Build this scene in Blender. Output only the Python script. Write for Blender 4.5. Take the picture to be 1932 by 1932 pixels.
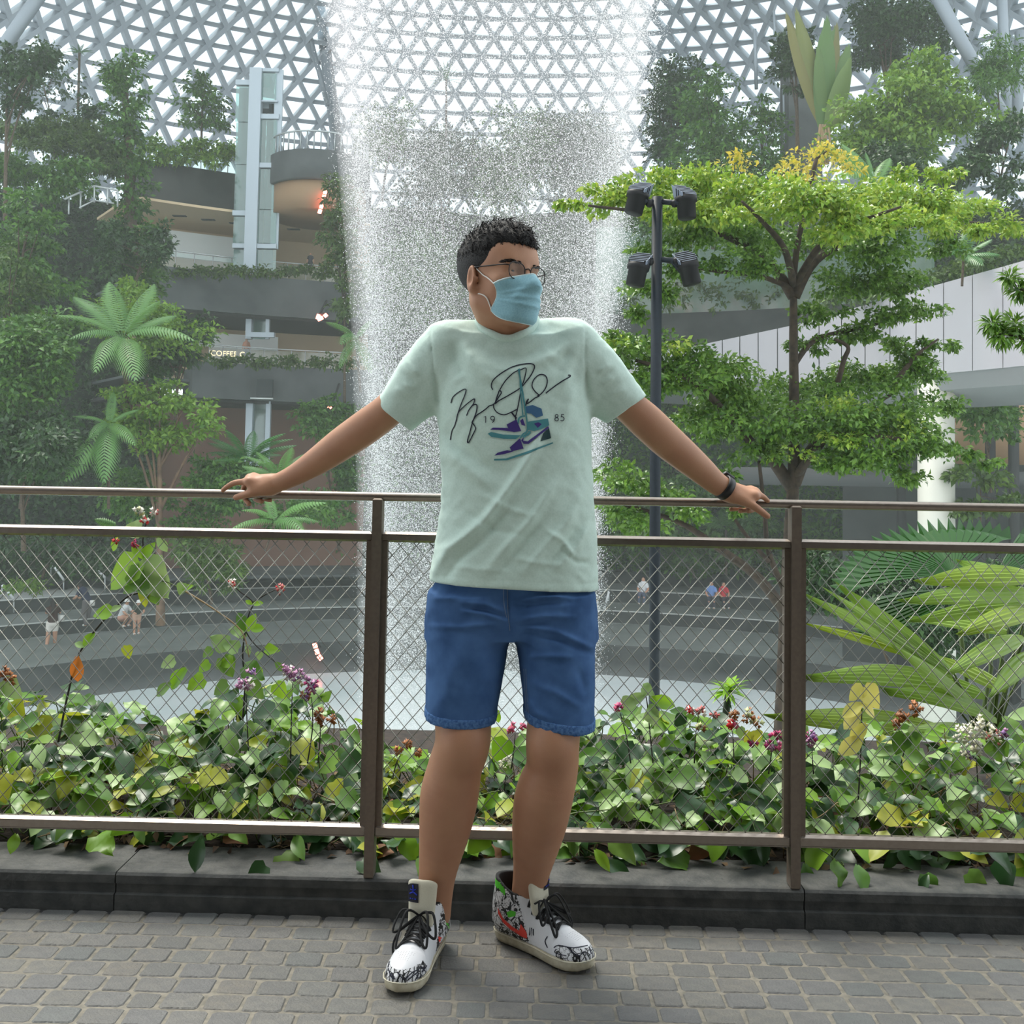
import bpy, bmesh, math, random
import numpy as np
from mathutils import Vector, Matrix
from mathutils.bvhtree import BVHTree
rad = math.radians
random.seed(7); RNG = np.random.default_rng(7)
for o in list(bpy.data.objects): bpy.data.objects.remove(o)
SC = bpy.context.scene; COL = SC.collection
# ---------------------------------------------------------------- camera
FPX, PITCH, ROLL, HOR = 1960.0, rad(3.0), rad(1.0), 890.0
CYP = HOR - FPX * math.tan(PITCH)
CAM = Vector((0, 0, 1.13))
CM = (Matrix.Rotation(rad(90) + PITCH, 3, 'X') @ Matrix.Rotation(ROLL, 3, 'Z'))
cd = bpy.data.cameras.new('camera'); co = bpy.data.objects.new('camera', cd); COL.objects.link(co)
cd.sensor_fit = 'HORIZONTAL'; cd.sensor_width = 36; cd.lens = 36 * FPX / 1932
cd.shift_y = (CYP - 966) / 1932; cd.clip_end = 400; cd.clip_start = .05
co.location = CAM; co.rotation_euler = CM.to_euler(); SC.camera = co
# ---------------------------------------------------------------- sky, sun, exposure
SC.view_settings.view_transform = 'Standard'; SC.view_settings.look = 'None'
SC.view_settings.gamma = 1; SC.view_settings.use_curve_mapping = False
SC.view_settings.exposure = 0.34
wd = bpy.data.worlds.new('overcast_sky'); SC.world = wd; wd.use_nodes = True
_n = wd.node_tree.nodes; _n['Background'].inputs[0].default_value = (.88, .96, 1, 1); _n['Background'].inputs[1].default_value = 1.4
sd = bpy.data.lights.new('sun', 'SUN'); sd.energy = 3.4; sd.angle = rad(25); sd.color = (1, .96, .86)
so = bpy.data.objects.new('sun', sd); COL.objects.link(so)
so.rotation_euler = Vector((.30, -.42, -1.0)).to_track_quat('-Z', 'Y').to_euler()
cy = SC.cycles
cy.max_bounces = 7; cy.diffuse_bounces = 3; cy.glossy_bounces = 2; cy.transmission_bounces = 5
cy.transparent_max_bounces = 24; cy.volume_bounces = 1
cy.use_denoising = True; cy.caustics_reflective = False; cy.caustics_refractive = False
cy.sample_clamp_indirect = 4; cy.use_adaptive_sampling = True; cy.adaptive_threshold = .02
# ---------------------------------------------------------------- pixel <-> world
def ray(px, py):
    return CM @ Vector(((px - 966) / FPX, -(py - CYP) / FPX, -1))
def at(px, py, Y):
    d = ray(px, py); return CAM + d * (Y / d.y)
def on_z(px, py, z):
    d = ray(px, py); return CAM + d * ((z - CAM.z) / d.z)
def proj(p):
    q = CM.transposed() @ (Vector(p) - CAM); return (966 + FPX * q.x / -q.z, CYP - FPX * q.y / -q.z)
def pxm(Y): return Y / FPX                      # metres per pixel at depth Y
# ---------------------------------------------------------------- materials
def lin(c):
    return tuple(((v / 255) / 12.92 if v <= 10 else (((v / 255) + .055) / 1.055) ** 2.4) for v in c)
def c4(c): return (*lin(c), 1)
MATS = {}
def mat(name, col, rough=.6, metal=0., noise=None, bump=None, spec=.5, emit=None, rnd=None, alpha=None):
    """noise=(scale, other colour, detail); bump=(scale, strength); rnd = colours picked per object/island"""
    if name in MATS: return MATS[name]
    m = bpy.data.materials.new(name); m.use_nodes = True; MATS[name] = m
    t = m.node_tree; n = t.nodes; l = t.links; b = n['Principled BSDF']
    b.inputs['Base Color'].default_value = c4(col); b.inputs['Roughness'].default_value = rough
    b.inputs['Metallic'].default_value = metal; b.inputs['Specular IOR Level'].default_value = spec
    src = None
    if rnd:
        mode, cols = rnd
        if mode == 'obj': r = n.new('ShaderNodeObjectInfo').outputs['Random']
        else: r = n.new('ShaderNodeNewGeometry').outputs['Random Per Island']
        cr = n.new('ShaderNodeValToRGB'); cr.color_ramp.interpolation = 'LINEAR'
        e = cr.color_ramp.elements
        while len(e) < len(cols): e.new(.5)
        for i, c in enumerate(cols):
            e[i].position = i / max(1, len(cols) - 1); e[i].color = c4(c)
        l.new(r, cr.inputs[0]); src = cr.outputs[0]
    if noise:
        tc = n.new('ShaderNodeTexCoord'); nt = n.new('ShaderNodeTexNoise')
        nt.inputs['Scale'].default_value = noise[0]; nt.inputs['Detail'].default_value = noise[2] if len(noise) > 2 else 4
        l.new(tc.outputs['Object'], nt.inputs['Vector'])
        mx = n.new('ShaderNodeMix'); mx.data_type = 'RGBA'
        mr = n.new('ShaderNodeMapRange'); mr.inputs[1].default_value = .38; mr.inputs[2].default_value = .66
        l.new(nt.outputs['Fac'], mr.inputs[0]); l.new(mr.outputs[0], mx.inputs[0])
        if src: l.new(src, mx.inputs[6])
        else: mx.inputs[6].default_value = c4(col)
        mx.inputs[7].default_value = c4(noise[1]); src = mx.outputs[2]
        if len(noise) > 3: mr.inputs[4].default_value = noise[3]
    if src: l.new(src, b.inputs['Base Color'])
    if bump:
        tc2 = n.new('ShaderNodeTexCoord'); n2 = n.new('ShaderNodeTexNoise'); n2.inputs['Scale'].default_value = bump[0]
        n2.inputs['Detail'].default_value = 5
        l.new(tc2.outputs['Object'], n2.inputs['Vector']); bp = n.new('ShaderNodeBump'); bp.inputs['Strength'].default_value = bump[1]
        bp.inputs['Distance'].default_value = .01
        l.new(n2.outputs['Fac'], bp.inputs['Height']); l.new(bp.outputs[0], b.inputs['Normal'])
    if emit:
        b.inputs['Emission Color'].default_value = c4(emit[0]); b.inputs['Emission Strength'].default_value = emit[1]
    if alpha is not None: b.inputs['Alpha'].default_value = alpha
    return m
def leaf_mat(name, cols, rough=.42, trans=.3, mode='obj', spec=.5):
    """leaf: colour picked per leaf, lets light through"""
    m = mat(name, cols[0], rough, rnd=(mode, cols), spec=spec)
    t = m.node_tree; n = t.nodes; l = t.links; b = n['Principled BSDF']
    src = b.inputs['Base Color'].links[0].from_socket
    tr = n.new('ShaderNodeBsdfTranslucent'); hs = n.new('ShaderNodeHueSaturation')
    hs.inputs['Value'].default_value = 1.25; hs.inputs['Hue'].default_value = .485; l.new(src, hs.inputs['Color']); l.new(hs.outputs[0], tr.inputs[0])
    mx = n.new('ShaderNodeMixShader'); mx.inputs[0].default_value = trans
    l.new(b.outputs[0], mx.inputs[1]); l.new(tr.outputs[0], mx.inputs[2]); l.new(mx.outputs[0], n['Material Output'].inputs[0])
    return m
def glass_mat(name, tint, refl=.06, rough=.05, cover=0., cover_col=(255, 255, 255)):
    """thin pane: lets light straight through, a little gloss, optional film of wet/dirt"""
    m = bpy.data.materials.new(name); m.use_nodes = True; MATS[name] = m
    t = m.node_tree; n = t.nodes; l = t.links; n.remove(n['Principled BSDF'])
    tr = n.new('ShaderNodeBsdfTransparent'); tr.inputs[0].default_value = c4(tint)
    gl = n.new('ShaderNodeBsdfGlossy'); gl.inputs['Roughness'].default_value = rough
    mx = n.new('ShaderNodeMixShader'); mx.inputs[0].default_value = refl
    l.new(tr.outputs[0], mx.inputs[1]); l.new(gl.outputs[0], mx.inputs[2]); out = mx.outputs[0]
    if cover:
        df = n.new('ShaderNodeBsdfDiffuse'); df.inputs[0].default_value = c4(cover_col)
        m2 = n.new('ShaderNodeMixShader'); m2.inputs[0].default_value = cover
        l.new(out, m2.inputs[1]); l.new(df.outputs[0], m2.inputs[2]); out = m2.outputs[0]
    l.new(out, n['Material Output'].inputs[0]); return m
# ---------------------------------------------------------------- objects
def tag(o, label=None, cat=None, group=None, kind=None):
    if label: o['label'] = label
    if cat: o['category'] = cat
    if group: o['group'] = group
    if kind: o['kind'] = kind
    return o
def wmat(o):
    return (wmat(o.parent) @ o.matrix_parent_inverse @ o.matrix_basis) if o.parent else o.matrix_basis.copy()
def adopt(o, parent):
    if parent: o.parent = parent; o.matrix_parent_inverse = wmat(parent).inverted()
    return o
def thing(name, label, cat, loc=(0, 0, 0), group=None, rz=0):
    o = bpy.data.objects.new(name, None); COL.objects.link(o); o.location = loc; o.rotation_euler = (0, 0, rz)
    o.empty_display_size = .1
    return tag(o, label, cat, group)
def mesh_obj(name, me, m=None, parent=None, M=None):
    o = bpy.data.objects.new(name, me); COL.objects.link(o)
    if m is not None and not me.materials:
        for k in (m if isinstance(m, (list, tuple)) else [m]): me.materials.append(k)
    if M is not None: o.matrix_basis = M
    return adopt(o, parent)
class MB:
    def __init__(s): s.v = []; s.f = []; s.m = []
    def add(s, V, F, mi=0):
        k = len(s.v); s.v.extend([tuple(x) for x in V]); s.f.extend([tuple(i + k for i in q) for q in F]); s.m.extend([mi] * len(F)); return s
    def box(s, c, size, M=None, mi=0, bev=0.):
        c = Vector(c); x, y, z = (k / 2 for k in size)
        if bev:
            V = []; 
            iy, bz = bev if isinstance(bev, tuple) else (bev, bev)
            for zz, q in ((-z, 0), (-z + bz, 1), (z - bz, 1), (z, 0)):
                for sx, sy in ((-1, -1), (1, -1), (1, 1), (-1, 1)): V.append(Vector((sx * (x - (0 if q else min(iy, bz))), sy * (y - (0 if q else iy)), zz)))
            F = [(3, 2, 1, 0), (12, 13, 14, 15)] + [(r * 4 + i, r * 4 + (i + 1) % 4, r * 4 + 4 + (i + 1) % 4, r * 4 + 4 + i) for r in range(3) for i in range(4)]
        else:
            V = [Vector((sx * x, sy * y, sz * z)) for sz in (-1, 1) for sx, sy in ((-1, -1), (1, -1), (1, 1), (-1, 1))]
            F = [(3, 2, 1, 0), (4, 5, 6, 7), (0, 1, 5, 4), (1, 2, 6, 5), (2, 3, 7, 6), (3, 0, 4, 7)]
        if M is not None: V = [M @ v for v in V]
        return s.add([v + c for v in V], F, mi)
    def tube(s, pts, r, n=8, mi=0, cap=True, closed=False, flat=1., up=None):
        pts = [Vector(p) for p in pts]; N = len(pts)
        rs = r if isinstance(r, (list, tuple)) else [r] * N
        V = []; F = []; prev = None
        for i, p in enumerate(pts):
            a = pts[i - 1] if (i > 0 or closed) else p; b = pts[(i + 1) % N] if (i < N - 1 or closed) else p
            t = (b - a).normalized() if (b - a).length > 1e-9 else Vector((0, 0, 1))
            if prev is None:
                u = Vector(up) if up else (Vector((0, 0, 1)) if abs(t.z) < .9 else Vector((1, 0, 0)))
            else: u = prev
            u = (u - t * u.dot(t)); u = u.normalized() if u.length > 1e-6 else t.orthogonal().normalized(); prev = u; w = t.cross(u)
            for k in range(n):
                an = 2 * math.pi * k / n; V.append(p + (u * math.cos(an) * flat + w * math.sin(an)) * rs[i])
        L = N if closed else N - 1
        for i in range(L):
            for k in range(n):
                a, b = i * n + k, i * n + (k + 1) % n; c, d = ((i + 1) % N) * n + (k + 1) % n, ((i + 1) % N) * n + k
                F.append((a, b, c, d))
        if cap and not closed: F += [tuple(range(n - 1, -1, -1)), tuple(range((N - 1) * n, N * n))]
        return s.add(V, F, mi)
    def lathe(s, prof, M=None, n=24, mi=0, caps=True):
        V = []; F = []
        for r, z in prof:
            for k in range(n):
                a = 2 * math.pi * k / n; V.append(Vector((r * math.cos(a), r * math.sin(a), z)))
        for i in range(len(prof) - 1):
            for k in range(n): F.append((i * n + k, i * n + (k + 1) % n, (i + 1) * n + (k + 1) % n, (i + 1) * n + k))
        if caps: F += [tuple(range(n - 1, -1, -1)), tuple(range((len(prof) - 1) * n, len(prof) * n))]
        if M is not None: V = [M @ v for v in V]
        return s.add(V, F, mi)
    def ball(s, c, r, n=8, mi=0):
        c = Vector(c); rx, ry, rz = r if isinstance(r, (tuple, list)) else (r, r, r)
        m = n // 2; V = [c + Vector((0, 0, -rz))]; F = []
        for i in range(1, m):
            a = -math.pi / 2 + math.pi * i / m
            for k in range(n): b = 2 * math.pi * k / n; V.append(c + Vector((rx * math.cos(a) * math.cos(b), ry * math.cos(a) * math.sin(b), rz * math.sin(a))))
        V.append(c + Vector((0, 0, rz)))
        for k in range(n): F.append((0, 1 + (k + 1) % n, 1 + k))
        for i in range(m - 2):
            for k in range(n): F.append((1 + i * n + k, 1 + i * n + (k + 1) % n, 1 + (i + 1) * n + (k + 1) % n, 1 + (i + 1) * n + k))
        for k in range(n): F.append((1 + (m - 2) * n + k, 1 + (m - 2) * n + (k + 1) % n, len(V) - 1))
        return s.add(V, F, mi)
    def mesh(s, name, smooth=True):
        me = bpy.data.meshes.new(name); me.from_pydata(s.v, [], s.f)
        if any(s.m): me.polygons.foreach_set('material_index', s.m)
        if smooth: me.polygons.foreach_set('use_smooth', [True] * len(s.f))
        me.update(); return me
    def build(s, name, m=None, parent=None, smooth=True, M=None):
        return mesh_obj(name, s.mesh(name, smooth), m, parent, M)
def np_mesh(name, V, Q, smooth=False):
    """big meshes: V (n,3), Q (m,k) faces of equal size"""
    me = bpy.data.meshes.new(name); V = np.asarray(V, np.float32); Q = np.asarray(Q, np.int32); k = Q.shape[1]
    me.vertices.add(len(V)); me.vertices.foreach_set('co', V.ravel())
    me.loops.add(Q.size); me.loops.foreach_set('vertex_index', Q.ravel())
    me.polygons.add(len(Q)); me.polygons.foreach_set('loop_start', np.arange(0, Q.size, k, dtype=np.int32))
    if smooth: me.polygons.foreach_set('use_smooth', np.ones(len(Q), bool))
    me.update(calc_edges=True); me.validate(); return me
def spline(pts, n=6):
    """Catmull-Rom through points"""
    P = [Vector(p) for p in pts]; out = []
    for i in range(len(P) - 1):
        a = P[max(0, i - 1)]; b = P[i]; c = P[i + 1]; d = P[min(len(P) - 1, i + 2)]
        for k in range(n):
            t = k / n; out.append(.5 * ((2 * b) + (c - a) * t + (2 * a - 5 * b + 4 * c - d) * t * t + (3 * b - a - 3 * c + d) * t ** 3))
    return out + [P[-1]]
# ================================================================= signed-distance modelling: smooth union of round cones and ellipsoids -> one continuous mesh
class SDF:
    def __init__(s): s.p = []; s.post = None
    def add(s, fn, lo, hi, k, op='u'): s.p.append((fn, np.array(lo, float), np.array(hi, float), k, op)); return s
    def cone(s, a, b, ra, rb, k=.01, op='u'):
        a = np.array(a, float); b = np.array(b, float); ba = b - a; l2 = max(ba @ ba, 1e-12); m = max(ra, rb)
        def fn(P):
            pa = P - a; h = np.clip(pa @ ba / l2, 0, 1)
            return np.sqrt(((pa - h[:, None] * ba) ** 2).sum(1)) - (ra + (rb - ra) * h)
        return s.add(fn, np.minimum(a, b) - m, np.maximum(a, b) + m, k, op)
    def chain(s, pts, k=.01, sub=5):
        """one limb: a spline through (point, radius), taken as a single primitive so it tapers without bumps"""
        C = spline([Vector((*p, 0)).to_3d() for p, r in pts], sub); Rr = [q.x for q in spline([Vector((r, 0, 0)) for p, r in pts], sub)]
        C = np.array(C); Rr = np.array(Rr)
        def fn(P):
            d = np.full(len(P), 9.)
            for a, b, ra, rb in zip(C[:-1], C[1:], Rr[:-1], Rr[1:]):
                ba = b - a; pa = P - a; h = np.clip(pa @ ba / max(ba @ ba, 1e-12), 0, 1)
                d = np.minimum(d, np.sqrt(((pa - h[:, None] * ba) ** 2).sum(1)) - (ra + (rb - ra) * h))
            return d
        return s.add(fn, (C - Rr[:, None]).min(0), (C + Rr[:, None]).max(0), k)
    def ell(s, c, r, k=.01, M=None, op='u'):
        c = np.array(c, float); r = np.array(r, float); m = r.max(); A = np.array(M) if M is not None else np.eye(3)
        def fn(P):
            q = (P - c) @ A / r; n = np.sqrt((q * q).sum(1)); g = np.sqrt(((q / r) ** 2).sum(1)) + 1e-9
            return n * (n - 1) / g
        return s.add(fn, c - m, c + m, k, op)
    def ev(s, P, lo=None, hi=None):
        P = np.asarray(P, float)
        if lo is None: lo = P.min(0); hi = P.max(0)
        d = np.full(len(P), .5)
        for fn, a, b, k, op in s.p:
            m = k + .03
            if (a - m > hi).any() or (b + m < lo).any(): continue
            e = fn(P)
            if op == 'u': h = np.maximum(k - np.abs(d - e), 0) / k; d = np.minimum(d, e) - h * h * k / 4
            elif op == 's': e = -e; h = np.maximum(k - np.abs(d - e), 0) / k; d = np.maximum(d, e) + h * h * k / 4
            elif op == 'cut': d = np.maximum(d, e)
        if s.post is not None: d = s.post(P, d)
        return d
    def trim(s, plane):
        """cut the last primitive with a half-space"""
        fn, lo, hi, k, op = s.p[-1]; s.p[-1] = (lambda P: np.maximum(fn(P), plane(P)), lo, hi, k, op); return s
    def mesh(s, name, h, n=20):
        lo = np.min([a for f, a, b, k, op in s.p if op == 'u'], 0) - 4 * h; hi = np.max([b for f, a, b, k, op in s.p if op == 'u'], 0) + 4 * h
        N = np.ceil((hi - lo) / h).astype(int) + 2; NB = -(-N // n)
        ids, pos, quads = [], [], []
        offs = np.array([(i, j, k) for i in (0, 1) for j in (0, 1) for k in (0, 1)])
        E = [(a, b) for a in range(8) for b in range(a + 1, 8) if abs(offs[a] - offs[b]).sum() == 1]
        gi = np.stack(np.meshgrid(np.arange(n + 1), np.arange(n + 1), np.arange(n + 1), indexing='ij'), -1)
        gid = lambda I: (I[..., 0] * (N[1] + 2 * n) + I[..., 1]) * (N[2] + 2 * n) + I[..., 2]
        boxes = [(a - .012, b + .012) for f, a, b, k, op in s.p if op == 'u']
        BA = np.array([a for a, b in boxes]); BB = np.array([b for a, b in boxes])
        for bi in range(NB[0]):
            for bj in range(NB[1]):
                for bk in range(NB[2]):
                    o = np.array([bi, bj, bk]) * n; bl = lo + o * h; bh = bl + n * h
                    if not ((BA <= bh) & (BB >= bl)).all(1).any(): continue
                    I = gi + o; P = lo + I.reshape(-1, 3) * h
                    D = s.ev(P, bl, bh).reshape(n + 1, n + 1, n + 1)
                    S = D < 0
                    if S.all() or not S.any(): continue
                    c = [S[a:a + n, b:b + n, d:d + n] for a, b, d in offs]; v = [D[a:a + n, b:b + n, d:d + n] for a, b, d in offs]
                    cnt = np.zeros((n, n, n)); acc = np.zeros((n, n, n, 3))
                    for a, b in E:
                        x = c[a] != c[b]; den = np.where(x, v[a] - v[b], 1); t = np.where(x, v[a] / den, 0)
                        acc += np.where(x[..., None], offs[a] + t[..., None] * (offs[b] - offs[a]), 0); cnt += x
                    k = cnt > 0; base = I[:n, :n, :n][k]
                    ids.append(gid(base)); pos.append(lo + (base + acc[k] / cnt[k][:, None]) * h)
                    for ax in range(3):
                        e = np.eye(3, dtype=int)[ax]; A = S[:n, :n, :n]; B = S[e[0]:n + e[0], e[1]:n + e[1], e[2]:n + e[2]]
                        x = A != B
                        if not x.any(): continue
                        J = I[:n, :n, :n][x]; u, w = [np.eye(3, dtype=int)[(ax + q) % 3] for q in (1, 2)]
                        q = np.stack([gid(J - u - w), gid(J - w), gid(J), gid(J - u)], 1)
                        fl = ~A[x]; q[fl] = q[fl][:, ::-1]; quads.append(q)
        ids = np.concatenate(ids); pos = np.concatenate(pos); quads = np.concatenate(quads)
        srt = np.argsort(ids); ids = ids[srt]; pos = pos[srt]
        j = np.searchsorted(ids, quads); j = np.clip(j, 0, len(ids) - 1); ok = (ids[j] == quads).all(1)
        me = np_mesh(name, pos, j[ok], True)
        return me
def smooth_mesh(me, it=2, lam=.5):
    n = len(me.vertices); V = np.empty(n * 3, np.float32); me.vertices.foreach_get('co', V); V = V.reshape(-1, 3)
    E = np.empty(len(me.edges) * 2, np.int32); me.edges.foreach_get('vertices', E); E = E.reshape(-1, 2)
    deg = np.bincount(E.ravel(), minlength=n)[:, None].clip(1)
    for _ in range(it):
        A = np.zeros_like(V); np.add.at(A, E[:, 0], V[E[:, 1]]); np.add.at(A, E[:, 1], V[E[:, 0]])
        V = V + lam * (A / deg - V)
    me.vertices.foreach_set('co', V.ravel()); me.update(); return me
def bvh_of(me): return BVHTree.FromPolygons([v.co.copy() for v in me.vertices], [tuple(p.vertices) for p in me.polygons])
def shoot(bv, px, py, off=.0012):
    d = ray(px, py).normalized(); h = bv.ray_cast(CAM, d, 8)
    return (h[0] - d * off) if h[0] is not None else None
def ribbon(bv, pts, wpx, off=.0012, n=5, mb=None, taper=False):
    """a drawn stroke lying on a surface"""
    mb = mb or MB(); P = [Vector((a, b, 0)) for a, b in pts]; S = spline(P, n) if n > 1 else P
    L, Rr = [], []
    for i, p in enumerate(S):
        t = (S[min(i + 1, len(S) - 1)] - S[max(0, i - 1)]); t = t.normalized() if t.length > 1e-6 else Vector((1, 0, 0))
        w = wpx / 2 * ((math.sin(math.pi * (i + .6) / (len(S) + .2)) ** .5) if taper else 1); nn = Vector((-t.y, t.x, 0)) * w
        a = shoot(bv, p.x + nn.x, p.y + nn.y, off); b = shoot(bv, p.x - nn.x, p.y - nn.y, off)
        if a is None or b is None: continue
        L.append(a); Rr.append(b)
    V = [v for q in zip(L, Rr) for v in q]; F = [(2 * i, 2 * i + 2, 2 * i + 3, 2 * i + 1) for i in range(len(L) - 1)]
    mb.add(V, F); return mb
def patch(bv, poly, off=.0012, step=7, mb=None):
    """a printed shape lying on a surface: polygon in picture pixels, dropped onto the mesh"""
    mb = mb or MB(); bm = bmesh.new(); vs = [bm.verts.new((x, y, 0)) for x, y in poly]; bm.faces.new(vs).normal_update()
    bmesh.ops.triangulate(bm, faces=bm.faces[:])
    for _ in range(4):
        E = [e for e in bm.edges if e.calc_length() > step]
        if not E: break
        bmesh.ops.subdivide_edges(bm, edges=E, cuts=1); bmesh.ops.triangulate(bm, faces=bm.faces[:])
    bm.verts.index_update(); V = []; bad = set()
    for v in bm.verts:
        p = shoot(bv, v.co.x, v.co.y, off)
        if p is None: bad.add(v.index); p = Vector((0, 0, 0))
        V.append(p)
    F = [tuple(v.index for v in f.verts) for f in bm.faces if not any(v.index in bad for v in f.verts)]
    F = [f if (V[f[1]] - V[f[0]]).cross(V[f[2]] - V[f[0]]).dot(CAM - V[f[0]]) > 0 else f[::-1] for f in F]
    used = sorted({i for f in F for i in f}); mp = {a: b for b, a in enumerate(used)}
    mb.add([V[i] for i in used], [tuple(mp[i] for i in f) for f in F]); bm.free(); return mb
# ================================================================= deck, kerb, railing (deck frame turned a little about the camera's foot)
DROT = Matrix.Rotation(rad(-1.2), 4, 'Z')
def deck(x, y, z): return DROT @ Vector((x, y, z))
def deck_inv(p): return DROT.inverted() @ Vector(p)
KY, KZ = 2.685, .090                                   # kerb front and height
FY = 2.715                                             # railing plane
floor = tag(MB().box((0, .35, -.022), (9, 4.62, .04)).build('floor', mat('mortar', (138, 132, 120), .9, noise=(60, (112, 108, 99)))), kind='structure')
floor.matrix_basis = DROT
pav_cols = [(94, 94, 91), (107, 105, 101), (101, 101, 101), (115, 112, 105), (97, 100, 99), (111, 106, 98)]
pav_m = mat('basalt_paver', (95, 93, 88), .58, noise=(38, (88, 88, 89), 6, .55), bump=(160, .35), rnd=('obj', pav_cols))
pav_m2 = mat('basalt_paver_far', (95, 93, 88), .72, noise=(38, (88, 88, 89), 6, .55), bump=(160, .35), rnd=('isl', pav_cols))
def paver_mb(w, d, h=.018, jit=.0022):
    def c(): return random.uniform(-jit, jit)
    q = [(-w / 2 + c(), -d / 2 + c()), (w / 2 + c(), -d / 2 + c()), (w / 2 + c(), d / 2 + c()), (-w / 2 + c(), d / 2 + c())]
    pts = []
    for i in range(4):                                  # knock the corners off
        a, b, e = Vector(q[i - 1]), Vector(q[i]), Vector(q[(i + 1) % 4]); k = random.uniform(.004, .009)
        pts += [b + (a - b).normalized() * k, b + (e - b).normalized() * k]
    n = 8; V = [(p.x, p.y, -.012) for p in pts] + [(p.x, p.y, -.0025) for p in pts]
    V += [(p.x * (1 - .005 / w), p.y * (1 - .006 / d), 0) for p in pts]
    F = [tuple(range(16, 24))] + [(r * 8 + i, r * 8 + (i + 1) % 8, r * 8 + 8 + (i + 1) % 8, r * 8 + 8 + i) for r in (0, 1) for i in range(8)]
    return V, F
pav_meshes = []
for k in range(10):
    mb = MB(); V, F = paver_mb(.081, .0625); mb.add(V, F); pav_meshes.append(mb.mesh('paver', False))
    pav_meshes[-1].materials.append(pav_m)
ROWD = .0672; far = MB(); row = 0; y = KY - .036
while y > .9:
    x = -2.6 + random.uniform(0, .09)
    while x < 2.6:
        w = random.choice([.082, .082, .086, .078, .084, .060 if random.random() < .3 else .08])
        sx = w / .081
        if y > 2.03 and abs(x + w / 2) < 1.26:
            o = mesh_obj('paver', random.choice(pav_meshes), None, floor)
            o.matrix_parent_inverse = Matrix()
            o.matrix_basis = Matrix.Translation((x + w / 2, y + random.uniform(-.001, .001), random.uniform(-.0012, .0012))) @ Matrix.Rotation(random.uniform(-.012, .012) + (math.pi if random.random() < .5 else 0), 4, 'Z') @ Matrix.Diagonal((sx, 1, 1, 1))
        else:
            V, F = paver_mb(w, .0625); far.add([(a + x + w / 2, b + y, c) for a, b, c in V], F)
        x += w + random.uniform(.006, .0095)
    y -= ROWD; row += 1
fo = tag(far.build('far_paver', pav_m2, None, False), kind='stuff'); fo.parent = floor
# kerb: three long stones with a stepped face
ker_m = mat('kerb_stone', (74, 74, 72), .62, noise=(22, (50, 52, 52), 6), bump=(90, .25))
kerb = tag(MB().box((0, KY + .30, -.03), (9, .52, .06)).build('trim_1', mat('kerb_bed', (40, 40, 40), .8)), kind='structure'); kerb.matrix_basis = DROT
prof = [(0.0, -.005), (0.0, .037), (.010, .040), (.010, .062), (.004, .064), (.004, KZ - .006), (.010, KZ), (.20, KZ), (.20, -.005)]
for xa, xb in ((-3.2, -1.05), (-1.047, .70), (.703, 3.2)):
    V = [(x, KY + a, b) for x in (xa, xb) for a, b in prof]; n = len(prof)
    F = [(i, (i + 1) % n, n + (i + 1) % n, n + i) for i in range(n)] + [tuple(range(n)), tuple(range(2 * n - 1, n - 1, -1))]
    o = MB().add(V, F).build('kerb_block', ker_m, None, False); o.parent = kerb
# planting bed behind the kerb and the slab under everything
soil_m = mat('soil', (52, 42, 34), .95, noise=(30, (30, 24, 20), 8), bump=(60, .8))
bed = tag(MB().box((0, KY + .9, -.13), (9, 1.42, .40)).build('planter_ground', soil_m), kind='structure'); bed.matrix_basis = DROT
# ---- railing
rail_m = mat('bronze_steel', (150, 140, 131), .27, .75, noise=(90, (134, 122, 114), 3, .5), spec=.6)
rail_d = mat('bronze_steel_side', (122, 110, 99), .42, .5, noise=(90, (106, 95, 86), 3, .5))
wire_m = mat('stainless_wire', (140, 140, 134), .4, .8)
fence = thing('railing', 'brown grey metal railing with slim top rail and diagonal wire mesh panels on stone kerb', 'railing', deck(0, FY, KZ), rz=rad(-1.2))
def fpart(mb, name, m, smooth=False):
    o = mb.build(name, m, None, smooth); o.parent = fence; o.location = (0, -FY, -KZ); return o
def fx(px, py):                                        # deck x of a pixel on the railing plane
    p = deck_inv(at(px, py, FY)); q = deck_inv(CAM + (p_w(px, py))); return q.x
def p_w(px, py):
    d = ray(px, py); dn = DROT.inverted().to_3x3() @ d; return d * (FY / dn.y)
def fz(px, py): return CAM.z + p_w(px, py).z
TR, MR, BR = fz(717, 937), fz(800, 1012), fz(800, 1568)
def bar(z0, z1, x0, x1, y0, y1, bev=.0035):
    return MB().box(((x0 + x1) / 2, (y0 + y1) / 2, (z0 + z1) / 2), (x1 - x0, y1 - y0, z1 - z0), bev=bev)
t = MB(); t.tube([(x, FY, TR) for x in np.linspace(-3.2, 3.2, 9)], .0122, 14, flat=.95)
fpart(t, 'handrail', rail_m, True)
XP = [fx(706, 1300), fx(1498, 1300)]; PITCHX = XP[1] - XP[0]
XP = [XP[0] - PITCHX] + XP + [XP[1] + PITCHX]
for i, x in enumerate(XP):
    mb = bar(KZ, TR - .004, x - .0125, x + .0125, FY - .024, FY + .02)
    o = fpart(mb, 'post', rail_d)
WT = .00105
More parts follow.
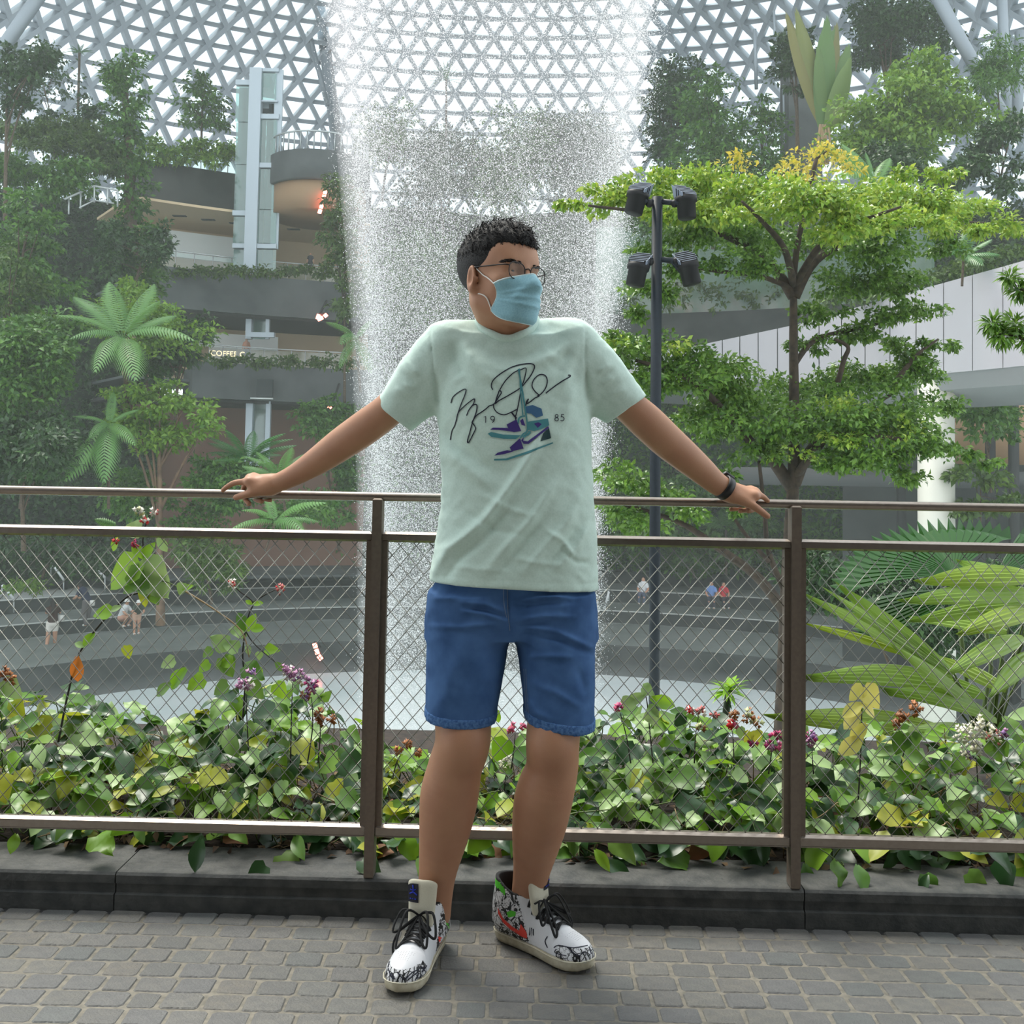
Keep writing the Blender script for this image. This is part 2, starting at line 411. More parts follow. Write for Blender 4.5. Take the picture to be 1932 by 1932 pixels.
for i in range(3):
    a, b = XP[i] + .014, XP[i + 1] - .014
    fr = bar(MR - .016, MR + .011, a, b, FY - .018, FY + .018, (.0125, .0058)); fpart(fr, 'mid_rail', rail_m)
    fr = bar(BR - .0165, BR + .0165, a, b, FY - .017, FY + .017, (.011, .0052)); fr.box(((a + b) / 2, FY - .0172, BR - .010), (b - a, .004, .0015)); fpart(fr, 'bottom_rail', rail_m)
    for x in (a + .006, b - .006):
        fpart(bar(BR, MR, x - .0075, x + .0075, FY - .011, FY + .013), 'stile', rail_d)
    x0, x1, z0, z1 = a + .013, b - .013, BR + .015, MR - .015; SP = .0418; SL = 1.17
    for s in (1, -1):
        k = x0 - (z1 - z0) / SL
        while k < x1:
            xa, za, xb, zb = k, z0, k + (z1 - z0) / SL, z1
            if xa < x0: za = z0 + (x0 - xa) * SL; xa = x0
            if xb > x1: zb = z1 - (xb - x1) * SL; xb = x1
            if xb - xa > .012:
                if s < 0: xa, xb = x0 + x1 - xa, x0 + x1 - xb
                yy = FY + s * .0013; w = MB().tube([(xa, yy, za), (xb, yy, zb)], WT, 6); fpart(w, 'mesh_wire', wire_m, True)
            k += SP

# ---- the covered walk behind the viewer: slab overhead and wall at the back (shade the man's front)
walk_m = mat('walk_soffit', (150, 146, 140), .8)
o = tag(MB().box((0, -2.6, 3.6), (16, 7.0, .3)).build('ceiling_walkway', walk_m), kind='structure')
o = tag(MB().box((0, -6.2, 1.7), (16, .3, 4.0)).build('wall_walkway', mat('walk_wall', (120, 112, 104), .8)), kind='structure')
o = tag(MB().box((0, -3.0, -.06), (16, 6.6, .05)).build('floor_walkway', mat('walk_floor', (104, 102, 98), .7)), kind='structure')
# ================================================================= the man
def A3(px, py, Y): return np.array(at(px, py, Y))
skin_m = mat('skin', (180, 134, 106), .5, noise=(14, (164, 116, 92), 3, .5), bump=(420, .06), spec=.35)
_b = skin_m.node_tree.nodes['Principled BSDF']; _b.inputs['Subsurface Weight'].default_value = .12; _b.inputs['Subsurface Radius'].default_value = (.012, .005, .003); _b.inputs['Subsurface Scale'].default_value = .6
man = thing('person', 'standing man in mint t-shirt, denim shorts and blue face mask leaning on the railing', 'person', (0, 2.45, 0))
# ---- head frame
PSI = rad(42); HF = np.array((math.sin(PSI), -math.cos(PSI), 0)); HL = np.array((math.cos(PSI), math.sin(PSI), 0)); HZ = np.array((0, 0, 1.))
_t = rad(1.5); HF, HZ = HF * math.cos(_t) + HZ * math.sin(_t), HZ * math.cos(_t) - HF * math.sin(_t)   # chin up a touch
_r = rad(-3); HL, HZ = HL * math.cos(_r) + HZ * math.sin(_r), HZ * math.cos(_r) - HL * math.sin(_r)
HM = np.stack([HL, HF, HZ], 1); HO = A3(944, 524, 2.43); HS = .97
def H(x, y, z): return HO + HM @ (np.array((x, y, z)) * HS)
def hr(*r): return [k * HS for k in r]
body = SDF()
def head_shape(b):
    b.ell(H(0, -.010, .036), hr(.076, .096, .084), .02, HM)
    b.ell(H(0, .020, -.028), hr(.066, .070, .086), .03, HM)
    b.cone(H(0, .002, -.060), H(0, .064, -.094), .050 * HS, .027 * HS, .03)
    b.cone(H(-.050, -.006, -.062), H(-.012, .064, -.096), .020 * HS, .020 * HS, .025); b.cone(H(.050, -.006, -.062), H(.012, .064, -.096), .020 * HS, .020 * HS, .025)
    b.cone(H(-.036, .074, .020), H(.036, .074, .020), .014 * HS, .014 * HS, .022)
    b.ell(H(0, .048, .050), hr(.060, .040, .040), .03, HM)
    for s in (-1, 1):
        b.ell(H(s * .044, .056, -.026), hr(.022, .022, .018), .022, HM)
        b.ell(H(s * .033, .094, -.001), hr(.017, .014, .011), .012, HM, 's')
        b.ell(H(s * .032, .0735, .005), hr(.0155, .0125, .0075), .005, HM)       # upper lid
        b.ell(H(s * .032, .0735, -.009), hr(.014, .0115, .0055), .006, HM)
    b.cone(H(0, .086, .004), H(0, .106, -.034), .0075 * HS, .012 * HS, .014)
    for s in (-1, 1): b.ell(H(s * .011, .096, -.037), hr(.009, .010, .008), .008, HM)
    b.ell(H(0, .082, -.066), hr(.026, .014, .016), .014, HM)
    for s in (-1, 1):                                                             # ears
        E = HM @ np.array(Matrix.Rotation(rad(-22 * s), 3, 'Z'))
        b.ell(H(s * .080, -.014, -.016), hr(.0090, .020, .034), .006, E)
        b.ell(H(s * .0890, -.009, -.012), hr(.0085, .0105, .021), .004, E, 's')
        b.ell(H(s * .074, -.004, -.042), hr(.008, .010, .011), .008, E)
        b.ell(H(s * .078, .0035, -.020), hr(.005, .004, .008), .005, E)
head_shape(body)
# ---- neck and torso (mostly under the shirt)
body.cone(H(0, -.022, -.050), A3(953, 626, 2.478), .055, .0555, .03)
body.cone(A3(953, 626, 2.478), A3(958, 720, 2.53), .0555, .058, .02)
body.cone(A3(945, 676, 2.51), A3(860, 670, 2.49), .038, .034, .03); body.cone(A3(965, 676, 2.51), A3(1065, 666, 2.49), .038, .034, .03)
body.ell(A3(966, 790, 2.505), (.145, .09, .20), .05); body.ell(A3(967, 1020, 2.51), (.138, .09, .20), .06)
# ---- arms: centre px, radius px, depth
def limb(rows, k=.012):
    body.chain([(A3(x, y, Y), r * pxm(Y)) for x, y, r, Y in rows], k)
limb([(843, 668, 34, 2.48), (798, 712, 33, 2.495), (736, 771, 32, 2.52), (690, 806, 33, 2.55), (644, 838, 31, 2.59), (603, 867, 26.5, 2.625), (567, 890, 21.5, 2.652), (541, 904, 19, 2.668), (519, 913, 17.5, 2.68)])
limb([(1078, 664, 34, 2.48), (1126, 708, 33, 2.495), (1181, 761, 32, 2.52), (1220, 796, 34, 2.545), (1255, 829, 33, 2.57), (1290, 859, 30, 2.60), (1322, 886, 26, 2.63), (1348, 909, 22, 2.65), (1366, 921, 20, 2.66)])
# ---- hands
HK = .0062
def finger(pts, r0, r1):
    n = len(pts); body.chain([(A3(*p), r0 + (r1 - r0) * i / (n - 1)) for i, p in enumerate(pts)], HK)
def palm(w, kn, rw, rk):
    for a in kn: body.cone(A3(*w), A3(*a), rw, rk, .016)
    for a, b in zip(kn[:-1], kn[1:]): body.cone(A3(*a), A3(*b), rk, rk, .012)
# image-left hand
palm((512, 914, 2.688), [(470, 909, 2.672), (472, 904, 2.697), (478, 902, 2.720), (486, 905, 2.738)], .0195, .0105)
body.cone(A3(505, 922, 2.672), A3(478, 922, 2.668), .016, .012, .014)
finger([(470, 908, 2.675), (443, 911, 2.690), (428, 919, 2.700), (420, 925.5, 2.705)], .0088, .0062)
finger([(476, 903, 2.70), (462, 915, 2.738), (460, 936, 2.742), (470, 951, 2.722)], .0088, .0070)
finger([(482, 903, 2.722), (478, 921, 2.757), (482, 941, 2.752), (494, 946, 2.722)], .0086, .0070)
finger([(488, 906, 2.738), (492, 922, 2.765), (498, 939, 2.757), (510, 944, 2.728)], .0078, .0064)
finger([(500, 926, 2.672), (476, 930, 2.664), (457, 935, 2.676), (445, 938.5, 2.682)], .0122, .0082)
# image-right hand
palm((1376, 928, 2.668), [(1424, 936, 2.655), (1424, 930, 2.680), (1417, 927, 2.702), (1406, 928, 2.720)], .0195, .0108)
body.cone(A3(1385, 938, 2.650), A3(1412, 945, 2.648), .016, .012, .014)
finger([(1424, 934, 2.66), (1437, 936, 2.676), (1444, 941, 2.682), (1449, 945.5, 2.686)], .0088, .0062)
finger([(1424, 931, 2.685), (1430, 944, 2.724), (1424, 960, 2.727), (1412, 964, 2.700)], .0088, .0070)
finger([(1417, 929, 2.705), (1417, 945, 2.742), (1410, 961, 2.737), (1396, 964, 2.705)], .0086, .0068)
finger([(1406, 930, 2.722), (1402, 945, 2.75), (1394, 958, 2.742), (1379, 961, 2.712)], .0078, .0062)
finger([(1398, 944, 2.648), (1420, 954, 2.640), (1436, 965, 2.648), (1448, 974, 2.655)], .0118, .0082)
# ---- legs: left edge px, right edge px, row, depth
def leg(rows):
    body.chain([(A3((a + b) / 2, y, Y), (b - a) / 2 * pxm(Y)) for a, b, y, Y in rows], .02)
leg([(835, 945, 1130, 2.52), (824, 936, 1210, 2.50), (818, 926, 1310, 2.465), (822, 925, 1395, 2.445), (808, 909, 1448, 2.455), (794, 902, 1500, 2.468), (792, 888, 1560, 2.48), (791, 862, 1640, 2.495), (790, 853, 1690, 2.505), (796, 850, 1725, 2.505)])
leg([(985, 1098, 1130, 2.52), (994, 1106, 1210, 2.50), (999, 1100, 1310, 2.455), (993, 1093, 1395, 2.435), (993, 1090, 1448, 2.445), (973, 1081, 1500, 2.462), (967, 1066, 1560, 2.50), (969, 1038, 1640, 2.535), (966, 1026, 1690, 2.552), (967, 1022, 1725, 2.556)])
for x, y, Y in ((873, 1405, 2.405), (1042, 1408, 2.395)): body.ell(A3(x, y, Y), (.040, .030, .048), .03)
me = smooth_mesh(body.mesh('body', .0036), 2, .5)
body_o = mesh_obj('body', me, skin_m, man)
# ---- eyes, brows, glasses, mask, hair
eye_w = mat('eye_white', (214, 208, 200), .25); eye_d = mat('eye_dark', (34, 22, 18), .15)
def head_M(p, s=1.0):
    M = Matrix(HM.tolist()).to_4x4(); M.translation = Vector(H(*p)); return M @ Matrix.Scale(s, 4)
for s in (-1, 1):
    e = MB().ball((0, 0, 0), .0118, 16); e.build('eyeball', eye_w, man, M=head_M((s * .032, .0705, -.002)))
    ir = MB(); ir.lathe([(.0001, .0124), (.0035, .0121), (.0058, .0107), (.0058, .0095)], Matrix.Rotation(rad(-90), 4, 'X'), 16)
    ir.build('iris', eye_d, man, M=head_M((s * .032, .0705, -.002)) @ Matrix.Rotation(rad(6), 4, 'Z'))
brow_m = mat('brow_hair', (30, 23, 20), .8)
head = SDF(); head_shape(head)
def face_hit(phi, z, r0=.16, off=0., y0=.0):
    """walk in towards the head's axis until the face is met"""
    t = np.linspace(r0, .02, 160); P = np.stack([H(math.sin(phi) * k, y0 + math.cos(phi) * k, z) for k in t]); d = head.ev(P)
    i = int(np.argmax(d < off)); return t[i] if d[i] < off else .05
for s in (-1, 1):
    mb = MB(); rnd = random.Random(3)
    for k in range(110):
        u = rnd.random(); phi = s * (rad(11) + u * rad(29)); z = .0155 + .006 * math.sin(u * 2.2) - .006 * u + rnd.uniform(-.0040, .0040) * (1 - .5 * u)
        r = face_hit(phi, z); a = Vector(H(math.sin(phi) * r, math.cos(phi) * r, z)); p2 = phi + s * rad(5); r2 = face_hit(p2, z + .002) + .0012
        b = Vector(H(math.sin(p2) * r2, math.cos(p2) * r2, z + .0025)); mb.tube([a, (a + b) / 2 + Vector(HF) * .001, b], [.0006, .0005, .0002], 4)
    mb.build('eyebrow', brow_m, man)
# mask: pleated sheet wrapped over nose and chin
NU, NV = 41, 30; G = np.zeros((NV, NU, 3)); PM = rad(50)
Rr = np.zeros((NV, NU)); ZZ = np.zeros((NV, NU))
for i in range(NV):
    v = i / (NV - 1)
    for j in range(NU):
        u = j / (NU - 1) * 2 - 1; phi = u * PM * (1 - .12 * math.sin(math.pi * v) + .16 * v * v)
        zt = -.010 - .026 * abs(u) ** 1.15; zb = -.127 + .032 * abs(u) ** 2.2; z = zt + (zb - zt) * v
        ZZ[i, j] = z; Rr[i, j] = face_hit(phi, max(z, -.100), off=.0035) + .002
for _ in range(7):                                       # cloth bridges the hollows
    B = Rr.copy(); B[1:-1, 1:-1] = np.maximum(Rr[1:-1, 1:-1], (Rr[:-2, 1:-1] + Rr[2:, 1:-1] + Rr[1:-1, :-2] + Rr[1:-1, 2:]) / 4); Rr = B
for _ in range(3):
    B = Rr.copy(); B[1:-1, 1:-1] = .4 * Rr[1:-1, 1:-1] + .15 * (Rr[:-2, 1:-1] + Rr[2:, 1:-1] + Rr[1:-1, :-2] + Rr[1:-1, 2:]); Rr = B
for i in range(NV):
    v = i / (NV - 1)
    for j in range(NU):
        u = j / (NU - 1) * 2 - 1; phi = u * PM * (1 - .12 * math.sin(math.pi * v) + .16 * v * v)
        c = math.cos(u * math.pi / 2) ** .5 if abs(u) < 1 else 0
        pl = 0
        for q, sl in ((.30, .10), (.46, -.02), (.62, -.10)):
            d = v - q - sl * (abs(u) - .3); pl += .0050 * (max(0, 1 - abs(d) / .07) ** 1.5) * (1 if d > 0 else .35) * c
        pl += .0035 * math.exp(-((u + .34 + (v - .35) * .9) / .07) ** 2) * math.exp(-((v - .36) / .2) ** 2)
        tent = .019 * max(0, 1 - abs(u) ** 1.7) * math.sin(math.pi * min(1, .10 + v * .86)) ** .6
        r = Rr[i, j] + pl + tent
        if v > .93: r -= .006 * (v - .93) / .07
        G[i, j] = H(math.sin(phi) * r, math.cos(phi) * r, ZZ[i, j])
mask_m = mat('mask_fabric', (146, 192, 205), .75, noise=(300, (132, 180, 196), 2), bump=(900, .12))
_b = mask_m.node_tree.nodes['Principled BSDF']; _b.inputs['Sheen Weight'].default_value = .2
trim_w = mat('mask_trim', (205, 224, 226), .8); loop_m = mat('elastic', (228, 224, 218), .7)
F = [(i * NU + j, (i + 1) * NU + j, (i + 1) * NU + j + 1, i * NU + j + 1) for i in range(NV - 1) for j in range(NU - 1)]
mb = MB().add(G.reshape(-1, 3), F); mask = mb.build('face_mask', mask_m, man)
sol = mask.modifiers.new('thick', 'SOLIDIFY'); sol.thickness = .0016; sol.offset = 0
su = mask.modifiers.new('sub', 'SUBSURF'); su.levels = su.render_levels = 1
ed = MB(); ed.tube([G[0, j] for j in range(NU)], .0013, 6, flat=1.6); ed.tube([G[-1, j] for j in range(NU)], .0013, 6)
for j in (0, NU - 1): ed.tube([G[i, j] for i in range(NV)], .0014, 6)
ed.build('mask_edge', trim_w, mask)
for s, j in ((-1, 0), (1, NU - 1)):
    a, b = Vector(G[1, j]), Vector(G[-2, j])
    def side(z, y, off=.0015): 
        t = np.linspace(.12, .03, 120); P = np.stack([H(s * k, y, z) for k in t]); d = head.ev(P); i = int(np.argmax(d < .001)); return Vector(H(s * (t[i] + off), y, z))
    top = spline([a, side(-.022, .040), side(-.010, .020), side(.004, .004, .002), Vector(H(s * .076, -.014, .016)), Vector(H(s * .072, -.03, .0))], 5)
    low = spline([b, side(-.066, .03), side(-.055, .012), Vector(H(s * .071, -.006, -.052)), Vector(H(s * .070, -.022, -.036))], 5)
    MB().tube(top, .0015, 6).build('ear_loop', loop_m, mask); MB().tube(low, .0015, 6).build('ear_loop', loop_m, mask)
# glasses
gl_m = mat('glasses_frame', (28, 26, 26), .3, .4); lens_m = glass_mat('lens', (246, 248, 246), .025, .0)
fr = MB(); GY, GZ = .0985, -.004
def lens_pts(s, n=28, k=1.):
    out = []
    for i in range(n):
        a = 2 * math.pi * i / n; ca, sa = math.cos(a), math.sin(a); p = 2 / 2.7
        x = .0245 * k * abs(ca) ** p * (1 if ca > 0 else -1); z = .0205 * k * abs(sa) ** p * (1 if sa > 0 else -1)
        out.append(Vector(H(s * .0335 + x, GY - .10 * abs(.0335 + s * x) ** 1.0 * .35, GZ - .001 + z)))
    return out
for s in (-1, 1): fr.tube(lens_pts(s), .00125, 6, closed=True)
fr.tube(spline([H(-.0095, GY - .001, GZ + .006), H(0, GY + .002, GZ + .0095), H(.0095, GY - .001, GZ + .006)], 5), .0013, 6)
specs = fr.build('glasses', gl_m, man)
for s in (-1, 1):
    L = lens_pts(s, 28, .98); c = sum(L, Vector()) / len(L)
    MB().add([c] + L, [(0, 1 + i, 1 + (i + 1) % 28) for i in range(28)]).build('lens', lens_m, specs)
    tp = MB().tube(spline([H(s * .058, GY - .003, GZ + .009), H(s * .0665, GY - .012, GZ + .010), H(s * .074, .045, GZ + .012), H(s * .0785, .0, GZ + .014), H(s * .079, -.022, GZ + .006)], 6), [.0016] * 24 + [.0013], 6)
    tp.build('temple', gl_m, specs)
# hair: a cap that follows the skull, cropped at the sides, swept volume on top, plus strands
hair_m = mat('black_hair', (15, 13, 14), .5, noise=(120, (27, 23, 22), 4), bump=(500, .5), spec=.3)
hs = SDF()
hs.ell(H(0, -.011, .040), hr(.080, .101, .088), .01, HM); hs.ell(H(.0, .010, .066), hr(.068, .084, .066), .02, HM); hs.ell(H(0, -.036, .036), hr(.079, .095, .085), .02, HM)
_yy = [-.14, -.075, -.05, -.030, -.020, .012, .030, .044, .060, .085, .13]; _zz = [-.052, -.050, -.040, .004, .014, -.004, .016, .038, .060, .064, .062]
def hair_post(P, d):
    q = (P - HO) @ HM / HS; z0 = np.interp(q[:, 1], _yy, _zz)
    wig = .0025 * np.sin(q[:, 0] * 420 + q[:, 1] * 260) + .0018 * np.sin(q[:, 1] * 700 - q[:, 0] * 300)
    side = np.clip((.075 - q[:, 2]) / .10, 0, 1)         # fade: thinner low at the sides
    d = d + .0035 * side
    g = np.clip((q[:, 2] - .05) / .05, 0, 1)
    d = d - g * (.0032 * np.sin(q[:, 0] * 190 + 2.2 * np.sin(q[:, 1] * 60)) + .0022 * np.sin(q[:, 1] * 240 + q[:, 0] * 150) + .0022)
    return np.maximum(d, (z0 - q[:, 2] + wig) * .8)
hs.post = hair_post
hm = smooth_mesh(hs.mesh('hair', .0026), 1, .4); hair = mesh_obj('hair', hm, hair_m, man)
hb = bvh_of(hm); st = MB(); rnd = random.Random(11)
for k in range(1500):
    a = rnd.uniform(0, 2 * math.pi); e = math.asin(rnd.uniform(.10, 1)); dl = np.array((math.cos(e) * math.sin(a), math.cos(e) * math.cos(a), math.sin(e)))
    o = Vector(H(*(np.array((0, -.01, .03)) + dl * .16))); h = hb.ray_cast(o, Vector(H(0, -.01, .03)) - o)
    if h[0] is None: continue
    q = HM.T @ (np.array(h[0]) - HO)
    if q[2] < .012: continue
    top = min(1, max(0, (q[2] - .045) / .05)); nrm = h[1] if h[1].dot(h[0] - Vector(H(0, 0, .03))) > 0 else -h[1]
    sw = Vector(HF) * (.9 * top + .1) + Vector(HL) * (rnd.uniform(-.5, .3)) - Vector(HZ) * (.9 * (1 - top)) + Vector([rnd.gauss(0, .25) for _ in range(3)])
    sw = (sw - nrm * sw.dot(nrm)).normalized(); ln = (.007 + .017 * top) * rnd.uniform(.6, 1.2)
    p = h[0] - nrm * .002; st.tube([p, p + sw * ln * .5 + nrm * (.0022 + .003 * top), p + sw * ln + nrm * (.001 + .0035 * top * rnd.random())], [.0011, .0009, .0002], 4, cap=False)
st.build('hair_strands', hair_m, hair)
# ================================================================= clothing
CMn = np.array(CM); CAMn = np.array(CAM)
def projn(P):
    q = (P - CAMn) @ CMn; return 966 + FPX * q[:, 0] / -q[:, 2], CYP - FPX * q[:, 1] / -q[:, 2]
def folds(P0, F, ymax, d0):
    """soft creases drawn as polylines (px), amplitude m, width px; only on the front half"""
    res = np.zeros(len(P0)); near = (np.abs(d0) < .028) & (P0[:, 1] < ymax); P = P0[near]
    if not len(P): return res
    u, v = projn(P); out = np.zeros(len(P)); fr = np.clip((ymax - P[:, 1]) / .03, 0, 1)
    for pts, amp, w in F:
        best = np.full(len(P), 1e9); tt = np.zeros(len(P)); n = len(pts) - 1
        for i in range(n):
            a = np.array(pts[i], float); b = np.array(pts[i + 1], float); ab = b - a
            h = np.clip(((u - a[0]) * ab[0] + (v - a[1]) * ab[1]) / (ab @ ab), 0, 1)
            d = np.hypot(u - a[0] - h * ab[0], v - a[1] - h * ab[1]); m = d < best; best[m] = d[m]; tt[m] = (i + h[m]) / n
        out += amp * np.exp(-(best / w) ** 2) * np.clip(4 * tt * (1 - tt) + .25, 0, 1)
    res[near] = out * fr; return res
def vnoise(P, s, seed=0):
    q = P * s + seed * 7.3
    return np.sin(q[:, 0] * 1.7 + 1.3 * np.sin(q[:, 2] * 1.1 + seed)) * np.sin(q[:, 2] * 1.9 + 1.1 * np.sin(q[:, 0] * 1.3)) * np.cos(q[:, 1] * 1.1)
def rows_field(rows, b, Y, ex=2.4, yb=None):
    """stack of ovals: (row px, left px, right px) at depth Y -> field fn"""
    z = []; cx = []; a = []
    for py, l, r in rows:
        L, Rr = at(l, py, Y), at(r, py, Y); z.append((L.z + Rr.z) / 2); cx.append((L.x + Rr.x) / 2); a.append((Rr.x - L.x) / 2)
    o = np.argsort(z); z = np.array(z)[o]; cx = np.array(cx)[o]; a = np.array(a)[o]
    bb = np.array(b)[o] if hasattr(b, '__len__') else np.full(len(z), b); yy = np.array(yb)[o] if yb is not None else np.full(len(z), Y)
    def fn(P):
        A = np.interp(P[:, 2], z, a); C = np.interp(P[:, 2], z, cx); B = np.interp(P[:, 2], z, bb); YY = np.interp(P[:, 2], z, yy)
        q = (np.abs((P[:, 0] - C) / A) ** ex + np.abs((P[:, 1] - YY) / B) ** ex) ** (1 / ex)
        e = (q - 1) * np.minimum(A, B); return np.maximum(e, np.maximum(z[0] - P[:, 2], P[:, 2] - z[-1]))
    return fn, (min(cx - a), min(yy) - bb.max(), z[0]), (max(cx + a), max(yy) + bb.max(), z[-1])
def plane_px(p1, p2, Y, ny=0., flip=1):
    """half-space field: positive beyond the line p1-p2 (px) at depth Y"""
    a, b = A3(*p1, Y), A3(*p2, Y); t = b - a; n = np.cross(t, (0, 1, 0)); n = n / np.linalg.norm(n) * flip; n = n + np.array((0, ny, 0)); n /= np.linalg.norm(n)
    return lambda P: (P - a) @ n
# ---- t-shirt
ts = SDF(); TY = 2.505
ts.add(*rows_field([(640, 842, 1086), (680, 824, 1106), (720, 820, 1112), (760, 822, 1113), (800, 826, 1114), (850, 830, 1116), (900, 833, 1118), (960, 832, 1121), (1010, 823, 1125), (1060, 816, 1127), (1130, 806, 1131)],
    [.088, .105, .118, .122, .124, .124, .124, .126, .128, .129, .130], TY), .01)
for sgn, pts in ((-1, [(938, 641, 2.485), (880, 640, 2.485), (843, 646, 2.48)]), (1, [(978, 640, 2.485), (1045, 636, 2.485), (1078, 641, 2.48)])):
    ts.chain([(A3(x, y, Y), r) for (x, y, Y), r in zip(pts, (.048, .046, .047))], .035)
def _dirpos(f, p): return f if f(A3(*p)[None])[0] > 0 else (lambda P: -f(P))
_c1 = _dirpos(plane_px((703, 757), (768, 808), 2.52), (690, 830, 2.52)); _c2 = _dirpos(plane_px((1163, 787), (1215, 750), 2.52), (1235, 830, 2.52))
ts.chain([(A3(838, 650, 2.48), .050), (A3(800, 696, 2.49), .056), (A3(748, 775, 2.525), .054), (A3(700, 840, 2.56), .053)], .03).trim(_c1)
ts.chain([(A3(836, 700, 2.48), .050), (A3(800, 752, 2.50), .042), (A3(745, 800, 2.525), .034)], .02).trim(_c1)
ts.chain([(A3(1082, 645, 2.48), .050), (A3(1122, 690, 2.49), .058), (A3(1180, 762, 2.525), .053), (A3(1225, 815, 2.56), .052)], .03).trim(_c2)
ts.chain([(A3(1085, 700, 2.48), .050), (A3(1118, 738, 2.50), .042), (A3(1172, 790, 2.525), .030)], .02).trim(_c2)
TF = [([(819, 1079), (841, 1038), (882, 1008), (916, 979), (945, 942), (976, 900), (1013, 842), (1018, 816)], .0085, 9),
      ([(842, 1090), (870, 1052), (905, 1022), (940, 985), (970, 948)], -.0050, 8),
      ([(916, 1079), (965, 1020), (1000, 985), (1023, 950), (1052, 905)], .0062, 9), ([(940, 1086), (990, 1022), (1030, 975)], -.0040, 8),
      ([(987, 1081), (1030, 1030), (1072, 986), (1098, 930)], .0055, 9), ([(1020, 1085), (1068, 1025), (1100, 985)], -.0035, 7), ([(1050, 1075), (1092, 1030), (1112, 990)], .0045, 6),
      ([(835, 805), (865, 839), (905, 870), (951, 899)], -.0055, 12), ([(838, 850), (880, 885), (925, 918)], .0050, 10),
      ([(872, 646), (890, 680), (914, 703), (945, 722)], .0060, 10), ([(850, 640), (862, 680), (880, 715)], -.0035, 10), ([(1075, 646), (1050, 668), (1020, 680), (990, 690)], .0060, 9), ([(1092, 640), (1075, 690), (1060, 740)], .0045, 10), ([(1085, 720), (1070, 790), (1040, 850)], .0040, 12),
      ([(905, 650), (935, 668), (969, 676), (1000, 668), (1024, 650)], -.0050, 10), ([(895, 672), (935, 696), (970, 702), (1010, 690)], .0035, 9),
      ([(900, 930), (960, 960), (1010, 975)], .0025, 6), ([(870, 960), (935, 1000), (1000, 1012)], -.0022, 6), ([(1030, 1000), (1062, 1020), (1085, 1052)], .0035, 5), ([(1062, 1040), (1088, 1060), (1110, 1062)], -.0030, 5), ([(960, 1050), (1010, 1062), (1060, 1066)], .0022, 5), ([(850, 1066), (900, 1074), (960, 1078)], .0020, 5),
      ([(764, 679), (788, 705)], .0028, 4), ([(769, 694), (790, 707)], .0026, 4), ([(752, 700), (785, 722)], -.0024, 4), ([(759, 724), (782, 734)], .0026, 4), ([(742, 731), (782, 749)], .0028, 4), ([(737, 761), (784, 776)], .0028, 4), ([(728, 748), (778, 762)], -.0022, 4),
      ([(1130, 702), (1152, 685)], .0028, 4), ([(1137, 726), (1159, 711)], .0028, 4), ([(1128, 715), (1158, 698)], -.0022, 4), ([(1152, 745), (1185, 734)], .0026, 4), ([(1155, 764), (1201, 740)], .0028, 4), ([(1145, 757), (1180, 742)], -.0022, 4),
      ([(811, 612), (814, 650), (818, 700), (823, 750)], -.0022, 2.2), ([(1105, 602), (1104, 680), (1109, 750)], -.0022, 2.2), ([(825, 800), (832, 900), (831, 960)], .003, 5), ([(822, 700), (828, 760), (830, 800)], -.004, 6), ([(1104, 700), (1110, 770)], -.004, 6)]
_hem = plane_px((810, 1103), (1129, 1120), 2.40, 0, 1)
_hz = lambda P: np.interp(P[:, 0], [A3(809, 1103, 2.4)[0], A3(966, 1111, 2.4)[0], A3(1129, 1121, 2.4)[0]], [A3(809, 1103, 2.4)[2], A3(966, 1111, 2.4)[2], A3(1129, 1121, 2.4)[2]]) - P[:, 2]
NC = A3(957, 612, 2.475)
_xl, _xr, _zc = A3(800, 700, 2.5)[0], A3(1135, 700, 2.5)[0], A3(966, 830, 2.5)[2]
def ts_post(P, d):
    d0 = d
    d = d - 1.5 * folds(P, TF, 2.47, d) - .0014 * vnoise(P, 26, 1) - .0010 * vnoise(P, 58, 2) - .0005 * vnoise(P, 110, 4)
    hemline = np.exp(-((_hz(P) + .020) / .0016) ** 2) * .0010
    d = d + hemline
    d = np.maximum(d, -(d0 + np.where((P[:, 0] > _xl + .03) & (P[:, 0] < _xr - .04), .026, .013)))                      # a shell of cloth
    d = np.maximum(d, _hz(P))
    d = np.where((P[:, 0] < _xl), np.maximum(d, np.where(P[:, 2] > _zc, _c1(P), -1)), d); d = np.where((P[:, 0] > _xr), np.maximum(d, np.where(P[:, 2] > _zc, _c2(P), -1)), d)
    q = (P - NC) / np.array((.069, .078, .066)); n = np.sqrt((q * q).sum(1)) + 1e-9
    return np.maximum(d, -(n - 1) * .068)
ts.post = ts_post
shirt_m = mat('mint_jersey', (207, 228, 219), .85, noise=(240, (198, 221, 211), 3), bump=(1500, .06), spec=.2)
_b = shirt_m.node_tree.nodes['Principled BSDF']; _b.inputs['Sheen Weight'].default_value = .15
tm = smooth_mesh(ts.mesh('tshirt', .0040), 1, .45); shirt = mesh_obj('tshirt', tm, shirt_m, man)
tb0 = SDF(); tb0.p = ts.p; cl = []                        # ribbed collar round the neck hole: where the hole meets the cloth
for k in range(44):
    a = 2 * math.pi * k / 44; es = np.linspace(rad(60), rad(-88), 150)
    P = NC + np.stack([.0705 * math.cos(a) * np.cos(es), .080 * math.sin(a) * np.cos(es), .068 * np.sin(es)], 1); d = tb0.ev(P)
    i = int(np.argmax(d < 0)); cl.append(Vector(P[i]))
cl = [(cl[i - 1] + cl[i] * 2 + cl[(i + 1) % 44]) / 4 for i in range(44)]
MB().tube([c + Vector((0, 0, .0005)) for c in cl], .0085, 8, closed=True, flat=1.25, up=(0, 0, 1)).build('collar', shirt_m, shirt)
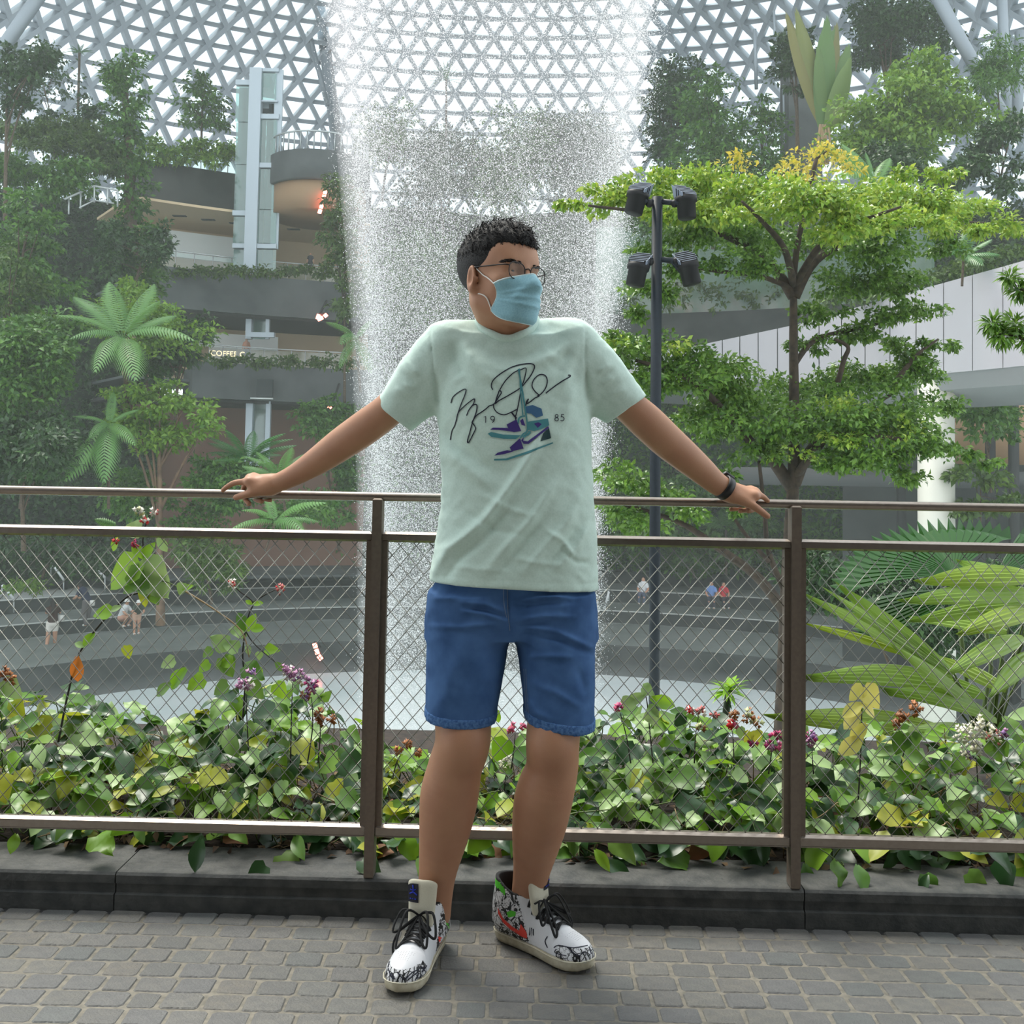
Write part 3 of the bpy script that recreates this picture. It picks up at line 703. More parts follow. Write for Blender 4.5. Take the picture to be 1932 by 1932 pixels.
# print on the chest
ink = mat('print_ink', (26, 28, 48), .7); ink_t = mat('print_teal', (74, 138, 146), .7); ink_b = mat('print_blue', (62, 104, 142), .7)
ink_p = mat('print_purple', (64, 48, 122), .7); ink_n = mat('print_dark_teal', (32, 62, 66), .7)
tb = bvh_of(tm)
def TP(pts): return [(800 + x / 5.682, 640 + y / 5.682) for x, y in pts]
sig = MB()
for s_, w in (([(288, 685), (310, 620), (375, 565), (445, 535), (440, 590), (400, 690), (365, 790), (330, 920), (300, 980), (280, 1080)], 1.9),
    ([(345, 880), (365, 790), (430, 720), (490, 670), (540, 640), (530, 690), (480, 760), (455, 820)], 1.9),
    ([(480, 760), (520, 710), (565, 705), (560, 780), (520, 890), (490, 1000), (465, 1090), (480, 1105), (530, 1010), (552, 955), (530, 910), (515, 890), (560, 820), (610, 785), (660, 750), (700, 715), (750, 695), (800, 620), (828, 575), (810, 550), (790, 600), (762, 690), (800, 660), (900, 605), (1030, 525), (1090, 460), (1150, 380), (1185, 300), (1160, 265), (1070, 265), (950, 295), (850, 350), (770, 410), (730, 460), (722, 510), (738, 542)], 2.1),
    ([(745, 690), (750, 740), (790, 790), (860, 810), (930, 785), (1000, 750)], 2.0),
    ([(760, 690), (800, 570), (870, 450), (960, 360), (1040, 325), (1095, 315), (1075, 430), (1050, 500), (1030, 600), (1000, 760), (980, 850), (1010, 910)], 2.0),
    ([(935, 780), (960, 812), (992, 850)], 3.0), ([(1090, 715), (1100, 668), (1120, 640), (1102, 690), (1140, 670), (1190, 630), (1235, 605), (1190, 560), (1158, 500), (1180, 430), (1240, 380), (1300, 390), (1322, 450), (1300, 530), (1250, 590), (1215, 605)], 2.1),
    ([(1305, 580), (1380, 520), (1480, 450), (1560, 405), (1567, 387), (1545, 385)], 2.2)):
    ribbon(tb, TP(s_), w, .0016, 5, sig)
sig.build('signature_print', ink, shirt)
def circ(x, y, rx, ry, a0=0, a1=360, n=14): return [(x + rx * math.cos(rad(a0 + (a1 - a0) * i / n)), y + ry * math.sin(rad(a0 + (a1 - a0) * i / n))) for i in range(n + 1)]
num = MB()
for s_ in ([(640, 836), (660, 824), (660, 896)], circ(735, 846, 21, 21), [(756, 846), (752, 872), (732, 894)], circ(1422, 822, 15, 16), circ(1422, 858, 19, 18), [(1500, 806), (1474, 806), (1472, 836)], circ(1478, 853, 24, 22, 240, 490)):
    ribbon(tb, TP(s_), 1.5, .0016, 1, num)
num.build('year_print', ink, shirt)
sp = {}
for m_, poly in ((ink_b, [(1090, 722), (1165, 705), (1260, 745), (1276, 818), (1205, 842), (1150, 800), (1090, 790)]), (ink_t, [(1110, 885), (1330, 850), (1342, 922), (1260, 962), (1180, 985), (1115, 970)]),
    (ink_n, [(1340, 950), (1362, 1060), (1250, 1095), (1280, 1010)]), (ink_p, [(885, 915), (990, 860), (1042, 985), (960, 997), (905, 960)]), (ink_p, [(708, 970), (740, 947), (890, 950), (960, 993), (800, 972)]),
    (ink_t, [(683, 1012), (720, 996), (850, 1022), (1040, 1030), (985, 1070), (850, 1067), (720, 1047)]), (ink_p, [(918, 1160), (1030, 1060), (1067, 1172), (940, 1202)]), (ink_p, [(755, 1248), (790, 1216), (890, 1190), (962, 1202), (860, 1232)]),
    (ink_p, [(1042, 1085), (1072, 1042), (1064, 1088), (1110, 1095), (1332, 932), (1340, 950), (1120, 1122), (1068, 1122)]), (ink_t, [(750, 1284), (880, 1279), (1100, 1204), (1380, 1104), (1386, 1116), (1110, 1226), (890, 1298), (750, 1302)]),
    (ink_p, [(1030, 872), (1060, 850), (1087, 930), (1048, 920)]), (ink_p, [(1180, 905), (1225, 890), (1262, 910), (1220, 950)])):
    sp.setdefault(m_.name, (m_, MB())); patch(tb, TP(poly), .0014 + .0001 * len(sp), 7, sp[m_.name][1])
for s_, w in (([(1015, 330), (1045, 500), (1080, 720), (1110, 960), (1060, 1020), (1030, 1060)], 3.0), ([(1025, 335), (1036, 560), (1060, 820)], 2.2), ([(1010, 900), (1022, 842), (1082, 822)], 3.0), ([(1130, 985), (1125, 1010), (1060, 1050)], 4.5), ([(1005, 330), (1030, 322)], 3.0)):
    ribbon(tb, TP(s_), w, .0019, 4, sp['print_teal'][1])
for nme, (m_, mb) in sp.items(): mb.build('shoe_print', m_, shirt)
# ---- denim shorts
sh = SDF(); SY = 2.50
sh.add(*rows_field([(1060, 838, 1100), (1098, 822, 1112), (1122, 811, 1121), (1160, 807, 1123), (1200, 806, 1124)], [.100, .104, .108, .110, .100], SY), .012)
sh.add(*rows_field([(1120, 814, 966), (1180, 806, 964), (1195, 806, 962), (1250, 804, 954), (1300, 804, 945), (1340, 804, 937), (1400, 801, 929)], [.112, .110, .108, .102, .096, .092, .090], 2.485, 2.3, [2.50, 2.50, 2.495, 2.485, 2.475, 2.47, 2.465]), .022)
sh.add(*rows_field([(1120, 966, 1117), (1180, 969, 1123), (1195, 971, 1123), (1250, 979, 1122), (1300, 985, 1121), (1340, 989, 1120), (1410, 991, 1119)], [.112, .110, .108, .104, .098, .095, .094], 2.485, 2.3, [2.50, 2.50, 2.495, 2.485, 2.472, 2.465, 2.46]), .022)
SF = [([(872, 1137), (915, 1140), (957, 1156)], .0045, 4), ([(872, 1146), (918, 1151), (955, 1164)], -.004, 4), ([(868, 1152), (910, 1158), (958, 1172)], .004, 4), ([(812, 1182), (870, 1184), (940, 1176)], .004, 5), ([(815, 1130), (860, 1128)], .003, 4),
      ([(972, 1134), (1020, 1126), (1076, 1123)], .0045, 4), ([(975, 1146), (1030, 1137), (1090, 1134)], -.0045, 5), ([(978, 1170), (1030, 1162), (1085, 1164)], .0045, 5), ([(978, 1181), (1040, 1174)], -.004, 5), ([(985, 1180), (1050, 1192), (1122, 1224)], .0045, 5), ([(990, 1192), (1060, 1208), (1118, 1236)], -.004, 5),
      ([(990, 1240), (1040, 1238), (1085, 1240)], .0035, 5), ([(1000, 1290), (1050, 1308), (1100, 1338)], .003, 7), ([(880, 1205), (850, 1280), (830, 1340)], .0035, 14), ([(930, 1200), (925, 1270), (915, 1340)], -.003, 14), ([(996, 1320), (1010, 1345), (1040, 1358)], .004, 6), ([(1090, 1260), (1105, 1310)], -.003, 8),
      ([(957, 1104), (958, 1150), (962, 1192)], -.004, 3), ([(951, 1104), (952, 1145)], .002, 2)]
_h1 = _dirpos(plane_px((803, 1366), (931, 1374), 2.40), (870, 1440, 2.40)); _h2 = _dirpos(plane_px((990, 1366), (1119, 1386), 2.40), (1050, 1440, 2.40))
_xm = A3(966, 1300, 2.45)[0]
def hem_d(P): return np.where(P[:, 0] < _xm, _h1(P), _h2(P)) + .10 * (P[:, 1] - 2.40)
def sh_base(P, d): return d - 1.35 * folds(P, SF, 2.49, d) - .0012 * vnoise(P, 24, 3) - .0006 * vnoise(P, 60, 5)
def sh_post(P, d):
    d0 = d; d = sh_base(P, d); d = np.maximum(d, -(d0 + .012)); return np.maximum(d, hem_d(P))
sh.post = sh_post
den = mat('denim', (74, 107, 154), .82, noise=(16, (56, 86, 130), 5), bump=(1400, .2), spec=.15)
den_h = mat('denim_hem', (88, 124, 172), .82, noise=(150, (58, 90, 138), 3), bump=(700, .4), spec=.15)
sm = smooth_mesh(sh.mesh('shorts', .0040), 1, .45); shorts = mesh_obj('shorts', sm, den, man)
h2 = SDF(); h2.p = sh.p[1:]
def hem_post(P, d):
    e = hem_d(P); d = sh_base(P, d) - .0022 - .0008 * np.sin(P[:, 0] * 420 + P[:, 1] * 300) * (e > -.012); d = np.maximum(d, -(d + .008)); return np.maximum(np.maximum(d, e - .001), -(e + .0215))
h2.post = hem_post
mesh_obj('leg_hem', smooth_mesh(h2.mesh('leg_hem', .0036), 1, .4), den_h, shorts)
db = bvh_of(sm); stt = mat('denim_stitch', (112, 128, 150), .8)
mb = MB()
for s_ in ([(957, 1108), (958, 1150), (962, 1190)], [(950, 1108), (951, 1140), (956, 1165)], [(992, 1262), (994, 1310), (998, 1360)], [(988, 1262), (991, 1310), (994, 1360)]): ribbon(db, s_, 1.0, .001, 5, mb)
mb.build('stitching', stt, shorts)
# ---- watch on the image-right wrist
blk = mat('black_rubber', (22, 22, 26), .45); slv = mat('steel', (190, 190, 188), .3, .9)
wa, wb = Vector(A3(1348, 909, 2.65)), Vector(A3(1380, 931, 2.668)); wax = (wb - wa).normalized(); wc = Vector(A3(1367, 920, 2.660))
u_ = Vector((0, 0, 1)); u_ = (u_ - wax * u_.dot(wax)).normalized(); v_ = wax.cross(u_)
WM = Matrix((wax, u_, v_)).transposed().to_4x4(); WM.translation = wc
watch = thing('watch_part', None, None); COL.objects.unlink(watch); bpy.data.objects.remove(watch)
band = MB(); n = 40
for i in range(n):
    a0, a1 = 2 * math.pi * i / n, 2 * math.pi * (i + 1) / n
rr_ = .0288
pts = [WM @ Vector((0, rr_ * math.cos(2 * math.pi * i / n), rr_ * math.sin(2 * math.pi * i / n))) for i in range(n)]
V = []
for i in range(n):
    a = 2 * math.pi * i / n
    for dx, dr in ((-.0105, 0), (-.0095, .0028), (.0095, .0028), (.0105, 0), (.0095, -.002), (-.0095, -.002)):
        V.append(WM @ Vector((dx, (rr_ + dr) * math.cos(a), (rr_ + dr) * math.sin(a))))
F = [(i * 6 + k, ((i + 1) % n) * 6 + k, ((i + 1) % n) * 6 + (k + 1) % 6, i * 6 + (k + 1) % 6) for i in range(n) for k in range(6)]
band.add(V, F); bo = band.build('wristwatch', blk, man)
cs = MB(); CMx = WM @ Matrix.Rotation(rad(-28), 4, 'X')
cs.box((0, 0, 0), (.030, .010, .034), bev=.003); cs2 = MB(); cs2.v = [tuple(CMx @ (Vector(p) + Vector((0, rr_ + .005, 0)))) for p in cs.v]; cs2.f = cs.f; cs2.m = cs.m
cs2.build('watch_case', blk, bo)
kb = MB().box((0, 0, 0), (.005, .006, .006), bev=.001); kb.v = [tuple(CMx @ (Vector(p) + Vector((-.016, rr_ + .005, -.004)))) for p in kb.v]; kb.build('watch_crown', slv, bo)
bk = MB().box((0, 0, 0), (.019, .003, .008), bev=.0008); bk.v = [tuple(WM @ Matrix.Rotation(rad(-118), 4, 'X') @ (Vector(p) + Vector((0, rr_ + .0035, 0)))) for p in bk.v]; bk.build('watch_buckle', slv, bo)
# ================================================================= high-top sneakers
wht = mat('white_leather', (226, 227, 232), .45, bump=(260, .08)); crm = mat('cream_leather', (214, 208, 188), .55, bump=(300, .08)); solm = mat('cream_rubber', (206, 198, 176), .6, noise=(70, (188, 178, 152), 3))
grn = mat('neon_green', (86, 200, 48), .5); redm = mat('coral_red', (232, 70, 58), .5); lacem = mat('black_lace', (20, 20, 22), .8); linm = mat('black_lining', (26, 26, 28), .85)
lab = mat('tongue_label', (22, 22, 40), .6); blu = mat('label_blue', (38, 58, 190), .6)
def graffiti():
    m = bpy.data.materials.new('scribbled_leather'); m.use_nodes = True; t = m.node_tree; n = t.nodes; l = t.links; b = n['Principled BSDF']
    tc = n.new('ShaderNodeTexCoord'); wv = n.new('ShaderNodeTexWave'); wv.inputs['Scale'].default_value = 26; wv.inputs['Distortion'].default_value = 7; wv.inputs['Detail'].default_value = 2; wv.inputs['Detail Scale'].default_value = 2.2
    vo = n.new('ShaderNodeTexVoronoi'); vo.feature = 'DISTANCE_TO_EDGE'; vo.inputs['Scale'].default_value = 46
    l.new(tc.outputs['Object'], wv.inputs[0]); l.new(tc.outputs['Object'], vo.inputs['Vector'])
    cr = n.new('ShaderNodeValToRGB'); e = cr.color_ramp.elements; cr.color_ramp.interpolation = 'CONSTANT'
    e[0].position = 0; e[0].color = c4((30, 30, 32)); e[1].position = .20; e[1].color = c4((222, 222, 226)); k = e.new(.62); k.color = c4((132, 132, 136)); k = e.new(.80); k.color = c4((226, 226, 230))
    l.new(wv.outputs['Fac'], cr.inputs[0])
    gt = n.new('ShaderNodeMath'); gt.operation = 'LESS_THAN'; gt.inputs[1].default_value = .035; l.new(vo.outputs['Distance'], gt.inputs[0])
    mx = n.new('ShaderNodeMix'); mx.data_type = 'RGBA'; l.new(gt.outputs[0], mx.inputs[0]); l.new(cr.outputs[0], mx.inputs[6]); mx.inputs[7].default_value = c4((30, 30, 32))
    l.new(mx.outputs[2], b.inputs['Base Color']); b.inputs['Roughness'].default_value = .45; return m
grf = graffiti()
YS = [0, .01, .03, .08, .14, .20, .235, .262, .278, .287]; WS = [.014, .025, .033, .0335, .037, .0465, .0455, .036, .023, .006]
def wid(y): return np.interp(y, YS, WS)
def outline(off=0., n=22):
    ys = [.287 * (.5 - .5 * math.cos(math.pi * i / n)) for i in range(n + 1)]
    R_ = [((wid(y) + off) if 0 < y < .287 else .004, y + (off if y > .27 else -off if y < .02 else 0)) for y in ys]
    skew = lambda x, y: x + .006 * max(0, (y - .1) / .19) ** 2
    return R_, skew
def sneaker(name, heel, toe, side, lace_seed, back=.02):
    """heel/toe: ground points; side = +1 when the inner ankle is on the local +x side"""
    h, t_ = Vector(heel), Vector(toe); f = (t_ - h); f.z = 0; f.normalize(); r = f.cross(Vector((0, 0, 1)))
    M = Matrix((r, f, (0, 0, 1))).transposed().to_4x4(); M.translation = (h.x, h.y, .002); Mn = np.array(M)
    W_ = lambda x, y, z: M @ Vector((x, y, z))
    # sole
    sb = MB(); rings = []
    for off, z in ((-.006, 0), (-.003, .003), (-.0005, .011), (-.0005, .020), (-.0015, .0245), (-.006, .026)):
        R_, sk = outline(off); loop = [(sk(w, y), y) for w, y in R_] + [(sk(-w, y), y) for w, y in R_[::-1]]
        rings.append([W_(x, y, z + .010 * max(0, (y - .22) / .067) ** 2 * (1 if z < .02 else .7)) for x, y in loop])
    n = len(rings[0]); V = [v for q in rings for v in q]
    F = [(i * n + k, i * n + (k + 1) % n, (i + 1) * n + (k + 1) % n, (i + 1) * n + k) for i in range(len(rings) - 1) for k in range(n)] + [tuple(range(n - 1, -1, -1)), tuple(range((len(rings) - 1) * n, len(rings) * n))]
    root = sb.add(V, F).build(name, solm, man); 
    st_ = MB().tube([W_(sk(w + .0022, y), y, .0235 + .007 * max(0, (y - .22) / .067) ** 2) for w, y in outline(0)[0]] + [W_(sk(-w - .0022, y), y, .0235 + .007 * max(0, (y - .22) / .067) ** 2) for w, y in outline(0)[0][::-1]], .0012, 5, closed=True)
    st_.build('sole_welt', crm, root)
    # upper
    S = SDF(); Hs = ([0, .02, .06, .10, .125, .155, .19, .22, .25, .272, .287], [.075, .10, .10, .112, .108, .094, .078, .069, .062, .053, .038])
    def foot(P):
        w = np.interp(P[:, 1], YS, WS) - .0012; hh = np.interp(P[:, 1], *Hs); x = P[:, 0] - .006 * np.clip((P[:, 1] - .1) / .19, 0, 1) ** 2
        q = (np.abs(x / np.maximum(w, .004)) ** 2.3 + np.abs(np.clip(P[:, 2] - .020, 0, 9) / (hh - .020)) ** 2.3) ** (1 / 2.3)
        return np.maximum(np.maximum((q - 1) * np.minimum(w, .03), .024 - P[:, 2]), np.maximum(.002 - P[:, 1], P[:, 1] - .285))
    S.add(foot, (-.055, 0, .02), (.06, .29, .115), .01)
    S.add(lambda P: np.maximum((np.sqrt((P[:, 0] / (.043 - .02 * np.clip(.10 - P[:, 2], 0, .05))) ** 2 + ((P[:, 1] - .056) / .056) ** 2) - 1) * .042, np.maximum(P[:, 2] - .165, .05 - P[:, 2])), (-.05, -.005, .05), (.05, .12, .165), .03)
    def post(P, d):
        top = .150 - .42 * np.clip(P[:, 1] - .030, 0, .05)
        d = np.maximum(d, (P[:, 2] - np.minimum(top, .15)) * .8)
        hole = (np.sqrt((P[:, 0] / .036) ** 2 + ((P[:, 1] - .058) / .049) ** 2) - 1) * .036
        d = np.maximum(d, -np.maximum(hole, .06 - P[:, 2]))
        seam = np.minimum(np.abs(P[:, 1] - .215 + .9 * np.abs(P[:, 0]) ** 1.0 * .4), np.abs(P[:, 1] - .118 + .4 * (P[:, 2] - .06)))
        return d + .0012 * np.exp(-(seam / .0014) ** 2)
    S.post = post
    ume = smooth_mesh(S.mesh('upper', .0030), 1, .4)
    for k in (wht, grf, grn, linm): ume.materials.append(k)
    mi = []
    for p in ume.polygons:
        c = p.center; nx = p.normal
        top = .150 - .42 * max(0, min(.05, c.y - .030))
        inn = math.hypot(c.x / .036, (c.y - .058) / .049) < 1.06 and c.z > .06
        if inn or c.z > min(top, .148) - .004: mi.append(3)
        elif c.z > min(top, .148) - .020 and c.y < .055: mi.append(2)
        elif c.y < .113 - .4 * (c.z - .06): mi.append(1)
        elif c.y > .238 - .55 * abs(c.x) and c.z < .052: mi.append(1)
        else: mi.append(0)
    ume.polygons.foreach_set('material_index', mi)
    up = mesh_obj('upper', ume, None, None, M); up.parent = root; up.matrix_parent_inverse = wmat(root).inverted()
    wme = ume.copy(); wme.transform(M); bv = bvh_of(wme)
    # tongue
    T = MB(); NX, NZ = 9, 12
    def tg(u, v, o):
        x = (u - .5) * (.072 - .012 * (1 - v)); z = .088 + .102 * v; y = .137 - .026 * v + .020 * v * v - 26 * x * x * (.3 + .5 * v) * .35 + o
        return W_(x, y, z - .010 * abs(2 * u - 1) ** 5 * (1 if v > .9 else 0))
    G = [[tg(i / (NX - 1), j / (NZ - 1), .0065 - .003 * (j == NZ - 1) - .0025 * (i in (0, NX - 1))) for i in range(NX)] for j in range(NZ)]; K = [[tg(i / (NX - 1), j / (NZ - 1), -.0065 + .003 * (j == NZ - 1)) for i in range(NX)] for j in range(NZ)]
    V = [p for q in G for p in q] + [p for q in K for p in q]; o2 = NX * NZ
    F = [(j * NX + i, j * NX + i + 1, (j + 1) * NX + i + 1, (j + 1) * NX + i) for j in range(NZ - 1) for i in range(NX - 1)]
    F += [tuple(o2 + k for k in f[::-1]) for f in F]
    per = [(0, i) for i in range(NX)] + [(j, NX - 1) for j in range(1, NZ)] + [(NZ - 1, i) for i in range(NX - 2, -1, -1)] + [(j, 0) for j in range(NZ - 2, 0, -1)]
    pi = [j * NX + i for j, i in per]; F += [(pi[k], o2 + pi[k], o2 + pi[(k + 1) % len(pi)], pi[(k + 1) % len(pi)]) for k in range(len(pi))]
    tgo = T.add(V, [f[::-1] for f in F]).build('tongue', crm, root); sbm = tgo.modifiers.new('sub', 'SUBSURF'); sbm.levels = sbm.render_levels = 1
    # label patch woven on the tongue: dark half with a small leaping figure
    lu = (.58, .97) if side > 0 else (.04, .44); lb = MB()
    q = [tg(lu[0] + (lu[1] - lu[0]) * i / 4, .50 + .42 * j / 4, .0082) for j in range(5) for i in range(5)]
    lb.add(q, [(j * 5 + i, j * 5 + i + 1, j * 5 + i + 6, j * 5 + i + 5) for j in range(4) for i in range(4)]); lbo = lb.build('tongue_label', lab, root)
    fg = MB(); fu = lambda a, b: tg(lu[0] + (lu[1] - lu[0]) * a, .50 + .42 * b, .0092)
    for a, b, w in (((.45, .55), (.50, .90), .0016), ((.45, .55), (.12, .40), .0016), ((.45, .55), (.82, .42), .0016), ((.46, .62), (.75, .66), .0011), ((.46, .62), (.22, .70), .0011), ((.2, .18), (.34, .18), .0012), ((.45, .18), (.56, .18), .0012), ((.66, .18), (.8, .18), .0012)):
        fg.tube([fu(*a), (fu(*a) + fu(*b)) / 2, fu(*b)], w, 5)
    fg.build('label_figure', blu, root)
    # laces
    lc = MB(); rnd = random.Random(lace_seed)
    def dn(x, y, o=.0026):
        hit = bv.ray_cast(W_(x, y, .3), Vector((0, 0, -1)), .4); p = hit[0] if hit[0] is not None else W_(x, y, .06); p = Vector(p)
        v_ = (.128 - y) / .036
        return p + Vector((0, 0, o))
    for i in range(6):
        y = .198 - .0145 * i; w = .022 + .0012 * i
        for sx in (-1, 1):
            pts = [dn(sx * w, y), dn(sx * w * .5, y - .002, .0055), dn(0, y - .004, .0068), dn(-sx * w * .5, y - .007, .0055), dn(-sx * w, y - .010)]
            lc.tube(spline(pts, 4), .0035, 6, flat=.45)
    yb = .118
    base = tg(.5, .28, .014)
    lc.tube(spline([tg(.0, .30, .010), tg(.25, .34, .014), base, tg(.75, .34, .014), tg(1, .30, .010)], 5), .0035, 6, flat=.5)
    for sx, dx, dz, dy in ((-1, -.050, -.030, .035), (1, .052, -.028, .030), (1, .036, -.050, .055), (-1, -.034, -.045, .05)):   # bow loops
        e = M @ (M.inverted() @ base + Vector((dx, dy, dz))); m1 = M @ (M.inverted() @ base + Vector((dx * .7, dy * .3, .012))); m2 = M @ (M.inverted() @ base + Vector((dx * .6, dy * .9, dz * .8)))
        lc.tube(spline([base, m1, e, m2, base], 6), .0032, 6, flat=.55)
    e1 = M @ (M.inverted() @ base + Vector((.045 * side, .045, -.05)))
    lc.tube(spline([base, M @ (M.inverted() @ base + Vector((.03 * side, .03, -.02))), e1, M @ Vector((.050 * side, .165, .012))], 6), .0028, 6)
    lc.build('laces', lacem, root)
    # perforations on the toe box
    pf = MB()
    for i in range(6):
        for j in range(-3, 4):
            y = .222 + .0052 * i; x = j * .0062 * (1 - .04 * i); 
            if abs(x) < .021 - .002 * i:
                p = dn(x + .003, y, .0004); pf.ball(p, .0007, 4)
    pf.build('toe_perforation', mat('hole_grey', (150, 150, 156), .8), root)
    return root, bv
def SPX(pts): return [(690 + x / 4.2, 1600 + y / 4.2) for x, y in pts]
def foot_pts(hx, hy, tx, ty):
    a, b = on_z(hx, hy, 0), on_z(tx, ty, 0); return a, b
sneak1, bv1 = sneaker('sneaker', Vector((-.160, 2.564, 0)), Vector((-.222, 2.287, 0)), 1, 3)
sneak2, bv2 = sneaker('sneaker', Vector((-.012, 2.600, 0)), Vector((.205, 2.418, 0)), -1, 4)
for root, bv, items in ((sneak1, bv1, [('swoosh', redm, [[(575, 700), (640, 722), (690, 695), (640, 775), (592, 818), (582, 760)]]), ('green_patch', grn, [[(632, 590), (672, 600), (682, 645), (660, 640)]])]),
    (sneak2, bv2, [('swoosh', redm, [[(1045, 470), (1090, 560), (1160, 622), (1215, 655), (1228, 600), (1275, 670), (1280, 718), (1240, 705), (1150, 648), (1088, 590), (1050, 522)]]), ('green_patch', grn, [[(1115, 510), (1150, 495), (1190, 505), (1185, 540), (1130, 550)]])])):
    for nm, m_, polys in items:
        mb = MB()
        for pl in polys: patch(bv, SPX(pl), .0012, 5, mb)
        if mb.v: mb.build(nm, m_, root)
mb = MB()
for s_ in ([(1296, 692), (1297, 630), (1312, 695), (1313, 632)], [(1327, 693), (1327, 640)]): ribbon(bv2, SPX(s_), 1.8, .0013, 1, mb)
for s_ in ([(1440, 700), (1420, 740), (1440, 790)], [(1490, 790), (1530, 770), (1640, 790), (1760, 770)], [(1510, 800), (1500, 830), (1590, 855)], [(1690, 860), (1740, 815), (1745, 850)], [(1610, 800), (1660, 840), (1700, 855)], [(1770, 780), (1790, 840)]): ribbon(bv2, SPX(s_), 1.8, .0014, 3, mb)
if mb.v: mb.build('ink_lines', ink, sneak2)
mb = MB()
for s_ in ([(190, 880), (180, 960), (215, 1040)], [(200, 990), (230, 1040), (190, 1010)], [(250, 980), (300, 1045)], [(310, 1045), (370, 985), (420, 965)], [(330, 1050), (420, 980), (395, 1045)], [(430, 1030), (440, 1000)], [(440, 940), (480, 985)], [(485, 930), (445, 985)], [(160, 930), (150, 1000)]): ribbon(bv1, SPX(s_), 2.2, .0014, 3, mb)
if mb.v: mb.build('ink_lines', ink, sneak1)
# ================================================================= foliage tools
def frame(fwd, up):
    f = Vector(fwd).normalized(); u = Vector(up); s = f.cross(u); s = s.normalized() if s.length > 1e-5 else f.orthogonal().normalized(); u = s.cross(f)
    return s, f, u
def leaf_grid(L, Wd, shape, droop=.25, fold=.25, nx=2, ny=5, wave=0.):
    """a leaf along +y from its stalk, folded on the midrib and arching; returns verts, faces"""
    V = []; F = []
    for j in range(ny + 1):
        t = j / ny; w = shape(t) * Wd / 2; y = L * t
        for i in range(-nx, nx + 1):
            x = w * i / nx; z = abs(x) * fold - droop * L * t * t + wave * Wd * math.sin(t * 9 + i) * abs(i) / nx * .12
            V.append((x, y + (0 if t > .15 else -.06 * L * abs(i) / nx * (1 - t / .15)) , z))
    m = 2 * nx + 1
    for j in range(ny):
        for i in range(2 * nx): F.append((j * m + i, j * m + i + 1, (j + 1) * m + i + 1, (j + 1) * m + i))
    return V, F
heart = lambda t: (min(1, (t + .06) / .26) ** .55) * max(0, 1 - max(0, t - .22) / .80) ** .75 if t < 1 else .0
oval = lambda t: max(.02, math.sin(math.pi * min(1, .04 + .96 * t)) ** .8)
lance = lambda t: max(.02, math.sin(math.pi * (t ** .75)) ** 1.1)
def scatter_leaves(name, C, D, N_, L, Wd, mat_, parent=None, seed=0, kind='stuff', up=None, droop=.25):
    """thousands of small leaves as ONE mesh: centres C, directions D, lengths L. Each leaf: 2 quads folded on the midrib (4 tris)"""
    n = len(C); C = np.asarray(C, float); D = np.asarray(D, float); D = D / (np.linalg.norm(D, axis=1, keepdims=True) + 1e-9)
    g = np.random.default_rng(seed); U = np.asarray(N_, float); S = np.cross(D, U); S /= (np.linalg.norm(S, axis=1, keepdims=True) + 1e-9); U = np.cross(S, D)
    L = np.broadcast_to(np.asarray(L, float), (n,))[:, None]; Wd = np.broadcast_to(np.asarray(Wd, float), (n,))[:, None] / 2
    P0 = C; P1 = C + D * L - U * L * droop; M = C + D * L * .48 + U * L * .04
    A = M + S * Wd + U * Wd * .35; B = M - S * Wd + U * Wd * .35
    V = np.stack([P0, A, P1, B, M], 1).reshape(-1, 3); k = np.arange(n)[:, None] * 5
    Q = np.concatenate([k + [0, 1, 4], k + [1, 2, 4], k + [2, 3, 4], k + [3, 0, 4]], 1).reshape(-1, 3)
    me = np_mesh(name, V, Q, True); o = mesh_obj(name, me, mat_, parent)
    if kind: o['kind'] = kind
    return o
def rand_dirs(n, g, up=0.): 
    v = g.normal(size=(n, 3)); v[:, 2] += up; return v / np.linalg.norm(v, axis=1, keepdims=True)
# leaf parts: a few shared meshes per colour
LM = {}
LM['g'] = leaf_mat('creeper_green', [(69, 108, 37), (91, 131, 48), (112, 148, 63), (79, 120, 44), (128, 160, 74)], .36, .28)
LM['p'] = leaf_mat('creeper_pale', [(140, 171, 104), (156, 182, 119), (130, 163, 94)], .4, .25)
LM['y'] = leaf_mat('creeper_yellow', [(162, 170, 50), (180, 182, 63), (147, 164, 44)], .42, .35)
LM['l'] = leaf_mat('creeper_lime', [(119, 164, 40), (136, 177, 52), (105, 153, 36)], .38, .4)
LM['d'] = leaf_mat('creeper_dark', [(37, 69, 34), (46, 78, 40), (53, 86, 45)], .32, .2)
LM['o'] = leaf_mat('creeper_orange', [(206, 140, 44), (196, 120, 50)], .5, .25)
LM['b'] = leaf_mat('creeper_brown', [(112, 74, 48), (134, 92, 60)], .7, .1)
LEAF = {}
for mk, m_ in LM.items():
    for q in range(5):
        sh_ = [heart, heart, oval, heart, oval][q]; V, F = leaf_grid(1, [.92, .84, .60, .98, .52][q], sh_, [.18, .30, .22, .10, .35][q], [.18, .30, .22, .12, .4][q], 2, 6, [.2, .5, .3, .8, .2][q])
        mb = MB().add(V, F); me = mb.mesh('leaf'); me.materials.append(m_); LEAF[mk, q] = me
def leaf_part(parent, p, fwd, up, L, mk='g', q=None, name='leaf'):
    s, f, u = frame(fwd, up); M = Matrix((s, f, u)).transposed().to_4x4() @ Matrix.Scale(L, 4); M.translation = p
    me = LEAF[mk, random.randrange(5) if q is None else q]
    o = bpy.data.objects.new(name, me); COL.objects.link(o); o.matrix_basis = M; o.parent = parent; o.matrix_parent_inverse = parent.matrix_basis.inverted(); return o
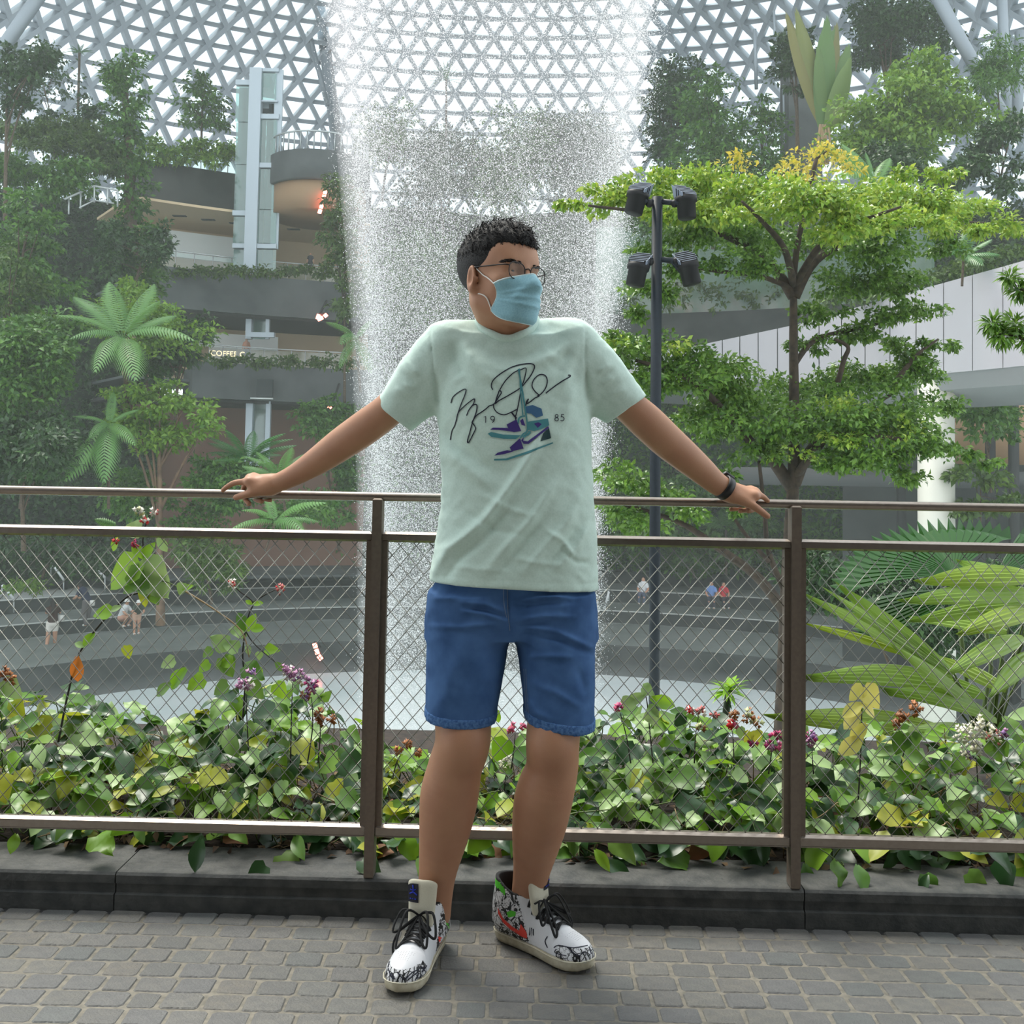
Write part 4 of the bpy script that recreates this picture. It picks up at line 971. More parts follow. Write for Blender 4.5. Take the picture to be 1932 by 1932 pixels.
stem_g = mat('green_stem', (92, 110, 58), .6); stem_d = mat('dark_stem', (44, 40, 34), .7); stem_t = mat('tan_stem', (150, 128, 96), .8); bark = mat('bark', (86, 72, 56), .85, noise=(26, (58, 48, 38), 5), bump=(60, .6))
# ================================================================= creeper along the kerb: mounds of heart leaves, each leaf a part
def DY(x): return KY - .021 * x                         # world y of the kerb front at x
def mound(label, x0, x1, htop, n, seed, mix, size=(.050, .100), spill=True, depth=(.20, .95)):
    rnd = random.Random(seed); st = random.getstate(); random.seed(seed)
    xc = (x0 + x1) / 2; root = thing('creeping_vine', label, 'plant', (xc, DY(xc) + .3, .07), 'heart-leaved creepers along the kerb')
    sb = MB(); keys = [k for k, w in mix for _ in range(w)]
    for i in range(n):
        x = rnd.uniform(x0 - .03, x1 + .03); f = rnd.random() ** .85; y = DY(x) + depth[0] + (depth[1] - depth[0]) * f
        top = htop(x) * (.55 + .45 * min(1, f * 1.8)); z = .085 + (top - .085) * (rnd.random() ** .6)
        if f < .12: z = min(z, .24)
        a = rnd.gauss(0, 1.0); fw = Vector((math.sin(a), -math.cos(a) * .8, rnd.gauss(-.10, .35))); up = Vector((rnd.gauss(0, .45), -.55 + rnd.gauss(0, .4), 1))
        L = rnd.uniform(*size); p = Vector((x, y, z)); mk = rnd.choice(keys)
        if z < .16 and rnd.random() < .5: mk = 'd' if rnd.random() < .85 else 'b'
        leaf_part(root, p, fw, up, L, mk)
        if rnd.random() < .45:
            g0 = Vector((x + rnd.gauss(0, .05), y + rnd.uniform(.02, .10), max(.07, z - rnd.uniform(.05, .18)))); sb.tube(spline([g0, (g0 + p) / 2 + Vector((rnd.gauss(0, .012), .01, .015)), p], 3), [.0018] * 6 + [.0012], 4)
    if spill:
        for i in range(max(4, int((x1 - x0) * 16))):
            x = rnd.uniform(x0, x1); y = DY(x) + rnd.uniform(.035, .22); z = rnd.uniform(.10, .20); L = rnd.uniform(.05, .085)
            leaf_part(root, Vector((x, y, z)), Vector((rnd.gauss(0, .6), -.6, rnd.uniform(-.9, -.1))), Vector((rnd.gauss(0, .3), -.8, .7)), L, rnd.choice(['g', 'd', 'g', 'd', 'l']))
    for i in range(5):                                   # runners
        x = rnd.uniform(x0, x1); p = Vector((x, DY(x) + rnd.uniform(.12, .5), .1)); q = [p]
        for k in range(5): q.append(q[-1] + Vector((rnd.gauss(.0, .05), rnd.gauss(0, .02), rnd.uniform(-.02, .05))))
        sb.tube(spline(q, 3), .0018, 4)
    sb.build('runner', stem_t if seed % 2 else stem_g, root); random.setstate(st); return root
def yrow(py, Y=3.15): return lambda x: CAM.z + (at(966 + x * FPX / Y, py, Y).z - CAM.z)
def hrow(pts, Y=3.15):
    """ridge line of the mound: px points -> height over x at depth Y"""
    X = [at(a, b, Y).x for a, b in pts]; Z = [at(a, b, Y).z for a, b in pts]; return lambda x: float(np.interp(x, X, Z))
RIDGE = hrow([(-200, 1330), (0, 1345), (60, 1325), (170, 1380), (260, 1400), (340, 1370), (420, 1330), (520, 1310), (600, 1370), (660, 1430), (700, 1460), (800, 1440), (960, 1430), (1100, 1410), (1200, 1370), (1300, 1380), (1420, 1390), (1500, 1420), (1600, 1410), (1700, 1400), (1800, 1400), (1932, 1390), (2150, 1380)])
MX = [('g', 9), ('p', 5), ('y', 3), ('l', 4), ('d', 4), ('b', 1)]
X_ = lambda px: at(px, 1450, 3.15).x
for k, (a, b, lbl, mix, n) in enumerate([
    (-140, 110, 'heart-leaved creeper mound with large yellowing leaves, filling the left end of the bed', [('g', 6), ('p', 6), ('y', 8), ('l', 3), ('d', 2)], 105),
    (110, 330, 'heart-leaved creeper around the one deep orange leaf, under the red-flowered vine', MX, 105),
    (330, 520, 'creeper mound under the pink flower heads, left of the left rail post', [('g', 9), ('p', 3), ('y', 3), ('l', 3), ('d', 6), ('b', 2)], 105),
    (520, 700, 'creeper mound falling away towards the left rail post', MX, 90),
    (700, 870, 'sparse pale creeper with bare stems between left rail post and shin', [('p', 6), ('l', 5), ('y', 4), ('g', 5), ('b', 2)], 70),
    (870, 1080, 'thin creeper with dry roots seen between the legs of the man', [('l', 5), ('p', 4), ('g', 6), ('y', 2), ('b', 3)], 80),
    (1080, 1290, 'broad grey-green leaved creeper just right of the shorts', [('p', 6), ('g', 8), ('d', 4), ('l', 2), ('b', 2)], 105),
    (1290, 1500, 'round-leaved creeper spilling over the kerb beside the right rail post', [('g', 8), ('p', 5), ('l', 4), ('d', 4)], 105),
    (1500, 1720, 'creeper mound right of the right rail post under the yellow sapling', MX, 105),
    (1720, 2090, 'creeper mound with white blossom behind it, right end of the bed', MX, 130)]):
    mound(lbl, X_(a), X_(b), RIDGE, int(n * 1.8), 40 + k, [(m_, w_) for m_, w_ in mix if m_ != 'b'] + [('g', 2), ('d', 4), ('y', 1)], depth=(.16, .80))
# ================================================================= the hall beyond the railing: rings of terraces round a pool and a ring of falling water
CX, CYY = -.60, 20.3
def rp(px, R, z=0., near=False):
    """point of the ring of radius R (about the water's axis) in picture column px"""
    k = (px - 966) / FPX; a = 1 + k * k; b = -2 * (k * CX + CYY); c = CX * CX + CYY * CYY - R * R; q = math.sqrt(max(0, b * b - 4 * a * c))
    d = (-b + (-q if near else q)) / (2 * a); return Vector((k * d, d, z))
def zp(py, px, d): return at(px, py, d).z
def revolve(prof, a0=0., a1=360., n=96):
    """(radius, z) profile turned about the axis; angle 90 = away from the camera"""
    mb = MB(); V = []; full = abs(a1 - a0) >= 360; m = n if full else n + 1
    for i in range(m):
        a = rad(a0 + (a1 - a0) * i / n); V += [Vector((CX + r * math.cos(a), CYY + r * math.sin(a), z)) for r, z in prof]
    k = len(prof); F = []
    for i in range(n):
        j = (i + 1) % m
        for q in range(k - 1): F.append((i * k + q, j * k + q, j * k + q + 1, i * k + q + 1))
    return mb.add(V, F)
def arc(px0, px1, prof, n=24):
    """wall that follows the ring between two picture columns; prof: closed (R, z) section"""
    mb = MB(); V = []; k = len(prof)
    for i in range(n + 1):
        px = px0 + (px1 - px0) * i / n
        c = rp(px, prof[0][0]); a = math.atan2(c.y - CYY, c.x - CX)
        V += [Vector((CX + r * math.cos(a), CYY + r * math.sin(a), z)) for r, z in prof]
    F = [(i * k + q, i * k + (q + 1) % k, (i + 1) * k + (q + 1) % k, (i + 1) * k + q) for i in range(n) for q in range(k)]
    F += [tuple(range(k - 1, -1, -1)), tuple(range(n * k, n * k + k))]
    return mb.add(V, F)
def struct(mb, name, m, smooth=False, parent=None):
    o = mb.build(name, m, parent, smooth)
    if not parent: o['kind'] = 'structure'
    return o
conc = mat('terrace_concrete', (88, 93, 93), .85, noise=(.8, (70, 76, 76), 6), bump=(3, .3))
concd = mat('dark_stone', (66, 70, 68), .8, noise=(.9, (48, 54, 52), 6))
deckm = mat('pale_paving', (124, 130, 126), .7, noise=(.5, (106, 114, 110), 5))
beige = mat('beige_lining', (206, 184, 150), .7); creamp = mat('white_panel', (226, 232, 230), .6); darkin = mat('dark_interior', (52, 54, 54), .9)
waterm = mat('milky_water', (212, 226, 226), .22, noise=(.35, (226, 234, 234), 4), bump=(2.2, .25), spec=.4)
ZW, ZF = -5.77, -4.96
struct(revolve([(.01, ZW), (16.25, ZW)], n=96), 'pool_water', waterm, True)
pool = struct(revolve([(16.2, ZW - .3), (16.2, ZW), (16.45, ZW + .1), (17.55, ZF - .06), (17.6, ZF), (23, ZF)], n=96), 'floor_promenade', deckm)
for p in pool.data.polygons:
    if p.center.z < ZF - .02 or math.hypot(p.center.x - CX, p.center.y - CYY) < 17.58: p.material_index = 1
pool.data.materials.append(concd)
tier = [(23, ZF), (23, ZF + .50), (23.5, ZF + .52), (25.6, ZF + .52), (25.6, ZF + 1.05), (28.2, ZF + 1.07), (28.2, ZF + 1.6), (34, ZF + 1.62)]
tr = struct(revolve(tier, -20, 200, 90), 'trim_2', deckm)
tr.data.materials.append(concd)
for p in tr.data.polygons: p.material_index = 1 if abs(p.normal.z) < .5 else 0
led = MB()
for r, z in ((22.98, ZF + .49), (25.58, ZF + 1.04)):
    led.tube([Vector((CX + r * math.cos(rad(a)), CYY + r * math.sin(rad(a)), z)) for a in range(-10, 191, 4)], .025, 5)
struct(led, 'step_nosing', mat('pale_nosing', (196, 200, 196), .5), parent=tr)
# ---- levels of the building on the far side
def lvl(d=41.8): return d
bld = []
def planter(label, px0, px1, R, z0, z1, m=conc, name='planter_wall'):
    prof = [(R, z0), (R, z1), (R + .35, z1), (R + .35, z1 - .25), (R + 1.6, z1 - .25), (R + 1.6, z0)]
    o = struct(arc(px0, px1, prof), name, m); return o
ZB = (7.35, 8.95); ZC = (3.85, 5.30); ZA = (11.55, 13.75)
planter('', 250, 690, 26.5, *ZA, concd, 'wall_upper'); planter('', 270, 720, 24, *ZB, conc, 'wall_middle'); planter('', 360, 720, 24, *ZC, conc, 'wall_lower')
for z0, z1, nm in ((8.3, 11.6, 'wall_level_three'), (4.6, 7.4, 'wall_level_two'), (-3.4, 3.9, 'wall_level_one')):
    struct(arc(230, 690, [(28.6, z0), (28.6, z1), (28.9, z1), (28.9, z0)]), nm, beige if z0 > 0 else mat('brown_lining', (120, 88, 72), .8))
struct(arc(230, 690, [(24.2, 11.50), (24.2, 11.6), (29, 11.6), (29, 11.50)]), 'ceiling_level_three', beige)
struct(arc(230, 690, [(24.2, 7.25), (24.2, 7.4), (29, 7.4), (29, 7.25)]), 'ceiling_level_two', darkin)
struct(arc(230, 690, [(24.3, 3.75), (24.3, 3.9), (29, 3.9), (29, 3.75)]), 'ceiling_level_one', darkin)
for z in (8.25, 4.5, -3.4): struct(arc(230, 690, [(24.4, z), (24.4, z + .1), (29, z + .1), (29, z)]), 'floor_slab', conc)
# white fascia panels on level three and two (each panel a piece)
fa = struct(arc(270, 470, [(26.9, 9.95), (26.9, 11.05), (27.0, 11.05), (27.0, 9.95)], 8), 'trim_3', creamp)
fb = struct(arc(330, 520, [(26.9, 6.25), (26.9, 6.85), (27.0, 6.85), (27.0, 6.25)], 8), 'trim_4', creamp)
for px in (325, 380, 433, 543): # downlights in the soffit
    p = rp(px, 26.0, 11.49); o = MB().box(p, (.55, .22, .04)).build('soffit_vent', darkin, fa)
# drum balcony right of the lift
dc = at(592, 320, 41.5); dm = MB(); zt, zb2 = zp(293, 592, 41.5), zp(348, 592, 41.5)
dm.lathe([(2.05, zb2), (2.1, zb2 + .05), (2.1, zt), (1.9, zt), (1.9, zt - .1), (.1, zt - .1)], Matrix.Translation((dc.x, dc.y + 1.2, 0)), 40)
drum = struct(dm, 'wall_drum', conc, True)
MB().lathe([(1.95, zb2 - 1.15), (1.95, zb2)], Matrix.Translation((dc.x, dc.y + 1.2, 0)), 40).build('drum_lining', mat('brown_cladding', (150, 122, 92), .7), drum)
gr = MB()
for k in range(24):
    a = math.pi + math.pi * k / 23; gr.tube([(dc.x + 2 * math.cos(a), dc.y + 1.2 + 2 * math.sin(a), zt), (dc.x + 2 * math.cos(a), dc.y + 1.2 + 2 * math.sin(a), zt + .75)], .03, 4)
gr.tube([(dc.x + 2 * math.cos(math.pi + math.pi * k / 23), dc.y + 1.2 + 2 * math.sin(math.pi + math.pi * k / 23), zt + .75) for k in range(24)], .04, 5)
gr.build('drum_rail', mat('pale_metal', (186, 192, 192), .4, .5), drum)
# dark opening with pale sill in the lower planter
w = rp(491, 23.97, 0); pm_ = 43.0 / FPX
ow = struct(MB().box((w.x, w.y, (zp(716, 491, w.y) + zp(749, 491, w.y)) / 2), (44 * w.y / FPX, .1, 33 * w.y / FPX)), 'window_1', mat('dark_glass', (46, 54, 56), .2))
MB().box((w.x, w.y - .05, zp(752, 491, w.y)), (46 * w.y / FPX, .2, .06)).build('window_sill', creamp, ow)
# lettering on level two
fc = bpy.data.curves.new('cafe_sign', 'FONT'); fc.body = "'COFFEE C"; fc.size = .31; fc.extrude = .02; fc.align_x = 'CENTER'
_tmp = bpy.data.objects.new('sign_curve', fc); COL.objects.link(_tmp); bpy.context.view_layer.update()
sme = bpy.data.meshes.new_from_object(_tmp.evaluated_get(bpy.context.evaluated_depsgraph_get())); bpy.data.objects.remove(_tmp); sme.materials.clear(); fo_ = bpy.data.objects.new('cafe_sign', sme); COL.objects.link(fo_); c = rp(424, 25.2, 0); fo_.location = (c.x, c.y, zp(672, 423, c.y)); fo_.rotation_euler = (rad(90), 0, rad(18))
sme.materials.append(mat('lit_letters', (255, 226, 180), .5, emit=((255, 214, 160), 1.6)))
tag(fo_, 'lit orange-white lettering of a coffee shop sign behind the middle planter', 'sign')
# glass balustrades of the levels
pale = mat('pale_metal', (186, 192, 192), .4, .5); glz = glass_mat('balustrade_glass', (226, 240, 236), .10, .05, .10, (200, 220, 214))
def balustrade(label, px0, px1, R, z, h, n=10):
    root = thing('balustrade', label, 'railing', rp((px0 + px1) / 2, R, z)); hr_ = MB()
    pts = [rp(px0 + (px1 - px0) * i / n, R, z + h) for i in range(n + 1)]; hr_.tube(pts, .03, 5).build('handrail', pale, root)
    for i in range(n + 1):
        p = rp(px0 + (px1 - px0) * i / n, R, z); MB().tube([p, p + Vector((0, 0, h))], .02, 4).build('post', pale, root)
    for i in range(n):
        a, b = rp(px0 + (px1 - px0) * (i + .04) / n, R, z), rp(px0 + (px1 - px0) * (i + .96) / n, R, z); u = Vector((0, 0, h - .06)); w_ = Vector((0, 0, .05))
        MB().add([a + w_, b + w_, b + u, a + u], [(0, 1, 2, 3)]).build('glass_pane', glz, root, False)
balustrade('glass balustrade above the middle planter, left of the falling water', 285, 640, 24.5, 8.7, 1.0)
balustrade('glass balustrade above the lower planter by the coffee sign', 390, 650, 24.5, 5.05, 1.0)
balustrade('pale balustrade on top of the dark upper wall', 285, 440, 26.8, 13.5, .9, 6)
# ---- glass lift tower
LD = 41.6; steel = mat('lift_steel', (176, 188, 196), .5, .2); steeld = mat('lift_steel_dark', (96, 108, 112), .5, .2); lgl = glass_mat('lift_glass', (206, 228, 224), .12, .05, .12, (180, 206, 202))
lift = thing('lift_tower', 'tall glass lift shaft with pale steel mast rising from the planter', 'lift', at(480, 515, LD))
def lbox(x0, y0, x1, y1, dy, m, name, th=.12):
    a, b = at(x0, y0, LD + dy), at(x1, y1, LD + dy); return MB().box((a + b) / 2, (abs(b.x - a.x), th, abs(a.z - b.z))).build(name, m, lift, False)
lbox(473, 130, 484, 516, 0, steel, 'mast', .35)
lbox(466, 175, 471, 470, .5, steeld, 'mast', .2)
lbox(520, 132, 525, 470, .1, steel, 'mast', .1)
for y0, y1, x0, x1 in ((130, 137, 476, 527), (190, 194, 476, 525), (216, 226, 476, 527), (308, 318, 476, 527), (152, 162, 446, 474), (398, 408, 440, 474), (460, 470, 440, 522)): lbox(x0, y0, x1, y1, .05, steel, 'cross_beam', .25)
for x0, y0, x1, y1 in ((485, 138, 520, 189), (485, 226, 520, 307), (485, 319, 520, 395), (485, 396, 520, 459), (485, 471, 520, 514), (446, 163, 472, 230), (446, 231, 472, 310), (444, 311, 472, 397), (441, 409, 472, 459), (441, 471, 472, 514)): lbox(x0, y0, x1, y1, .0, lgl, 'glass_pane', .02)
for x in (452, 460, 492, 505, 512): lbox(x, 165 if x < 470 else 195, x + 2, 505, .7, steeld, 'lift_cable', .05)
lbox(487, 150, 513, 172, .6, steel, 'lift_motor', .8); lbox(487, 196, 512, 212, .6, steeld, 'lift_car', .9)
for y0, y1 in ((586, 640), (756, 880)):
    lbox(466, y0, 475, y1, 1.2, steel, 'mast', .3); lbox(503, y0, 508, y1, 1.2, steel, 'mast', .2); lbox(476, y0, 503, y1, 1.3, lgl, 'glass_pane', .02)
lbox(466, 627, 518, 637, 1.1, steel, 'cross_beam', .25)
# little figure standing on level three + lamps
def red_lamp(label, pts, d, hang=None):
    root = thing('light_bar', label, 'lamp', at(*pts[0], d)); q = [at(x, y, d) for x, y in pts]
    MB().tube([q[0] + Vector((0, .12, 0)), q[-1] + Vector((0, .12, 0))], .07, 6).build('bar', darkin, root)
    if hang: MB().tube([q[0] + Vector((0, .12, 0)), q[0] + Vector(hang)], .05, 5).build('bracket', darkin, root)
    em = mat('red_white_glow', (255, 190, 170), .4, emit=((255, 120, 100), 9))
    for a, b in zip(q[:-1], q[1:]): MB().tube([a.lerp(b, .1), a.lerp(b, .85)], .075, 6).build('bulb', em, root)
red_lamp('glowing red light bar below the drum balcony', [(615, 358), (612, 367), (610, 376), (608, 385), (605, 394), (602, 404)], 40.66, (0, .7, .9))
red_lamp('pair of small red lamps under the middle slab', [(602, 592), (598, 604), (611, 598), (618, 592)], 41.6, (0, 2.2, 1.1))
red_lamp('small red lamp under the lower slab', [(625, 766), (618, 771)], 41.6, (0, 2.2, 1.3))
red_lamp('jagged red light strip by the pool edge', [(593, 1213), (596, 1224), (600, 1236), (608, 1246)], 35.6, (0, 1.4, -.4))
# ---- white ramp on the right: clad in upright panels, each panel a piece
RT = [(1150, 668, 712, 37.5), (1300, 655, 716, 34), (1500, 613, 722, 29.5), (1700, 556, 712, 25), (1932, 492, 690, 21), (2160, 425, 668, 18)]
def rti(px): X = [r[0] for r in RT]; return [float(np.interp(px, X, [r[i] for r in RT])) for i in (1, 2, 3)]
rampm = mat('ramp_panel', (176, 176, 180), .5); ramp = struct(MB(), 'wall_ramp', rampm) if False else None
mb = MB(); V = []; xs = np.linspace(1150, 2160, 60)
for px in xs:
    t_, b_, d = rti(px); A = at(px, t_, d); B = at(px, b_, d); e = Vector((.25, .97, 0)); 
    V += [A + e * .12, B + e * .12, B + e * .5 - Vector((0, 0, .35)), B + e * 4.5 - Vector((0, 0, .55)), A + e * 3.5]
F = [(i * 5 + q, i * 5 + q + 1, i * 5 + 6 + q, i * 5 + 5 + q) for i in range(59) for q in range(4)]
ramp = struct(mb.add(V, F), 'wall_ramp', [mat('ramp_core', (132, 136, 136), .8)])
px = 1152.
while px < 2140:
    w_ = (px * .052 - 38) if px > 1300 else 30; nx_ = min(2158, px + w_); q = []
    for k in (px + .9, nx_ - .9): t_, b_, d = rti(k); q += [at(k, t_, d), at(k, b_, d)]
    e = Vector((.25, .97, 0)) * .10
    MB().add(q + [v + e for v in q], [(0, 2, 3, 1), (4, 5, 7, 6), (0, 1, 5, 4), (2, 6, 7, 3), (0, 4, 6, 2), (1, 3, 7, 5)]).build('cladding_panel', rampm, ramp, False); px = nx_
cc = at(1766, 850, 24.5); colr = 33 * 24.5 / FPX
colm = mat('cream_column', (206, 206, 194), .6)
struct(MB().lathe([(colr, -6), (colr, zp(690, 1766, 24.5) + .4)], Matrix.Translation((cc.x, cc.y, 0)), 28), 'column_cream', colm, True)
# recess under the ramp: dark back wall with mullions and floor
rb = struct(MB().add([at(1590, 640, 35), at(2300, 600, 31), Vector((at(2300, 600, 31).x, 31, -6)), Vector((at(1590, 640, 35).x, 35, -6))], [(0, 3, 2, 1)]), 'wall_recess', mat('recess_wall', (50, 56, 54), .6, noise=(.7, (34, 40, 38), 5)))
for x, d in ((1868, 30), (1912, 29.5), (1700, 33)): MB().box(((at(x, 800, d).x), d, -1), (.22, .2, 9)).build('mullion', darkin, rb)
MB().box((at(1830, 880, 30).x, 30.2, zp(905, 1830, 30)), (14, .5, .5)).build('recess_transom', mat('grey_band', (70, 74, 74), .7), rb)
MB().box((at(1850, 790, 31).x, 31, zp(800, 1850, 31)), (3.2, .3, 2.4)).build('brown_panel', mat('brown_cladding', (150, 122, 92), .7), rb)
# dark band and planted glass wall left of the ramp
struct(arc(1130, 1720, [(23.2, 6.45), (23.2, 7.75), (24, 7.75), (24, 6.45)]), 'wall_right_band', concd)
struct(arc(1120, 1760, [(23.9, 7.6), (23.9, 11.6), (24.2, 11.6), (24.2, 7.6)]), 'wall_green_glass', mat('misted_glass', (128, 150, 138), .25, noise=(.6, (86, 118, 92), 6)))
struct(arc(1120, 1760, [(29.2, -3.4), (29.2, 6.5), (29.6, 6.5), (29.6, -3.4)]), 'wall_right_lower', mat('shade_green', (74, 92, 82), .9, noise=(.5, (48, 66, 56), 6)))
# grey fin, poles and big tubes
fin = struct(MB().box(((at(1492, 200, 37).x + at(1545, 200, 37).x) / 2, 37.5, (zp(92, 1500, 37) + zp(470, 1500, 37)) / 2), ((1545 - 1480) * 37 / FPX, 1.2, (470 - 92) * 37 / FPX)), 'wall_fin', conc)
tubem = mat('grey_tube', (138, 148, 156), .45, .1)
def tube_col(name, pts, d, w, d2=None):
    q = [at(x, y, d + ((d2 or d) - d) * i / (len(pts) - 1)) for i, (x, y) in enumerate(pts)]
    struct(MB().tube(q, w / 2 * d / FPX, 16), name, tubem, True)
tube_col('column_left', [(-60, 185), (100, -45)], 36, 26); tube_col('column_centre', [(593, -60), (612, 80), (640, 300)], 50, 23); tube_col('column_centre_thin', [(583, 60), (618, 200)], 49, 9)
tube_col('column_right', [(1745, -50), (1820, 90), (1898, 228)], 33, 25); tube_col('column_upright', [(1888, -50), (1896, 120), (1900, 232)], 34, 19); tube_col('column_edge', [(1925, 60), (1918, 260)], 36, 20)
tube_col('column_pole', [(1424, 55), (1427, 168)], 38, 7); tube_col('column_pole', [(1478, 160), (1479, 270)], 36, 3.5); tube_col('column_pole', [(1460, 20), (1463, 90)], 38, 5)
# ---- glass roof: triangular lattice of deep pale beams with a pane in every triangle
prof = spline([Vector((39.5, 0, 13.2)), Vector((38.2, 0, 16.2)), Vector((36.0, 0, 19.0)), Vector((32.6, 0, 21.4)), Vector((28.0, 0, 23.3)), Vector((22.0, 0, 24.9)), Vector((16, 0, 26))], 40)
acc = [0.]
for a, b in zip(prof[:-1], prof[1:]): acc.append(acc[-1] + (b - a).length)
ED = 1.46; rowh = ED * .866; NR = int(acc[-1] / rowh); NCOL = 2 * int(36 / ED)
def rnode(i, j):
    s_ = j * rowh; r = float(np.interp(s_, acc, [p.x for p in prof])); z = float(np.interp(s_, acc, [p.z for p in prof]))
    a = rad(90) + ((i + .5 * (j % 2)) - NCOL / 2) * ED / 36; return Vector((CX + r * math.cos(a), CYY + r * math.sin(a), z))
roofm = mat('roof_beam', (146, 156, 165), .5, .1); pane_m = glass_mat('roof_glass', (236, 246, 250), .05, .03)
ceil = struct(revolve([(39.5, 12.9), (39.6, 13.2)], 20, 160, 40), 'ceiling', roofm)
edges, tris = [], []
for j in range(NR):
    for i in range(NCOL):
        e = j % 2
        edges.append(((i, j), (i + 1, j)))
        if j + 1 < NR: edges.append(((i, j), (i + e, j + 1))); edges.append(((i, j), (i + e - 1, j + 1)))
        if j + 1 < NR: tris.append(((i, j), (i + 1, j), (i + e, j + 1))); tris.append(((i, j), (i + e, j + 1), (i + e - 1, j + 1)))
def sort_key(pts):
    c = sum((rnode(*p) for p in pts), Vector()) / len(pts); u, v = proj(c); ins = -40 < u < 1972 and -40 < v < 330
    return (0 if ins and not 640 < u < 1180 else 1 if ins else 2, (c - CAM).length)
def beam_v(a, b):
    A, B = rnode(*a), rnode(*b); t_ = (B - A).normalized(); c0 = Vector((CX, CYY, 6)); n_ = ((A + B) / 2 - c0).normalized(); n_ = (n_ - t_ * n_.dot(t_)).normalized(); s_ = t_.cross(n_) * .105; D_ = n_ * -.92
    return [A - s_, A + s_, A + s_ + D_, A - s_ + D_, B - s_, B + s_, B + s_ + D_, B - s_ + D_]
BF = [(0, 1, 5, 4), (1, 2, 6, 5), (2, 3, 7, 6), (3, 0, 4, 7)]
restb, restp = MB(), MB()
for k, e in enumerate(sorted(edges, key=sort_key)):
    V = beam_v(*e)
    if k < 290: MB().add(V, BF).build('roof_beam', roofm, ceil, False)
    else: restb.add(V, BF)
for k, e in enumerate(sorted(tris, key=sort_key)):
    q = [rnode(*p) for p in e]; c = sum(q, Vector()) / 3; q = [c + (p - c) * .97 for p in q]
    if k < 290: MB().add(q, [(0, 1, 2)]).build('roof_pane', pane_m, ceil, False)
    else: restp.add(q, [(0, 1, 2)])
tag(restb.build('far_roof_beam', roofm, ceil, False), kind='stuff'); tag(restp.build('far_roof_pane', pane_m, ceil, False), kind='stuff')
# ---- hillside behind everything, so planting stands on ground
def hill(name, px0, px1, prof, m):
    n = 40; k = len(prof); V = []
    for i in range(n + 1):
        px = px0 + (px1 - px0) * i / n
        for r, z in prof: p = rp(px, r + .5 * math.sin(px * .02 + z), z); V.append(p)
    F = [(i * k + q, (i + 1) * k + q, (i + 1) * k + q + 1, i * k + q + 1) for i in range(n) for q in range(k - 1)]
    return struct(MB().add(V, F), name, m, True)
hillm = mat('hillside_soil', (46, 60, 40), .95, noise=(1.2, (30, 42, 28), 8), bump=(4, .8))
hill('ground_hillside_left', -420, 300, [(26.5, -3.4), (27, 0), (29, 3), (30.5, 7), (32, 10.5), (33.5, 13.3)], hillm)
hill('ground_hillside_far', 640, 1300, [(29.2, -3.4), (29.4, 4), (30.5, 8), (32, 12), (33, 14.5)], hillm)
hill('ground_hillside_right', 1150, 2400, [(25.6, 6), (26.5, 8.5), (29, 10.2), (31.5, 11.8), (33, 13)], hillm)
# ---- falling water: a ring of drops, thousands of small round points
def drops(name, label, n, rf, z0, z1, sig, size, seed):
    g = np.random.default_rng(seed); z = z0 + (z1 - z0) * g.random(n); a = g.random(n) * 2 * math.pi
    st = np.sin(a * 9 + 1.3) * .5 + np.sin(a * 23 + .4) * .35 + np.sin(a * 47) * .25
    keep = g.random(n) < .72 + .28 * st; z = z[keep]; a = a[keep]; n = len(z)
    r = np.interp(z, *rf) + g.normal(size=n) * np.interp(z, *sig) - np.abs(g.normal(size=n)) * .25 * (g.random(n) < .35)
    P = np.stack([CX + .12 + r * np.cos(a), CYY + r * np.sin(a), z], 1)
    me = bpy.data.meshes.new(name); me.vertices.add(n); me.vertices.foreach_set('co', P.astype(np.float32).ravel())
    at_ = me.attributes.new('drop_radius', 'FLOAT', 'POINT'); at_.data.foreach_set('value', (size * (.55 + g.random(n) ** 2.2 * 1.3)).astype(np.float32)); me.update()
    o = bpy.data.objects.new(name, me); COL.objects.link(o); o['kind'] = 'stuff'; tag(o, label, 'waterfall')
    ng = bpy.data.node_groups.new('drops_' + name, 'GeometryNodeTree')
    ng.interface.new_socket('Geometry', in_out='INPUT', socket_type='NodeSocketGeometry'); ng.interface.new_socket('Geometry', in_out='OUTPUT', socket_type='NodeSocketGeometry')
    nn = ng.nodes; gi = nn.new('NodeGroupInput'); go = nn.new('NodeGroupOutput'); mp = nn.new('GeometryNodeMeshToPoints'); na = nn.new('GeometryNodeInputNamedAttribute'); na.data_type = 'FLOAT'; na.inputs[0].default_value = 'drop_radius'
    sm_ = nn.new('GeometryNodeSetMaterial'); sm_.inputs['Material'].default_value = dropm
    ng.links.new(gi.outputs[0], mp.inputs['Mesh']); ng.links.new([s for s in na.outputs if s.enabled][0], mp.inputs['Radius']); ng.links.new(mp.outputs[0], sm_.inputs[0]); ng.links.new(sm_.outputs[0], go.inputs[0])
    md = o.modifiers.new('points', 'NODES'); md.node_group = ng; me.materials.append(dropm); return o
dropm = bpy.data.materials.new('water_drop'); dropm.use_nodes = True
_t = dropm.node_tree; _d = _t.nodes.new('ShaderNodeBsdfDiffuse'); _d.inputs[0].default_value = (.80, .81, .82, 1); _r = _t.nodes.new('ShaderNodeBsdfTranslucent'); _r.inputs[0].default_value = (.80, .81, .82, 1)
_m = _t.nodes.new('ShaderNodeMixShader'); _m.inputs[0].default_value = .5; _t.links.new(_d.outputs[0], _m.inputs[1]); _t.links.new(_r.outputs[0], _m.inputs[2]); _t.links.new(_m.outputs[0], _t.nodes['Material Output'].inputs[0]); _t.nodes.remove(_t.nodes['Principled BSDF'])
